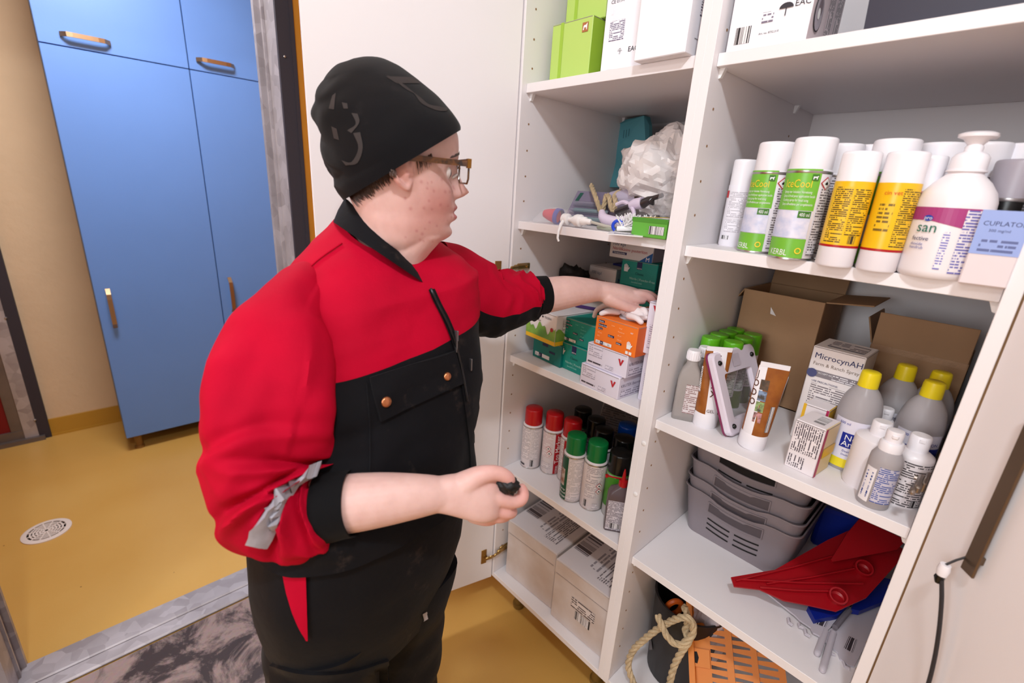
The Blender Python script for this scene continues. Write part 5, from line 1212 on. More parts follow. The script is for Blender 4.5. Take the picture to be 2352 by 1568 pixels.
m = MB(); m.lathe([(.0165, .104), (.0170, .118), (.0150, .122)], 22); m.lathe([(.0120, .121), (.0125, .138), (.0115, .142), (.0001, .143)], 22); m.bbox((0, -.011, .134), (.010, .006, .008), .002); m.obj('spray_head', M_CAPW, t)
m = MB(); m.arc(r + .0004, -.30 - PI / 2, 1.0 - PI / 2, .014, .080, 10); m.obj('printed_text', TW((70, 90, 160), (200, 194, 208), .0036), t)
m = MB(); m.arc(r + .0004, -1.15 - PI / 2, -.42 - PI / 2, .010, .074, 6); m.obj('label', M_PAPER, t)
m = MB(); 
rr = r + .0008; P_ = lambda a, zz: (rr * math.cos(a - PI / 2), rr * math.sin(a - PI / 2), zz)
m.quad([P_(-1.0, .018), P_(-.55, .018), P_(-.55, .066), P_(-1.0, .066)], 0, [(0, 0), (0, .011), (.048, .011), (.048, 0)]); m.obj('barcode', mat_bars('blue_barcode', (50, 70, 140), (226, 222, 232), .0011), t)
# ================================================================== RIGHT CABINET, basket shelf
z = R_T[3]
M_GREYB = mat('grey_basket_plastic', (138, 128, 134), .42, var=.06, vscale=10)
M_SLOT = mat('dark_slot', (16, 12, 13), .8)
def basket(label, x, y, zb, H=.142, op=None):
    t = thing('storage_basket', label, 'basket', (x, y, zb), 0, 'nested grey plastic baskets')
    A0, B0, A1, B1 = .126, .118, .1430, .136
    def rim(a, b, r_, zz, dip=0.0, k=8):
        P = rrect(a, b, r_, zz, k); out = []
        # densify the long sides so that the front rim can dip
        for i in range(len(P)):
            p, q_ = Vector(P[i]), Vector(P[(i + 1) % len(P)]); n = 10 if (p - q_).length > .05 else 1
            for j in range(n):
                w_ = p.lerp(q_, j / n); w_.z -= dip * math.exp(-(w_.x / .062) ** 4) if abs(w_.y) > b * .9 else 0; out.append(w_)
        return out
    lev = [(0, 0.0), (.06, 0), (H * .75, .35), (H, 1)]
    R = [rim(lerp(A0, A1, zz / H), lerp(B0, B1, zz / H), .030, zz, .016 * d) for zz, d in lev]
    R += [rim(A1 + .0035, B1 + .0035, .032, H + .001, .016), rim(A1 + .0035, B1 + .0035, .032, H - .003, .016)]
    m = MB(); m.rings(R, 0, True, True, False, True)
    Ri = [rim(lerp(A0, A1, zz / H) - .002, lerp(B0, B1, zz / H) - .002, .028, zz + .002 * (zz == 0), .016 * d) for zz, d in lev]
    m.rings(Ri, 0, True, True, False, True); o = m.obj('basket_body', M_GREYB, t)
    yf = lambda zz: -lerp(B0, B1, zz / H) - .0006
    def strip(x0, x1, z0, z1, mm, nm, pr=.0006, bow=.010, n=8):
        m = MB(); T0, T1 = [], []
        for i in range(n + 1):
            x_ = lerp(x0, x1, i / n); dz = -bow * (1 - (x_ / .075) ** 2)
            T0.append((x_, yf(z0 + dz) - pr, z0 + dz)); T1.append((x_, yf(z1 + dz) - pr, z1 + dz))
        for i in range(n): m.quad([T0[i], T0[i + 1], T1[i + 1], T1[i]])
        m.obj(nm, mm, t)
    strip(-.066, .066, .095, .122, op or M_SLOT, 'handle_opening', .0004)
    m = MB(); c = []
    for x0, z0 in ((-.069, .0945), (-.069, .1225), (.069, .1225), (.069, .0945)): c.append((x0, z0))
    path = []
    for i in range(9): x_ = lerp(-.068, .068, i / 8); path.append((x_, .1235))
    for i in range(9): x_ = lerp(.068, -.068, i / 8); path.append((x_, .0935))
    path.append(path[0])
    m.tube([(x_, yf(zz - .010 * (1 - (x_ / .075) ** 2)) - .001, zz - .010 * (1 - (x_ / .075) ** 2)) for x_, zz in path], .0022, 6); m.obj('handle_frame', M_GREYB, t)
    for row in range(3):
        for x0, x1 in ((-.066, -.006), (.006, .066)): strip(x0, x1, .036 + .0165 * row, .0405 + .0165 * row, M_SLOT, 'slot', .0005)
    return t
for zb, lab in ((0, 'grey slotted basket at the bottom of the nested stack'), (.033, 'grey slotted basket second from the bottom of the stack'), (.082, 'grey slotted basket third from the bottom of the stack'), (.150, 'topmost grey slotted basket under the bottle shelf')):
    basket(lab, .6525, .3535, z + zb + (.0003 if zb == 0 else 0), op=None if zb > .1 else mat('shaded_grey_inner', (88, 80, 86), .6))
# ---- plastic parts lying on the shelf
def PL(u, v, p0, n):
    d = Vector(RAY(u, v)); c = Vector(CAM); n = Vector(n); return c + d * ((Vector(p0) - c).dot(n) / d.dot(n))
M_REDP = mat('red_translucent_plastic', (158, 8, 22), .35)
M_BLUP = mat('deep_blue_plastic', (10, 34, 130), .4)
M_WHP = mat('pale_grey_plastic', (192, 184, 192), .45)
def slab(name, label, cat, px, p0, n, th, material, group=None):
    t = thing(name, label, cat, PL(*px[0], p0, n), 0, group)
    o = Vector(t.location); nn = Vector(n).normalized()
    plate(name.split('_')[-1] + '_plate', [PL(u, v, p0, n) - o for u, v in px], -nn * th, material, t)
    return t, o, nn
p_red, n_red = (.74, .10, z + .050), Vector((.10, -.26, 1))
t, o, nn = slab('calf_muzzle', 'red plastic wedge with two round sockets lying in front of the baskets', 'plastic part', [(1679, 1325), (1686, 1346), (1745, 1353), (1800, 1378), (1862, 1390), (1921, 1403), (1990, 1372), (2062, 1292), (2078, 1262), (1978, 1205), (1900, 1240), (1780, 1308)], p_red, n_red, .004, M_REDP)
for a, b in (((1690, 1335), (1950, 1270)), ((1745, 1350), (1905, 1362)), ((1760, 1342), (1960, 1310)), ((1700, 1332), (1980, 1345))):
    m = MB(); m.tube([PL(*a, p_red, n_red) - o + nn * .003, PL((a[0] + b[0]) / 2, (a[1] + b[1]) / 2 + 3, p_red, n_red) - o + nn * .006, PL(*b, p_red, n_red) - o + nn * .008], .0022, 6); m.obj('rib', M_REDP, t)
for u, v in ((1922, 1372), (1981, 1308)):
    c_ = PL(u, v, p_red, n_red) - o; Mq = Matrix.Translation(c_) @ (nn * .8 + Vector((.1, -.4, .2))).to_track_quat('Z', 'Y').to_matrix().to_4x4()
    m = MB(); m.lathe([(.021, -.018), (.019, .002), (.0175, .016), (.0145, .016), (.0135, .0), (.0005, -.006)], 22, M=Mq, capa=False); m.obj('socket', M_REDP, t)
p_r2 = (.86, .30, z + .125); n_r2 = Vector((.45, -.55, 1))
t, o, nn = slab('calf_muzzle', 'dark red plastic wedge standing behind the one with sockets', 'plastic part', [(1910, 1283), (1912, 1290), (2060, 1262), (2082, 1240), (1975, 1190), (1945, 1225)], p_r2, n_r2, .004, M_REDP)
p_w, n_w = (.82, .15, z + .012), Vector((.02, -.03, 1))
t, o, nn = slab('fence_panel', 'pale grey plastic panel with a barcode, left of two on the shelf', 'plastic part', [(1744, 1347), (1752, 1346), (1800, 1358), (1880, 1385), (1950, 1392), (1921, 1425), (1887, 1463), (1880, 1458), (1868, 1452), (1862, 1440), (1838, 1424), (1826, 1412)], p_w, n_w, .004, M_WHP, 'pale plastic panels')
b0 = [PL(u, v, p_w, n_w) - o + nn * .0012 for u, v in ((1872, 1432), (1896, 1441), (1906, 1420), (1882, 1412))]
m = MB(); m.quad(b0, 0, [(0, 0), (.02, 0), (.02, .02), (0, .02)]); m.obj('barcode', mat_bars('panel_barcode', (60, 54, 60), (200, 192, 200), .0013), t)
for (u0, v0), (u1, v1) in (((1812, 1416), (1822, 1432)), ((1850, 1442), (1862, 1458)), ((1836, 1428), (1846, 1438))):
    m = MB(); m.tube([PL(u0, v0, p_w, n_w) - o - nn * .004, PL((u0 + u1) / 2 - 3, (v0 + v1) / 2 + 3, p_w, n_w) - o - nn * .004, PL(u1, v1, p_w, n_w) - o - nn * .004], .0035, 6); m.obj('tab', M_WHP, t)
p_w2 = (.92, .15, z + .006)
t, o, nn = slab('fence_panel', 'pale grey plastic panel with a barcode, nearest the shelf right side', 'plastic part', [(1888, 1466), (1925, 1425), (1955, 1392), (2010, 1380), (2040, 1382), (1962, 1530), (1950, 1527), (1930, 1512), (1925, 1498), (1905, 1482)], p_w2, n_w, .004, M_WHP, 'pale plastic panels')
m = MB(); m.quad([PL(u, v, p_w2, n_w) - o + nn * .0012 for u, v in ((1938, 1488), (1958, 1500), (1968, 1470), (1950, 1461))], 0, [(0, 0), (.02, 0), (.02, .024), (0, .024)]); m.obj('barcode', MATS['panel_barcode'], t)
for (u0, v0), (u1, v1) in (((1904, 1490), (1918, 1502)), ((1938, 1518), (1952, 1534))):
    m = MB(); m.tube([PL(u0, v0, p_w2, n_w) - o - nn * .002, PL((u0 + u1) / 2 - 3, (v0 + v1) / 2 + 3, p_w2, n_w) - o - nn * .002, PL(u1, v1, p_w2, n_w) - o - nn * .002], .003, 6); m.obj('tab', M_WHP, t)
for i, ((u0, v0), (u1, v1), lab) in enumerate((((1889, 1468), (1877, 1502), 'short pale plastic peg sticking out from under the panels'), ((1905, 1484), (1889, 1540), 'long pale plastic peg sticking out from under the panels'))):
    a, b = ON(u0, v0, z=z + .006), ON(u1, v1, z=z + .006); a = a + (a - b) * .6
    m = MB(); m.tube([a, a.lerp(b, .9), b, b + (b - a).normalized() * .003], [.0065, .0065, .006, .003], 10); o = m.obj('plastic_peg', M_WHP); tag(o, lab, 'peg', 'pale plastic pegs')
p_b, n_b = (.87, .20, z + .028), Vector((.05, -.08, 1))
slab('brush_block', 'blue plastic piece under the tip of the red wedge', 'plastic part', [(1856, 1392), (1872, 1423), (1925, 1412), (1962, 1380), (1900, 1380)], p_b, n_b, .016, M_BLUP, 'blue plastic pieces')
slab('brush_block', 'larger blue plastic piece right of the red sockets', 'plastic part', [(1955, 1398), (1975, 1402), (2030, 1380), (2048, 1330), (2010, 1322), (1975, 1350)], p_b, n_b, .014, M_BLUP, 'blue plastic pieces')
m = MB(); a, b = ON(1952, 1398, z=z + .022), ON(1918, 1440, z=z + .018); m.tube([a, b], .006, 8); o = m.obj('grey_rod', mat('grey_rod_plastic', (110, 104, 112), .5)); tag(o, 'short grey rod lying across the pale panels', 'rod')
t = thing('scraper', 'dark blue brush head standing at the back beside the baskets', 'brush', (.86, .48, z), .3); m = MB(); m.bbox((0, 0, .06), (.16, .03, .12), .008); m.obj('block', M_BLUP, t); m = MB(); m.tube([(0, 0, .12), (.02, 0, .2), (.05, 0, .26)], .012, 8); m.obj('handle', M_BLUP, t)
# ================================================================== RIGHT CABINET, bottom
z = BT
t = thing('bucket', 'black bucket with a white sticker in the bottom left corner', 'bucket', (.607, .185, z))
m = MB(); m.lathe([(.080, 0), (.083, .004), (.096, .26), (.099, .262), (.099, .268), (.093, .268), (.080, .006)], 36); m.obj('bucket_body', mat('black_bucket_plastic', (34, 31, 33), .5), t)
m = MB(); a = -2.35; 
def bk(da, zz): rr = .0808 + .0155 * zz / .26 + .0034; return (rr * math.cos(a + da), rr * math.sin(a + da), zz)
m.quad([bk(0, .060), bk(.22, .085), bk(.0, .110), bk(-.22, .085)]); m.obj('sticker', TW((110, 104, 108), (206, 196, 198), .006), t)
m = MB(); m.quad([bk(0.02, .10), bk(.14, .115), bk(0.02, .13), bk(-.10, .115)]) if False else None
m = MB(); m.tube(cr_spline([(-.097, 0, .25), (-.085, -.03, .32), (-.05, -.06, .34), (0, -.075, .33)], 6), .003, 6); m.obj('bail', mat('bail_wire', (150, 140, 140), .3, .9), t)
m = MB(); R_ = []
for i in range(25): an = 2 * PI * i / 24; R_.append((.0 + .020 * math.cos(an), 0, .030 * math.sin(an)))
m.tube(R_, .0075, 8); o = m.obj('ring_handle', mat('burnt_orange_plastic', (190, 84, 20), .4)); o.location = (.585, .13, z + .245); o.rotation_euler = (.2, 0, .9); tag(o, 'burnt orange ring handle inside the bucket mouth', 'handle')
o = bag('feed_bag', (.66, .20, z + .10), (.05, .06, .13), 4.4, .25, mat('grey_white_bag', (196, 184, 190), .4)); tag(o, 'pale bag with red print behind the rope', 'bag')
# rope coil with knot
def RP(u, v, y): return ON(u, v, y=y)
rope('rope', 'thick twisted rope with a loose knot hanging before the bucket', [RP(1470, 1600, .030), RP(1452, 1560, .028), RP(1443, 1525, .026), RP(1455, 1492, .030), RP(1480, 1468, .036), RP(1502, 1450, .042), RP(1522, 1437, .046), RP(1545, 1424, .046), RP(1570, 1417, .044), RP(1588, 1425, .050), RP(1592, 1450, .056), RP(1580, 1470, .050), RP(1560, 1480, .040), RP(1540, 1470, .034), RP(1525, 1448, .032), RP(1515, 1425, .034), RP(1512, 1414, .042)], .0088, M_ROPE, 'ropes in the bottom compartment')
rope('rope', 'thick rope end running down beside the orange crate', [RP(1572, 1392, .060), RP(1580, 1425, .064), RP(1574, 1450, .066), RP(1582, 1470, .054), RP(1566, 1495, .045), RP(1550, 1525, .040), RP(1540, 1560, .036), RP(1532, 1600, .036)], .0088, M_ROPE, 'ropes in the bottom compartment')
# orange crate lying tilted
M_CRATE = mat('orange_crate_plastic', (216, 122, 18), .45)
A_ = ON(1587, 1392, y=.155); B_ = ON(1597, 1600, y=.035); C_ = ON(1880, 1600, y=.165)
t = thing('plastic_crate', 'orange slatted plastic crate tilted in the bottom compartment', 'crate', (A_.x, A_.y, z))
oo = Vector(t.location)
sx_ = (B_ - A_); SL = sx_.length; sx_.normalize(); ty_ = (C_ - B_); ty_ = (ty_ - sx_ * ty_.dot(sx_)).normalized(); nz_ = sx_.cross(ty_).normalized()
def cp(s_, t_, h=0): return A_ - oo + sx_ * s_ + ty_ * t_ + nz_ * h
def bar(nm, s0, t0, s1, t1, h0=-.004, h1=.0, s0b=None, s1b=None):
    m = MB(); s0b = s0 if s0b is None else s0b; s1b = s1 if s1b is None else s1b
    P = [cp(s0, t0, h0), cp(s1, t0, h0), cp(s1b, t1, h0), cp(s0b, t1, h0), cp(s0, t0, h1), cp(s1, t0, h1), cp(s1b, t1, h1), cp(s0b, t1, h1)]
    m.v += [tuple(p) for p in P]
    for f in ((0, 1, 2, 3), (7, 6, 5, 4), (0, 4, 5, 1), (1, 5, 6, 2), (2, 6, 7, 3), (3, 7, 4, 0)): m.face(f)
    m.obj(nm, M_CRATE, t)
bar('rim', -.02, -.010, SL, .004, -.012, .014); bar('rim_band', -.02, .0, SL, .042)
bar('rail', -.02, .078, SL, .094, -.004, .003); bar('rail', -.02, .134, SL, .148, -.004, .003); bar('rail', -.02, .19, SL, .205, -.004, .003)
n = int((SL + .02) / .017)
for t0, t1 in ((.042, .078), (.094, .134), (.148, .19)):
    for i in range(n):
        s0 = -.02 + i * .017; bar('slat', s0, t0, s0 + .0085, t1, -.004, .0, s0 - .001, s0 + .0115)
bar('handle_plate', SL * .48, -.004, SL * .68, .040, 0, .007); m = MB(); m.quad([cp(SL * .52, .004, .0076), cp(SL * .64, .004, .0076), cp(SL * .645, .010, .0076), cp(SL * .58, .014, .0076), cp(SL * .515, .010, .0076)]); m.obj('handle_hole', M_SLOT, t)
# ================================================================== RIGHT DOOR fittings and lanyard
PD = M_R @ Vector((0, 0, 0)); ND = (M_R.to_3x3() @ Vector((0, -1, 0))).normalized(); XD = (M_R.to_3x3() @ Vector((1, 0, 0))).normalized()
def dp(u, v): return PL(u, v, PD, ND)
m = MB(); a = dp(2243, 1312); s_ = (a - PD).dot(XD)
m.bbox((s_, -.010, a.z + .115), (.021, .004, .24), .001, M=M_R); m.bbox((s_, -.005, a.z + .02), (.012, .010, .012), .001, M=M_R); m.bbox((s_, -.005, a.z + .21), (.012, .010, .012), .001, M=M_R)
m.obj('handle', mat('dark_bronze_handle', (112, 94, 78), .3, .8), dr2)
t = thing('lanyard', 'black cord with a white toggle hanging from the open door handle', 'cord', dp(2222, 1318) + ND * .03)
o = Vector(t.location)
m = MB(); m.tube([Vector((0, 0, .010)), Vector((0, 0, .002)), Vector((0, 0, -.008))], [.006, .0075, .006], 12); m.obj('toggle', M_CAPW, t)
m = MB(); m.tube([Vector((0, 0, -.006)), Vector((-.001, 0, -.014)), Vector((-.001, 0, -.022))], [.005, .006, .003], 10); m.obj('clip', M_BLKC, t)
m = MB(); P_ = [dp(2218, 1340) + ND * .03 - o, dp(2214, 1390) + ND * .028 - o, dp(2200, 1460) + ND * .024 - o, dp(2180, 1530) + ND * .02 - o, dp(2160, 1600) + ND * .02 - o, dp(2120, 1700) + ND * .02 - o]; m.tube(cr_spline(P_, 6), .0026, 8); m.obj('cord', mat('black_cord', (40, 36, 38), .6), t)
m = MB(); m.tube([Vector((0, 0, .010)), Vector((.0, 0, .02)) - ND * .010, Vector((.0, 0, .03)) - ND * .024], .0015, 6); m.obj('loop', MATS['black_cord'], t)
# ================================================================== PERSON
from mathutils.bvhtree import BVHTree
S_ = Vector((-.14, .99, 0)).normalized()          # right shoulder -> left shoulder
N_ = Vector((.99, .14, 0)).normalized()           # chest direction
UP = Vector((0, 0, 1))
VIEW = Vector(RC[2])
def ring_wh(c, ax, ay, a, b, n=48, p=2.2, f=None):
    """superellipse ring with half axes a along ax, b along ay"""
    out = []
    for j in range(n):
        t = 2 * PI * j / n; ct, st = math.cos(t), math.sin(t)
        x = a * math.copysign(abs(ct) ** (2 / p), ct); y = b * math.copysign(abs(st) ** (2 / p), st)
        q = c + ax * x + ay * y
        out.append(q if f is None else f(q, t, x, y))
    return out
def chain(mb, pts, n=16, k=5, mi=0, ends=True):
    """rounded tapering limb: pts (point, radius)"""
    raw = [(p[0].x, p[0].y, p[0].z, p[1]) for p in pts]
    sp = cr_spline(raw, k); P = [Vector(q[:3]) for q in sp]; R = [max(.001, q[3]) for q in sp]
    if ends:
        d0 = (P[0] - P[1]).normalized(); d1 = (P[-1] - P[-2]).normalized()
        P = [P[0] + d0 * R[0] * .92, P[0] + d0 * R[0] * .6] + P + [P[-1] + d1 * R[-1] * .6, P[-1] + d1 * R[-1] * .92]
        R = [R[0] * .35, R[0] * .8] + R + [R[-1] * .8, R[-1] * .35]
    mb.tube(P, R, n, mi)
def oval_loft(mb, secs, n=20, k=4, p=2.0, mi=0):
    """loft through oval sections (centre, axis u*half, axis v*half) given as vectors"""
    raw = [tuple(c) + tuple(u) + tuple(v) for c, u, v in secs]
    sp = cr_spline(raw, k); R = []
    for q in sp:
        c, u, v = Vector(q[:3]), Vector(q[3:6]), Vector(q[6:9]); r_ = []
        for j in range(n):
            t = 2 * PI * j / n; ct, st = math.cos(t), math.sin(t)
            r_.append(c + u * math.copysign(abs(ct) ** (2 / p), ct) + v * math.copysign(abs(st) ** (2 / p), st))
        R.append(r_)
    mb.rings(R, mi, True, True, True, True)
# ------------------------------------------------------------------ head (local: x forward, y left, z up, origin between the ears)
HYAW, HPITCH, HROLL = math.radians(68.3), math.radians(1.5), math.radians(.7)
HEAD_C = Vector((.2586, -.4985, 1.4874))
HM = Matrix.Translation(HEAD_C) @ Matrix.Rotation(HYAW, 4, 'Z') @ Matrix.Rotation(HPITCH, 4, 'Y') @ Matrix.Rotation(HROLL, 4, 'X')
HZ = [-.125, -.118, -.112, -.106, -.098, -.088, -.076, -.062, -.048, -.030, -.012, .005, .022, .040, .060, .080, .100, .115, .124]
HF = [.020, .040, .060, .074, .084, .088, .087, .087, .086, .083, .081, .081, .087, .092, .090, .080, .060, .036, .008]
HB = [-.052, -.053, -.054, -.055, -.057, -.060, -.064, -.069, -.075, -.083, -.090, -.095, -.098, -.099, -.097, -.090, -.072, -.046, -.010]
HW = [.046, .051, .056, .059, .061, .063, .065, .0645, .0675, .0695, .0705, .0715, .0715, .0690, .0660, .0600, .0480, .0300, .0080]
def smooth_tab(tab, sg=.0075):
    g = np.linspace(-.16, .16, 641); y = np.interp(g, HZ, tab); k = np.exp(-(np.arange(-60, 61) * .0005 / sg) ** 2); k /= k.sum()
    return g, np.convolve(np.pad(y, 60, 'edge'), k, 'valid')
TF, TB, TWD = smooth_tab(HF, .004), smooth_tab(HB), smooth_tab(HW)
def head_ring(zz, n=120):
    f, b, w_ = float(np.interp(zz, *TF)), float(np.interp(zz, *TB)), float(np.interp(zz, *TWD))
    cx = .004; out = []
    for j in range(n):
        t = 2 * PI * j / n; ct, st = math.cos(t), math.sin(t)
        pf = interp(zz, [-.09, -.02], [2.1, 2.35])
        x = (f - cx) * abs(ct) ** (2 / pf) + cx if ct > 0 else cx - (cx - b) * abs(ct) ** (2 / 2.1)
        y = w_ * math.copysign(abs(st) ** (2 / 2.3), st)
        # jaw tapers to the chin
        if ct > 0 and zz < -.02:
            k = min(1, (-.02 - zz) / .09); y *= 1 - .30 * k * ct
        if ct > 0:
            g = lambda y0, s: math.exp(-((abs(y) - y0) / s) ** 2)
            gz = lambda z0, s: math.exp(-((zz - z0) / s) ** 2)
            # nose
            nz_ = interp(zz, [-.044, -.038, -.032, -.024, -.014, .0, .014, .022], [0, .006, .022, .0345, .026, .016, .008, 0])
            x += nz_ * math.exp(-(y / interp(zz, [-.04, -.025, .02], [.0150, .0125, .0090])) ** 2)
            x += .007 * g(.0135, .0060) * gz(-.029, .008)                         # nostril wings
            # lips
            lz = interp(zz, [-.082, -.076, -.070, -.065, -.0605, -.058, -.0555, -.050, -.044, -.040], [0, .002, .0105, .0125, .006, .001, .0085, .0135, .0085, .003])
            x += lz * math.exp(-(y / .021) ** 2)
            x -= .0045 * gz(-.079, .006) * math.exp(-(y / .025) ** 2)
            x += .005 * gz(-.095, .010) * math.exp(-(y / .022) ** 2)              # chin
            x -= .0115 * g(.031, .0145) * gz(.004, .012)                          # eye sockets
            x += .0070 * g(.031, .0115) * gz(.003, .0075)                         # lids
            x += .0045 * g(.026, .022) * gz(.026, .008)                           # brow
            x += .006 * g(.044, .020) * gz(-.030, .022)                           # cheek
        out.append((x, y, zz))
    return out
body = MB()
zs = np.concatenate([np.linspace(-.125, -.10, 12), np.linspace(-.098, .03, 86), np.linspace(.033, .124, 34)])
body.rings([[HM @ Vector(p) for p in head_ring(zz)] for zz in zs], smooth=True)
# ears: curled rim, bowl and lobe
def ear(side):
    y = side * .0700
    P = [(.010, y, .012), (.004, y + side * .002, .020), (-.010, y + side * .004, .024), (-.022, y + side * .008, .016), (-.023, y + side * .013, .002), (-.016, y + side * .014, -.012), (-.006, y + side * .009, -.022), (.002, y + side * .005, -.026), (.006, y + side * .004, -.016)]
    chain(body, [(HM @ Vector(p), .0042) for p in P], 10, 4)
    oval_loft(body, [(HM @ Vector((-.002, y + side * .002, -.022)), (HM.to_3x3() @ Vector((.008, 0, 0))), HM.to_3x3() @ Vector((0, .004, 0))), (HM @ Vector((-.008, y + side * .006, -.005)), HM.to_3x3() @ Vector((.012, .004 * side, 0)), HM.to_3x3() @ Vector((0, .004, 0))), (HM @ Vector((-.010, y + side * .002, .014)), HM.to_3x3() @ Vector((.012, .004 * side, 0)), HM.to_3x3() @ Vector((0, .004, 0)))], 12)
    chain(body, [(HM @ Vector((.008, y + side * .002, -.006)), .0042), (HM @ Vector((.006, y + side * .005, .002)), .0042), (HM @ Vector((.008, y + side * .002, .010)), .004)], 8, 3)
ear(-1); ear(1)
# neck
NECK0 = Vector((.220, -.506, 1.345))
hv = HM.to_3x3()
chain(body, [(NECK0 + Vector((0, 0, -.05)), .066), (NECK0, .062), (NECK0.lerp(HM @ Vector((-.008, 0, -.09)), .5), .057), (HM @ Vector((-.010, 0, -.085)), .056), (HM @ Vector((-.014, 0, -.03)), .056)], 28, 6)
oval_loft(body, [(HM @ Vector((-.010, 0, -.175)), hv @ Vector((.045, 0, 0)), hv @ Vector((0, .050, 0))), (HM @ Vector((.000, 0, -.140)), hv @ Vector((.045, 0, 0)), hv @ Vector((0, .050, 0))), (HM @ Vector((.014, 0, -.115)), hv @ Vector((.050, 0, 0)), hv @ Vector((0, .052, 0))), (HM @ Vector((.028, 0, -.098)), hv @ Vector((.050, 0, 0)), hv @ Vector((0, .052, 0)))], 28)
# trunk and legs under the clothes
TC = lambda zz: Vector((interp(zz, [.5, .80, .86, .95, 1.05, 1.15, 1.24, 1.30, 1.345, 1.40], [.310, .322, .320, .308, .288, .264, .243, .230, .222, .216]), interp(zz, [.5, .80, .86, .95, 1.05, 1.15, 1.24, 1.30, 1.345, 1.40], [-.622, -.618, -.613, -.598, -.574, -.547, -.526, -.514, -.506, -.500]), zz))
body.rings([ring_wh(TC(zz), S_, N_, a, b, 40) for zz, a, b in ((.79, .135, .10), (.86, .145, .115), (.95, .150, .115), (1.05, .15, .11), (1.15, .148, .105), (1.24, .145, .098), (1.30, .130, .088), (1.335, .10, .075), (1.36, .08, .065), (1.375, .06, .055))], smooth=True)
for sgn in (-1, 1):
    hp = TC(.82) + S_ * sgn * .085
    chain(body, [(hp, .066), (Vector((hp.x - .012, hp.y, .62)), .060), (Vector((hp.x - .02, hp.y, .45)), .052), (Vector((hp.x - .02, hp.y, .30)), .052), (Vector((hp.x - .03, hp.y, .10)), .038), (Vector((hp.x - .01, hp.y, .05)) + N_ * .04, .034)], 18, 4)
# near (right) arm: shoulder, elbow, forearm, hand holding a black glove
SH_R = W(700, 745, .705); EL_R = W(600, 1165, .650)
FA = [(W(640, 1166, .640), .040), (W(720, 1160, .638), .0415), (W(800, 1155, .640), .0400), (W(880, 1146, .645), .0365), (W(950, 1139, .652), .0312), (W(1000, 1135, .660), .0262), (W(1035, 1136, .666), .0215)]
chain(body, [(SH_R, .042), (SH_R.lerp(EL_R, .5), .042), (EL_R, .040), (W(625, 1170, .642), .040)], 20, 5)
chain(body, FA, 24, 6)
def pxv(u, v, d, du, dv): return W(u + du, v + dv, d) - W(u, v, d)
vw = VIEW
oval_loft(body, [(W(985, 1136, .657), pxv(985, 1136, .657, 3, 38), vw * .021), (W(1010, 1135, .661), pxv(1010, 1135, .661, 3, 41), vw * .0225), (W(1040, 1136, .665), pxv(1040, 1136, .665, 3, 47), vw * .022), (W(1075, 1140, .670), pxv(1075, 1140, .67, 4, 54), vw * .020), (W(1105, 1143, .676), pxv(1105, 1143, .676, 2, 57), vw * .020), (W(1132, 1146, .682), pxv(1132, 1146, .682, -2, 50), vw * .018), (W(1148, 1150, .686), pxv(1148, 1150, .686, -3, 38), vw * .013)], 28, 5, 2.3)
FING_R = {
 'thumb': [(1068, 1112, .668, .0200), (1100, 1093, .667, .0150), (1130, 1086, .670, .0118), (1152, 1089, .675, .0108), (1168, 1099, .680, .0098), (1172, 1110, .683, .0076)],
 'index': [(1118, 1128, .676, .0125), (1148, 1144, .682, .0115), (1176, 1151, .690, .0108), (1196, 1147, .696, .0100), (1202, 1134, .700, .0090), (1199, 1120, .702, .0072)],
 'middle': [(1118, 1162, .684, .0120), (1148, 1172, .690, .0112), (1168, 1176, .698, .0104), (1174, 1174, .712, .0098), (1160, 1166, .722, .0086)],
 'ring': [(1104, 1178, .688, .0115), (1134, 1184, .694, .0110), (1154, 1185, .702, .0100), (1160, 1182, .716, .0092), (1146, 1174, .724, .0082)],
 'little': [(1086, 1184, .690, .0108), (1112, 1192, .696, .0100), (1130, 1192, .704, .0090), (1134, 1187, .716, .0084), (1122, 1180, .722, .0076)]}
for ch in FING_R.values(): chain(body, [(W(u, v, d), r_) for u, v, d, r_ in ch], 14, 5)
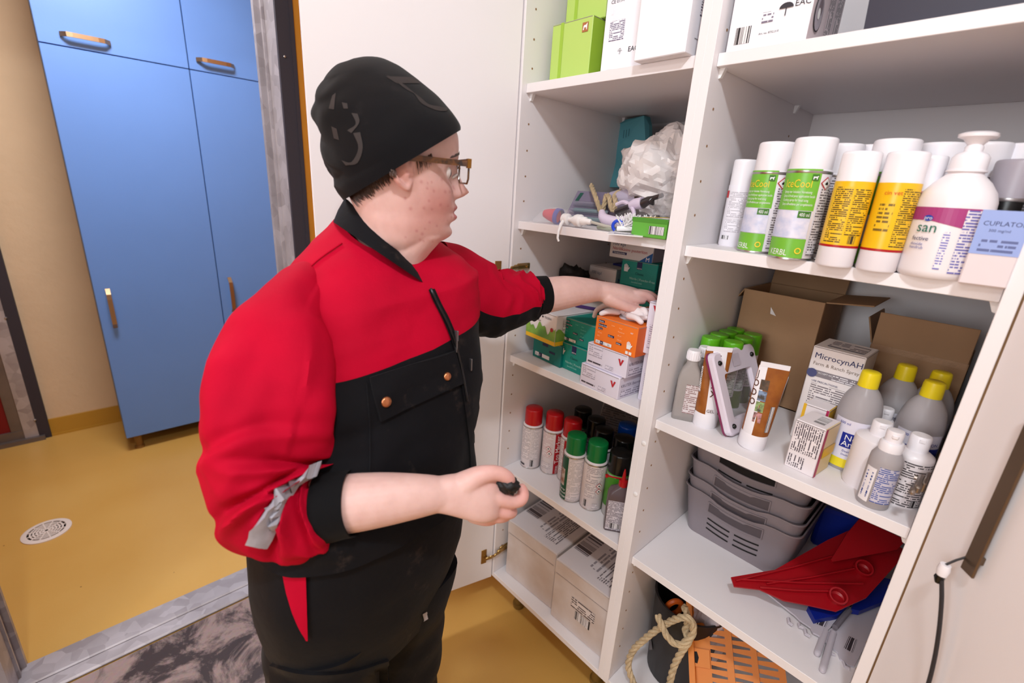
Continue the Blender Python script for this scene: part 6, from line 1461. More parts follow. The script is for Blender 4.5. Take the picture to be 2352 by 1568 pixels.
# far (left) arm reaching into the cabinet
SH_L = W(1040, 645, .970); EL_L = W(1150, 705, 1.030)
chain(body, [(SH_L, .055), (SH_L.lerp(EL_L, .5), .048), (EL_L, .043), (W(1215, 684, 1.058), .0415), (W(1262, 677, 1.078), .0410), (W(1300, 671, 1.093), .0385), (W(1340, 668, 1.110), .0320), (W(1372, 668, 1.124), .0255), (W(1390, 671, 1.130), .0245)], 24, 6)
HR = Vector((VIEW.x, VIEW.y, 0)).normalized(); 
def up_(h): return Vector((0, 0, h))
oval_loft(body, [(W(1378, 668, 1.127), up_(.024), HR * .027), (W(1405, 673, 1.136), up_(.025), HR * .031), (W(1432, 677, 1.146), up_(.024), HR * .036), (W(1458, 680, 1.155), up_(.0195), HR * .039), (W(1476, 683, 1.160), up_(.014), HR * .036)], 26, 5, 2.3)
FING_L = {
 'index': [(1458, 676, 1.128, .0118), (1480, 678, 1.130, .0108), (1496, 686, 1.134, .0100), (1503, 700, 1.140, .0092), (1500, 713, 1.146, .0084), (1494, 721, 1.150, .0068)],
 'middle': [(1464, 674, 1.150, .0118), (1488, 676, 1.154, .0108), (1505, 686, 1.158, .0100), (1511, 701, 1.164, .0090), (1506, 716, 1.168, .0074)],
 'ring': [(1466, 674, 1.172, .0112), (1488, 678, 1.176, .0102), (1504, 688, 1.180, .0094), (1508, 703, 1.184, .0086), (1502, 716, 1.186, .0072)],
 'little': [(1462, 678, 1.190, .0102), (1482, 682, 1.194, .0092), (1496, 692, 1.196, .0084), (1499, 704, 1.198, .0070)],
 'thumb': [(1398, 684, 1.122, .0190), (1420, 696, 1.120, .0150), (1444, 706, 1.122, .0120), (1464, 711, 1.126, .0108), (1480, 715, 1.130, .0094), (1487, 718, 1.132, .0072)]}
for ch in FING_L.values(): chain(body, [(W(u, v, d), r_) for u, v, d, r_ in ch], 14, 5)
# union everything into one continuous skin
tmp = bpy.data.objects.new('tmp', body.mesh('tmp', mat('skin_tmp', (220, 180, 170))))
COL.objects.link(tmp)
md = tmp.modifiers.new('r', 'REMESH'); md.mode = 'VOXEL'; md.voxel_size = .0021; md.use_smooth_shade = True
sm = tmp.modifiers.new('s', 'SMOOTH'); sm.factor = .5; sm.iterations = 6
dg = bpy.context.evaluated_depsgraph_get()
me = bpy.data.meshes.new_from_object(tmp.evaluated_get(dg))
bpy.data.objects.remove(tmp)
me.name = 'person'
nv_ = len(me.vertices); co = np.empty(nv_ * 3, np.float32); me.vertices.foreach_get('co', co); co = co.reshape(-1, 3)
HI = np.array(HM.inverted()); hc = co @ HI[:3, :3].T + HI[:3, 3]
skin = np.tile(np.array(srgb((222, 182, 174))[:3]), (nv_, 1))
def blend(mask, col): 
    global skin
    c_ = np.array(srgb(col)[:3]); skin = skin * (1 - mask[:, None]) + c_ * mask[:, None]
onhead = (np.abs(hc) < .16).all(1) & (hc[:, 0] > -.12)
ex = lambda x0, y0, z0, sx, sy, sz: np.exp(-((hc[:, 0] - x0) / sx) ** 2 - ((np.abs(hc[:, 1]) - y0) / sy) ** 2 - ((hc[:, 2] - z0) / sz) ** 2) * onhead
blend(.62 * ex(.06, .05, -.045, .045, .04, .035), (212, 132, 126))
blend(.45 * ex(.03, .06, -.08, .05, .04, .03), (206, 138, 128))
blend(.5 * ex(.11, 0, -.02, .02, .015, .02), (214, 142, 132))
blend(.45 * ex(-.01, .08, .0, .03, .02, .03), (222, 140, 128))
lip = np.clip(1.6 * np.exp(-((hc[:, 2] + .0585) / .0105) ** 4) * np.exp(-(hc[:, 1] / .022) ** 4), 0, 1) * (hc[:, 0] > .088) * onhead
blend(.8 * lip, (186, 92, 96))
rs = np.random.RandomState(5)
for _ in range(34):
    a, b, c_ = rs.uniform(.0, .09), rs.uniform(.03, .075), rs.uniform(-.11, .0)
    s_ = rs.uniform(.0012, .0024); blend(.38 * np.clip(1.3 * np.exp(-(((hc[:, 1] + b) / (s_ * 4)) ** 2 * 0 + ((hc[:, 0] - a) / s_) ** 2 + ((hc[:, 2] - c_) / s_) ** 2)), 0, 1) * onhead * (hc[:, 1] < -.01), (176, 84, 84))
for ch in list(FING_R.values()) + list(FING_L.values()):
    for (u, v, d, r_) in ch[1:]:
        p = np.array(W(u, v, d)); blend(.30 * np.exp(-(np.linalg.norm(co - p, axis=1) / .014) ** 2), (222, 128, 116))
ca = me.color_attributes.new('tint', 'FLOAT_COLOR', 'POINT')
ca.data.foreach_set('color', np.concatenate([skin, np.ones((nv_, 1))], 1).astype(np.float32).ravel())
def mat_skin():
    m, nt, b = new_mat('skin'); L = nt.links.new
    at_ = N(nt, 'ShaderNodeVertexColor', layer_name='tint')
    tc = N(nt, 'ShaderNodeTexCoord'); nz = N(nt, 'ShaderNodeTexNoise'); nz.inputs['Scale'].default_value = 55; nz.inputs['Detail'].default_value = 6; L(tc.outputs['Object'], nz.inputs['Vector'])
    cr = N(nt, 'ShaderNodeValToRGB'); cr.color_ramp.elements[0].color = (.80, .70, .68, 1); cr.color_ramp.elements[1].color = (1, 1, 1, 1); cr.color_ramp.elements[0].position = .3; cr.color_ramp.elements[1].position = .6; L(nz.outputs['Fac'], cr.inputs[0])
    mx = N(nt, 'ShaderNodeMix', data_type='RGBA', blend_type='MULTIPLY', i_0=.35); L(at_.outputs[0], mx.inputs[6]); L(cr.outputs[0], mx.inputs[7]); L(mx.outputs[2], b.inputs['Base Color'])
    b.inputs['Roughness'].default_value = .52; b.inputs['Subsurface Weight'].default_value = .25; b.inputs['Subsurface Radius'].default_value = (.010, .004, .002); b.inputs['Subsurface Scale'].default_value = .6
    n2 = N(nt, 'ShaderNodeTexNoise'); n2.inputs['Scale'].default_value = 420; L(tc.outputs['Object'], n2.inputs['Vector'])
    bp = N(nt, 'ShaderNodeBump'); bp.inputs['Strength'].default_value = .10; bp.inputs['Distance'].default_value = .001; L(n2.outputs['Fac'], bp.inputs['Height']); L(bp.outputs[0], b.inputs['Normal'])
    return m
me.materials.clear(); me.materials.append(mat_skin())
for p in me.polygons: p.use_smooth = True
person = bpy.data.objects.new('person', me); COL.objects.link(person)
tag(person, 'person in red and black workwear, black beanie and glasses reaching for gloves', 'person')
# ------------------------------------------------------------------ clothes
def mat_cloth(name, col, rough=.75, bump=.25, dust=None, weave=900, sheen=.15):
    m, nt, b = new_mat(name); L = nt.links.new
    tc = N(nt, 'ShaderNodeTexCoord')
    n1 = N(nt, 'ShaderNodeTexNoise'); n1.inputs['Scale'].default_value = 7; n1.inputs['Detail'].default_value = 5; L(tc.outputs['Object'], n1.inputs['Vector'])
    cr = N(nt, 'ShaderNodeValToRGB'); c = srgb(col)
    cr.color_ramp.elements[0].color = tuple(x * .86 for x in c[:3]) + (1,); cr.color_ramp.elements[1].color = tuple(min(1, x * 1.08) for x in c[:3]) + (1,); cr.color_ramp.elements[0].position = .35; cr.color_ramp.elements[1].position = .65
    L(n1.outputs['Fac'], cr.inputs[0]); out = cr.outputs[0]
    if dust:
        n3 = N(nt, 'ShaderNodeTexNoise'); n3.inputs['Scale'].default_value = 16; n3.inputs['Detail'].default_value = 8; n3.inputs['Roughness'].default_value = .7; L(tc.outputs['Object'], n3.inputs['Vector'])
        r3 = N(nt, 'ShaderNodeValToRGB'); r3.color_ramp.elements[0].position = .60; r3.color_ramp.elements[1].position = .74; r3.color_ramp.elements[1].color = (.35, .35, .35, 1); L(n3.outputs['Fac'], r3.inputs[0])
        mx = N(nt, 'ShaderNodeMix', data_type='RGBA'); mx.inputs[7].default_value = srgb(dust); L(r3.outputs[0], mx.inputs[0]); L(out, mx.inputs[6]); out = mx.outputs[2]
    L(out, b.inputs['Base Color']); b.inputs['Roughness'].default_value = rough; b.inputs['Sheen Weight'].default_value = sheen; b.inputs['Specular IOR Level'].default_value = .12
    n2 = N(nt, 'ShaderNodeTexNoise'); n2.inputs['Scale'].default_value = 30; n2.inputs['Detail'].default_value = 7; L(tc.outputs['Object'], n2.inputs['Vector'])
    n4 = N(nt, 'ShaderNodeTexNoise'); n4.inputs['Scale'].default_value = weave; L(tc.outputs['Object'], n4.inputs['Vector'])
    ad = N(nt, 'ShaderNodeMath', operation='MULTIPLY_ADD', i_1=.12); L(n4.outputs['Fac'], ad.inputs[0]); L(n2.outputs['Fac'], ad.inputs[2])
    bp = N(nt, 'ShaderNodeBump'); bp.inputs['Strength'].default_value = bump; bp.inputs['Distance'].default_value = .006; L(ad.outputs[0], bp.inputs['Height']); L(bp.outputs[0], b.inputs['Normal'])
    return m
M_RED = mat_cloth('red_workwear_twill', (182, 0, 40), .8, .25, None, 900, .0)
M_BLK = mat_cloth('black_workwear_twill', (15, 14, 18), .72, .25, (90, 74, 66), 900, .03)
M_KNIT = mat_cloth('black_knit', (15, 14, 16), .85, .15, None, 1500, .03)
M_HAT = mat_cloth('black_jersey', (14, 12, 15), .85, .12, (46, 40, 41), 1800, .08)
M_TAPE = mat('grey_reflective_tape', (166, 162, 172), .4, var=.15, vscale=60)
M_COPPER = mat('copper_stud', (198, 128, 88), .28, .9)
def wr(q, f, a, seed=0.0):
    v = Vector((q.x * f + seed, q.y * f, q.z * f)); return a * (noise.noise(v) + .5 * noise.noise(v * 2.1))
# torso of the jacket
JZ = [(1.402, .078, .074), (1.390, .090, .080), (1.372, .118, .092), (1.345, .150, .106), (1.31, .172, .118), (1.26, .184, .126), (1.20, .188, .131), (1.13, .190, .136), (1.05, .192, .142), (.97, .193, .147), (.90, .193, .150), (.84, .193, .150), (.80, .190, .148)]
ja = np.array(JZ)[::-1]
def jw(zz): return interp(zz, ja[:, 0], ja[:, 1]), interp(zz, ja[:, 0], ja[:, 2])
YOKE = 1.222
HEM = .955
zz_ = sorted(set(list(np.linspace(HEM, YOKE, 30)) + list(np.linspace(YOKE, 1.402, 30))), reverse=True)
def tilt(q, c, zz):
    k = max(0, (zz - 1.30) / .10); n_ = (q - c).dot(N_); return q - UP * (.42 * k * (n_ + .02) if n_ > -.02 else .10 * k * (n_ + .02))
def jr(zz, n=88):
    a, b = jw(zz); c = TC(zz)
    def f(q, t, x, y):
        d = (q - c).normalized(); amp = .0075 if zz < YOKE else .004
        q = q + d * (wr(q, 9, amp, 3) + wr(Vector((q.x * 1.0, q.y, q.z * 2.6)), 11, .004, 9))
        if zz < 1.1: q = q + d * .006 * math.sin(q.z * 60 + 5 * noise.noise(q * 6)) * max(0, noise.noise(q * 5) + .3)
        q = q + UP * .16 * (q - c).dot(S_) * math.exp(-((zz - YOKE) / .12) ** 2)
        return tilt(q, c, zz)
    return ring_wh(c, S_, N_, a, b, n, 2.7, f)
JR = [jr(zz) for zz in zz_]
ky = zz_.index(YOKE)
m = MB(); m.rings(JR, 0, True, False, False, True, lambda i, j: 0 if i < ky else 1)
jacket = m.obj('jacket', [M_RED, M_BLK], person)
def bvh_of(*mbs):
    V, Fc = [], []
    for b in mbs:
        n = len(V); V += [Vector(v) for v in b.v]; Fc += [tuple(n + i for i in f) for f in b.f]
    return BVHTree.FromPolygons(V, Fc)
BV_T = bvh_of(m)
def hit(bv, u, v):
    d = Vector(RAY(u, v)).normalized(); r_ = bv.ray_cast(Vector(CAM), d)
    return r_[0], r_[1]
def surf(bv, u, v, off):
    p, n = hit(bv, u, v)
    if p is None:
        d = Vector(RAY(u, v)).normalized(); c = Vector(CAM)
        best = min((bv.find_nearest(c + d * t) for t in np.linspace(.4, 1.3, 60)), key=lambda r_: r_[3]); p, n = best[0], best[1]
    if n.dot(Vector(CAM) - p) < 0: n = -n
    return p + n * off
def decal(name, rows, bv, off, material, parent, k=6, thick=0.0, bulge=0.0):
    """cloth strip laid on a surface: rows = list of (left pixel, right pixel) pairs, resampled"""
    A = cr_spline([r_[0] for r_ in rows], k) if len(rows) > 2 else [np.array(rows[0][0]) * (1 - t) + np.array(rows[1][0]) * t for t in np.linspace(0, 1, k * 2)]
    B = cr_spline([r_[1] for r_ in rows], k) if len(rows) > 2 else [np.array(rows[0][1]) * (1 - t) + np.array(rows[1][1]) * t for t in np.linspace(0, 1, k * 2)]
    n = 9; m = MB(); R = []
    for a, b in zip(A, B): R.append([surf(bv, *(a * (1 - j / n) + b * (j / n)), off + bulge * math.sin(PI * j / n)) for j in range(n + 1)])
    m.rings(R, 0, False, False, False, True)
    if thick:
        R2 = []
        for a, b in zip(A, B): R2.append([surf(bv, *(a * (1 - j / n) + b * (j / n)), off - thick) for j in range(n + 1)])
        top = [p for p in R[0]]; 
        E1 = [r_[0] for r_ in R] ; E2 = [r_[-1] for r_ in R]; F1 = [r_[0] for r_ in R2]; F2 = [r_[-1] for r_ in R2]
        m.rings([E1, F1], 0, False, False, False, False); m.rings([E2, F2], 0, False, False, False, False); m.rings([R[0], R2[0]], 0, False, False, False, False); m.rings([R[-1], R2[-1]], 0, False, False, False, False)
    return m.obj(name, material, parent)
# collar
def sil_ring(b, f, d, w_, n=64, p=2.1, db=0, df=0):
    Bp, Fp = W(*b, d + db), W(*f, d + df); c = (Bp + Fp) / 2; e1 = (Fp - Bp) / 2; rv = (c - Vector(CAM)).normalized(); e2 = rv - e1.normalized() * rv.dot(e1.normalized()); e2.normalize()
    return ring_wh(c, e1.normalized(), e2, e1.length, w_, n, p)
C0 = sil_ring((776, 517), (1000, 668), .795, .092); C1 = sil_ring((786, 490), (985, 645), .795, .086); C2 = sil_ring((800, 462), (958, 612), .795, .074); C3 = sil_ring((806, 466), (952, 616), .795, .068); C4 = sil_ring((800, 510), (970, 650), .795, .074)
m = MB(); m.rings([C0, C1, C2, C3, C4], 0, True, False, False, True); m.obj('collar', M_BLK, jacket)
# near sleeve: shoulder to bunched, pushed-up end
NS = [((730, 650), .745, 60), ((690, 690), .705, 84), ((656, 756), .680, 120), ((650, 850), .662, 150), ((636, 930), .650, 160), ((622, 1000), .643, 154), ((616, 1060), .640, 144), ((624, 1115), .638, 140), ((650, 1158), .637, 128), ((690, 1172), .637, 106), ((728, 1170), .638, 92), ((752, 1164), .639, 80)]
raw = [(*W(u, v, d), r_ * d / F_PX) for (u, v), d, r_ in NS]
sp = cr_spline(raw, 14); P = [Vector(q[:3]) for q in sp]; R_ = [q[3] for q in sp]; nR = len(P); nJ = 128
RS = []; nr = None; FRM = []
for i, p in enumerate(P):
    t = (P[min(i + 1, nR - 1)] - P[max(i - 1, 0)]).normalized()
    if nr is None: nr = (Vector(CAM) - p); 
    nr = (nr - t * nr.dot(t)).normalized(); bi = t.cross(nr); FRM.append((p, t, nr.copy(), bi))
    s = i / (nR - 1); ring = []
    for j in range(nJ):
        a = 2 * PI * j / nJ; d = nr * math.cos(a) + bi * math.sin(a); q = p + d * R_[i] * .93
        fold = 0
        kb = max(0, min(1, (s - .38) / .25))                                  # bunching near the elbow
        ph = s * 30 + 2.6 * math.sin(a + .6) + 2.4 * noise.noise(Vector((math.cos(a) * 1.6, math.sin(a) * 1.6, s * 4)))
        sn = math.sin(ph); fold += kb * .0055 * (1 - abs(sn) * 1.6 + .35) * (.55 + .6 * noise.noise(Vector((math.cos(a) * 1.2 + 5, math.sin(a) * 1.2, s * 3))))
        ph2 = a * 3 + s * 9 + 3 * noise.noise(Vector((s * 3, a * .3, 2)))
        fold += (1 - kb * .6) * .0075 * math.sin(ph2) * min(1, s * 4)
        for s0, tl, ac, ws, dp_ in ((.45, .06, .9, .020, .007), (.545, -.05, -.5, .022, .013), (.62, .05, .5, .018, .012), (.685, -.045, -.4, .020, .015), (.755, .04, .3, .018, .012), (.83, -.03, -.2, .018, .012), (.90, .02, .6, .016, .008)):
            da = (a - ac + PI) % (2 * PI) - PI; cs = s0 + tl * math.sin(da * 1.3) + .02 * noise.noise(Vector((s0 * 9, da * 1.5, 1)))
            fold += dp_ * math.exp(-(da / 1.25) ** 2) * (-math.exp(-((s - cs) / ws) ** 2) + .75 * math.exp(-((s - cs - 1.7 * ws) / (ws * 1.1)) ** 2))
        for ac, w_, dp_, s0, s1 in ((-.95, .16, .009, .10, .50), (-.2, .2, .005, .18, .42), (.75, .18, .006, .2, .55)):
            da = (a - ac - 1.1 * (s - .3) + PI) % (2 * PI) - PI; fold -= dp_ * math.exp(-(da / w_) ** 2) * max(0, math.sin(PI * min(1, max(0, (s - s0) / (s1 - s0)))))
        fold += wr(q, 14, .004, 2)
        if s > .93: fold -= (s - .93) / .07 * .010
        ring.append(q + d * fold)
    RS.append(ring)
# turned-in end
last = RS[-1]; cen = sum(last, Vector()) / nJ
RS.append([cen + (q - cen) * .80 - FRM[-1][1] * .004 for q in last]); RS.append([cen + (q - cen) * .62 - FRM[-1][1] * .015 for q in last])
# black gusset along the back of the sleeve (away from the camera, image left)
left_dir = -Vector(RC[0])
def slv_mat(i, j):
    ii = min(i, nR - 1); p, t, a_, b_ = FRM[ii]; d = (a_ * math.cos(2 * PI * (j + .5) / nJ) + b_ * math.sin(2 * PI * (j + .5) / nJ))
    l = (left_dir - t * left_dir.dot(t)).normalized(); v = (VIEW - t * VIEW.dot(t)).normalized()
    an = math.atan2(d.dot(v), d.dot(l))
    return 1 if .06 < an < 1.25 and i > 16 else 0
m = MB(); m.rings(RS, 0, True, False, False, True, slv_mat); slR = m.obj('sleeve', [M_RED, M_BLK], jacket); BV_S = bvh_of(m)
# far sleeve
FS = [((985, 630), .935, 84), ((1030, 650), .962, 92), ((1075, 676), .990, 94), ((1120, 694), 1.015, 84), ((1165, 690), 1.035, 72), ((1200, 684), 1.050, 60), ((1228, 679), 1.062, 54)]
raw = [(*W(u, v, d), r_ * d / F_PX) for (u, v), d, r_ in FS]
sp = cr_spline(raw, 10); P2_ = [Vector(q[:3]) for q in sp]; R2_ = [q[3] for q in sp]; RS2 = []; n2 = len(P2_); FR2 = []
for i, p in enumerate(P2_):
    t = (P2_[min(i + 1, n2 - 1)] - P2_[max(i - 1, 0)]).normalized(); nr = UP - t * UP.dot(t); nr.normalize(); bi = t.cross(nr); FR2.append((nr, bi)); s = i / (n2 - 1); ring = []
    for j in range(72):
        a = 2 * PI * j / 72; d = nr * math.cos(a) + bi * math.sin(a); q = p + d * R2_[i] * .94
        kb = max(0, min(1, (s - .25) / .3)); ph = s * 17 + 2.4 * math.sin(a + 1) + 3.2 * noise.noise(Vector((math.cos(a) * 1.5 + 3, math.sin(a) * 1.5, s * 4)))
        fold = kb * .0095 * (1 - abs(math.sin(ph)) * 1.5 + .35) * (.5 + .6 * noise.noise(Vector((math.cos(a) + 1, math.sin(a), s * 3 + 4)))) + wr(q, 14, .005, 7)
        if s > .95: fold -= .006
        ring.append(q + d * fold)
    RS2.append(ring)
last = RS2[-1]; cen = sum(last, Vector()) / 72; RS2.append([cen + (q - cen) * .8 for q in last])
def sl2(i, j):
    a = 2 * PI * (j + .5) / 72; a = (a + PI) % (2 * PI) - PI
    return 1 if abs(a) > 1.72 else 0
m = MB(); m.rings(RS2, 0, True, False, False, True, sl2); m.obj('sleeve', [M_RED, M_BLK], jacket)
# knit cuffs
m = MB(); cu = [(W(742, 1163, .639), .0490), (W(762, 1160, .639), .0480), (W(795, 1156, .640), .0455), (W(812, 1154, .640), .0448)]; m.tube([c_[0] for c_ in cu], [c_[1] for c_ in cu], 40, caps=False)
m.tube([W(812, 1154, .640), W(806, 1155, .640)], [.0448, .0425], 40, caps=False); m.obj('cuff', M_KNIT, jacket)
m = MB(); m.tube([W(1220, 682, 1.058), W(1236, 679, 1.068), W(1252, 677, 1.075)], [.0470, .0450, .0440], 36, caps=False); m.tube([W(1252, 677, 1.075), W(1249, 677, 1.074)], [.0440, .0420], 36, caps=False); m.obj('cuff', M_KNIT, jacket)
# reflective tape on the near sleeve
decal('reflective_tape', [((706, 1082), (738, 1072)), ((660, 1112), (692, 1098)), ((622, 1150), (655, 1148)), ((592, 1195), (634, 1200)), ((572, 1240), (608, 1250))], BV_S, .0085, M_TAPE, jacket, 3, .006)
# chest pocket flap, studs, zipper, second pocket
decal('pocket_flap', [((848, 866), (1040, 806)), ((856, 905), (1050, 838)), ((872, 966), (1060, 880))], BV_T, .006, M_BLK, jacket, 6, .006)
for u, v, s in ((882, 921, .0082), (1022, 864, .0070)):
    p, n = surf(BV_T, u, v, .0065), None
    n = (surf(BV_T, u, v, .02) - p).normalized(); m = MB(); m.lathe([(s, 0), (s, .0012), (s * .8, .003), (s * .3, .0038), (.0001, .0038)], 22, M=Matrix.Translation(p) @ n.to_track_quat('Z', 'Y').to_matrix().to_4x4()); m.obj('stud', M_COPPER, jacket)
zp = [(985, 668), (1000, 700), (1018, 735), (1036, 780), (1046, 815), (1056, 860), (1066, 920), (1074, 985), (1080, 1050), (1080, 1120)]
decal('zip_placket', [((u - 3, v), (u + 12, v - 2)) for u, v in zp], BV_T, .0035, M_BLK, jacket, 4)
m = MB(); m.tube([surf(BV_T, u + 2, v, .0055) for u, v in [tuple(q) for q in cr_spline(zp[:7], 6)]], .0022, 6); m.obj('zipper', mat('dark_zip', (40, 38, 40), .35, .7), jacket)
p = surf(BV_T, 1040, 770, .008); m = MB(); m.bbox((0, 0, 0), (.008, .004, .018), .001, M=Matrix.Translation(p) @ Matrix.Rotation(.3, 4, 'Z')); m.bbox((0, 0, -.018), (.006, .003, .022), .001, M=Matrix.Translation(p) @ Matrix.Rotation(.3, 4, 'Z')); m.obj('zip_puller', mat('zip_metal', (120, 116, 120), .3, .9), jacket)
p = surf(BV_T, 1075, 838, .006); m = MB(); m.bbox((0, 0, 0), (.006, .003, .022), .001, M=Matrix.Translation(p) @ Matrix.Rotation(.3, 4, 'Z')); m.obj('pocket_zip_puller', MATS['zip_metal'], jacket)
# red lapel edge and seams
def seam(pts, bv, off=.0016, r_=.0011, mm=None): m = MB(); m.tube([surf(bv, *q, off) for q in cr_spline(pts, 6)], r_, 5); m.obj('seam', mm or M_RED, jacket)
seam([(860, 868), (930, 848), (1000, 826), (1046, 810)], BV_T, .0015, .0012, M_RED)
seam([(842, 880), (848, 960), (850, 1040), (848, 1090)], BV_T, .001, .0012, M_BLK)
seam([(786, 560), (730, 600), (690, 640), (655, 680)], BV_T, .002, .0014, M_RED)
# trousers
m = MB(); LEG = []
TRZ = [(.90, .203, .166), (.84, .206, .170), (.80, .208, .172), (.75, .205, .168), (.70, .198, .160)]
m.rings([ring_wh(TC(z_), S_, N_, a, b, 72, 2.5, lambda q, t, x, y: q + (q - TC(q.z)).normalized() * wr(q, 9, .006, 5)) for z_, a, b in [tuple(np.array(TRZ[0]) * (1 - t) + np.array(TRZ[-1]) * t) if False else (lerp(.98, .70, t), interp(lerp(.98, .70, t), [.70, .75, .80, .84, .98], [.156, .166, .176, .181, .186]), interp(lerp(.98, .70, t), [.70, .75, .80, .84, .98], [.104, .113, .124, .130, .141])) for t in np.linspace(0, 1, 14)]], 0, True, True, True, True)
for sgn in (-1, 1):
    zl = np.linspace(.78, .03, 44); RR = []
    for z_ in zl:
        c = TC(max(.5, z_)) + S_ * sgn * interp(z_, [0, .4, .7, .78], [.095, .088, .080, .078]) ; c.z = z_
        c = c + N_ * interp(z_, [0, .3, .5, .78], [-.055, -.03, -.012, 0])
        a, b = interp(z_, [0, .1, .3, .5, .65, .78], [.088, .086, .082, .084, .086, .092]), interp(z_, [0, .1, .3, .5, .65, .78], [.098, .095, .090, .094, .102, .118])
        RR.append(ring_wh(c, S_, N_, a, b, 64, 2.1, lambda q, t, x, y: q + (q - c).normalized() * (wr(q, 10, .008, sgn) + .005 * math.sin(q.z * 55 + 6 * noise.noise(q * 7)) * max(0, noise.noise(q * 6 + Vector((3, 0, 0))) + .35))))
    m.rings(RR, 0, True, True, True, True)
trousers = m.obj('trousers', M_BLK, person); BV_P = bvh_of(m)
decal('red_side_panel', [((643, 1262), (702, 1262)), ((652, 1310), (704, 1310)), ((664, 1370), (706, 1370)), ((682, 1425), (707, 1425)), ((704, 1466), (708, 1466))], BV_P, .004, M_RED, trousers, 5)
decal('thigh_pocket', [((640, 1520), (700, 1532)), ((700, 1532), (800, 1535)), ((800, 1535), (900, 1515))] if False else [((625, 1522), (628, 1600)), ((700, 1540), (704, 1615)), ((800, 1538), (805, 1612)), ((890, 1512), (895, 1590))], BV_P, .005, M_BLK, trousers, 5, .005)
decal('reflective_tape', [((968, 1408), (972, 1424)), ((978, 1402), (982, 1418))], BV_P, .003, M_TAPE, trousers, 3)
# boots
for sgn in (-1, 1):
    b0 = TC(.5) + S_ * sgn * .105; b0.z = 0; m = MB()
    oval_loft(m, [(b0 + N_ * -.11 + UP * .045, S_ * .035, UP * .043), (b0 + N_ * -.07 + UP * .05, S_ * .046, UP * .049), (b0 + N_ * 0 + UP * .05, S_ * .048, UP * .049), (b0 + N_ * .09 + UP * .042, S_ * .052, UP * .041), (b0 + N_ * .15 + UP * .034, S_ * .042, UP * .033)], 24, 5, 2.6)
    oval_loft(m, [(b0 + N_ * -.06 + UP * .03, S_ * .05, N_ * .06), (b0 + N_ * -.05 + UP * .14, S_ * .055, N_ * .06)], 20, 3); m.obj('boot', mat('black_boot_rubber', (24, 22, 22), .5), person)
# beanie
HB_ = [((1057, 299), (790, 459), .094), ((1056, 288), (776, 436), .099), ((1046, 268), (764, 404), .104), ((1032, 248), (752, 372), .107), ((1010, 224), (739, 330), .107), ((984, 202), (735, 290), .104), ((956, 178), (722, 252), .097), ((930, 158), (726, 220), .087), ((900, 142), (742, 188), .073), ((868, 132), (758, 164), .055), ((838, 130), (776, 147), .034), ((812, 134), (796, 140), .012)]
sp = cr_spline([(*b, *f, w_) for b, f, w_ in HB_], 6); HR_ = []
for i, q in enumerate(sp):
    s = i / (len(sp) - 1); r0 = sil_ring((q[2], q[3]), (q[0], q[1]), .741, q[4], 80, 2.15); c = sum(r0, Vector()) / len(r0); out = []
    for j, v in enumerate(r0):
        d = (v - c).normalized(); a = 2 * PI * j / 80
        k = .0035 * math.sin(s * 30 + 3 * noise.noise(Vector((math.cos(a) * 2, math.sin(a) * 2, s * 3)))) * max(0, math.cos(a - PI)) * (s > .12) * (s < .75)
        out.append(v + d * (k + wr(v, 16, .0032 * min(1, s * 8), 4)))
    HR_.append(out)
inn = [[c_ + (v - c_) * k for v in HR_[0]] for c_ in [sum(HR_[0], Vector()) / 80] for k in (.955,)]
m = MB(); m.rings([[v + (HR_[3][j] - HR_[0][j]) * .6 for j, v in enumerate(inn[0])], inn[0]] + HR_, 0, True, False, True, True); hat = m.obj('beanie', M_HAT, person); BV_H = bvh_of(m)
# faded print on the beanie
M_PRN = mat('faded_brown_print', (46, 38, 37), .8)
decal('faded_print', [((884, 172), (896, 176)), ((920, 190), (930, 204)), ((948, 212), (962, 222)), ((968, 238), (984, 240)), ((1002, 254), (1012, 246)), ((1024, 256), (1030, 250))], BV_H, .0009, M_PRN, hat, 5)
decal('faded_print', [((886, 176), (950, 178)), ((910, 192), (966, 192))], BV_H, .0008, M_PRN, hat, 4)
for rows in ([((764, 220), (772, 214)), ((756, 250), (768, 252))], [((808, 260), (822, 262)), ((818, 285), (826, 282)), ((798, 300), (808, 306))], [((812, 306), (828, 304)), ((824, 340), (834, 340)), ((808, 372), (822, 374)), ((785, 368), (795, 380))], [((762, 290), (774, 296)), ((768, 318), (780, 322))], [((786, 236), (798, 238)), ((790, 250), (800, 250))]):
    decal('faded_print', rows, BV_H, .0009, M_PRN, hat, 4)
# hair under the beanie at the nape and in front of the ear
m = MB(); random.seed(11)
HAIR = mat('dark_brown_hair', (70, 50, 42), .5)
BV_B = BVHTree.FromPolygons([Vector(v) for v in co], [tuple(p.vertices) for p in me.polygons])
for i in range(230):
    t = random.random(); u0 = lerp(796, 905, t) + random.uniform(-3, 3); v0 = lerp(452, 396, t) - random.uniform(0, 14)
    L_ = random.uniform(14, 36) * (1.05 - .4 * t); u1 = u0 + L_ * random.uniform(.5, 1.0) * lerp(1.1, .4, t); v1 = v0 + L_ * random.uniform(.55, 1.0)
    P3 = [surf(BV_B, lerp(u0, u1, k), lerp(v0, v1, k), .0012 + .0016 * math.sin(PI * k) * random.random()) for k in (0, .35, .7, 1)]
    m.tube(P3, [.0009, .0009, .0007, .0002], 3)
for i in range(26):
    u0 = random.uniform(955, 990); v0 = lerp(372, 352, (u0 - 955) / 35); P3 = [surf(BV_B, u0 + 6 * k * random.random(), v0 + random.uniform(12, 30) * k, .002) for k in (0, .5, 1)]; m.tube(P3, [.0006, .0005, .0002], 3)
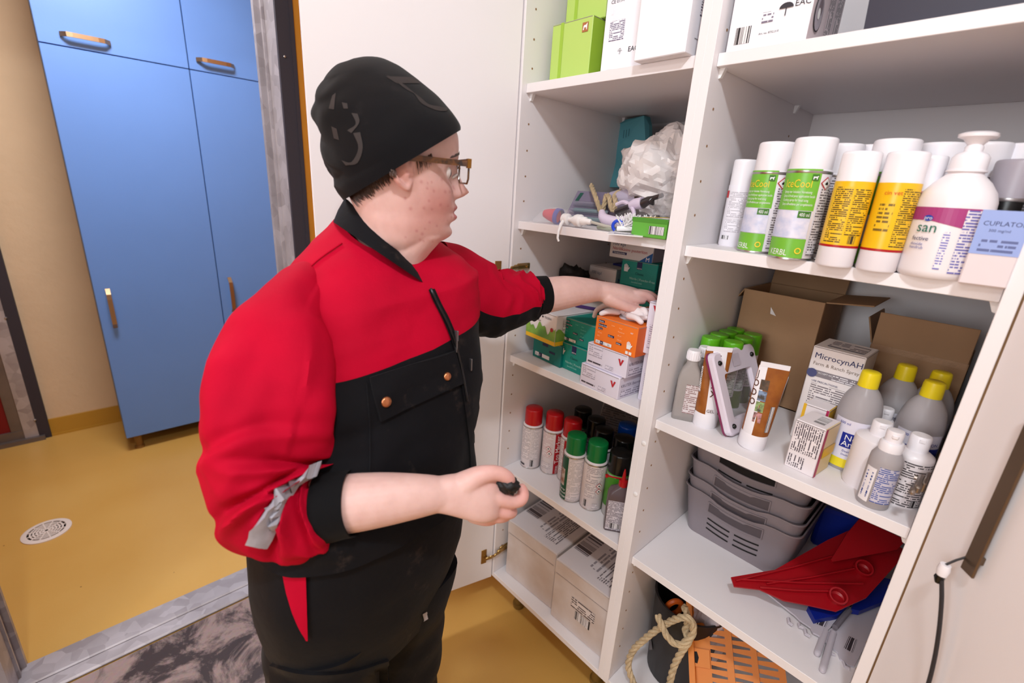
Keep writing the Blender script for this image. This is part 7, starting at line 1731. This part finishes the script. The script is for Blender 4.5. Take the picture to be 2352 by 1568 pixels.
for i in range(60):
    u0 = random.uniform(1032, 1058); v0 = lerp(362, 350, (u0 - 1032) / 26) + random.uniform(-2.5, 2.5); P3 = [surf(BV_B, u0 + 7 * k, v0 - 2 * k, .0012) for k in (0, .5, 1)]; m.tube(P3, [.0004, .0004, .0001], 3)
m.obj('hair', HAIR, person)['kind'] = 'stuff'
# glasses
GL = thing('glasses', None, None); GL.parent = person
M_TORT = mat('tortoiseshell', (34, 22, 19), .25, col2=(112, 66, 28), vscale=90, coat=.5); M_GOLD = mat('bronze_front_edge', (140, 96, 40), .3, .6)
def hp_(x, y, z_): return HM @ Vector((x, y, z_))
GX, GZ0 = .0965, .016
for sgn in (-1, 1):
    m = MB(); m.rings([[hp_(x, sgn * y + w_, z_ + h_) for w_, h_ in ((-.0016, -.0042), (.0016, -.0042), (.0016, .0042), (-.0016, .0042))] for x, y, z_ in ((-.030, .076, .004), (-.010, .0765, .016), (.02, .0760, .018), (.06, .0735, .018), (.092, .0705, .018))], 0, True, True, True, False); m.obj('temple', M_TORT, GL)
    m = MB(); m.rings([[hp_(x, sgn * y, z_) for x, z_ in ((GX - .004, .0255), (GX + .002, .0255), (GX + .002, .012), (GX - .004, .012))] for y in (.0725, .064)], 0, True, True, True, False); m.obj('end_piece', M_GOLD, GL)
    R3 = []; cy = sgn * .037; w2, h2 = .0285, .0165
    prm = [(-1, 1), (1, 1), (1.0, -.6), (.78, -1), (-.78, -1), (-1, -.6)]
    m = MB(); m.tube([hp_(GX - .004 * abs(a * w2 * sgn + .0) * 0, cy + a * w2, .006 + b * h2) for a, b in prm + prm[:1]], .0016, 6); m.obj('rim', M_TORT, GL)
    m = MB(); m.rings([[hp_(GX + dx, cy + a * w2, .006 + h2 + dz) for dx, dz in ((-.002, -.003), (.002, -.003), (.002, .003), (-.002, .003))] for a in (-1, 1)], 0, True, True, True, False); m.obj('browline', M_TORT, GL)
    m = MB(); m.quad([hp_(GX, cy + a * w2, .006 + b * h2) for a, b in prm]); m.obj('lens', mat_film('clear_lens', (225, 225, 232), .86, .03), GL)
    m = MB(); chain(m, [(hp_(GX - .004, sgn * .009, .002), .0022), (hp_(GX - .012, sgn * .0135, -.003), .0024)], 8, 3); m.obj('nose_pad', mat('clear_silicone', (220, 214, 214), .2), GL)
m = MB(); m.tube([hp_(GX, -.010, .012), hp_(GX + .002, 0, .015), hp_(GX, .010, .012)], .0018, 6); m.obj('bridge', M_TORT, GL)
# eyeballs
for sgn in (-1, 1):
    m = MB(); c = hp_(.0665, sgn * .031, .003); m.lathe([(.0115 * math.sin(a), -.0115 * math.cos(a)) for a in np.linspace(.05, PI - .05, 14)], 20, M=Matrix.Translation(c) @ (hv @ Vector((1, 0, -.15))).to_track_quat('Z', 'Y').to_matrix().to_4x4(), mif=lambda i, j: 1 if i > 9 else 0); m.obj('eye', [mat('eye_white', (228, 216, 212), .2), mat('iris_brown', (70, 48, 36), .15)], person)
# black glove held in the near hand, white gloves pulled from the orange box
def crumpled(name, label, u, v, d, rad, seed, material, amp=.5, rot=(0, 0, 0)):
    o = crumple(name, label, 'glove', W(u, v, d), rad, material, seed, amp=amp, subs=4); o.rotation_euler = rot; return o
crumpled('black_glove', 'crumpled black glove pinched in the near hand', 1160, 1124, .690, (.017, .012, .0125), 2, M_BLKG, .5, (.2, .3, .6))
M_WGL = mat('white_nitrile', (236, 222, 222), .5)
t = thing('white_glove', 'white disposable gloves bunched on top of the orange box', 'gloves', (.348, .085, L_T[2] + .117 + .0745))
random.seed(5)
for i, (dx, dy, rad, sd) in enumerate(((-.050, .030, (.026, .020, .014), 1), (-.010, .005, (.034, .020, .014), 2), (.030, -.010, (.028, .018, .014), 3), (.010, .035, (.040, .022, .012), 4))):
    crumple('glove_fold', None, None, (dx, dy, 0), rad, M_WGL, sd + 10, amp=.5, parent=t, subs=3)
for i, pts in enumerate((((-.060, .03, .012), (-.085, .02, .010), (-.098, .0, -.004), (-.100, -.006, -.020)), ((.02, -.03, .012), (.045, -.038, .014), (.06, -.04, .008)), ((-.02, -.02, .012), (-.035, -.040, .012), (-.045, -.052, .006)), ((.03, .0, .02), (.045, -.01, .030), (.055, -.012, .022)))):
    m = MB(); chain(m, [(Vector(p), .0085 - .001 * k) for k, p in enumerate(pts)], 10, 4); m.obj('glove_finger', M_WGL, t)
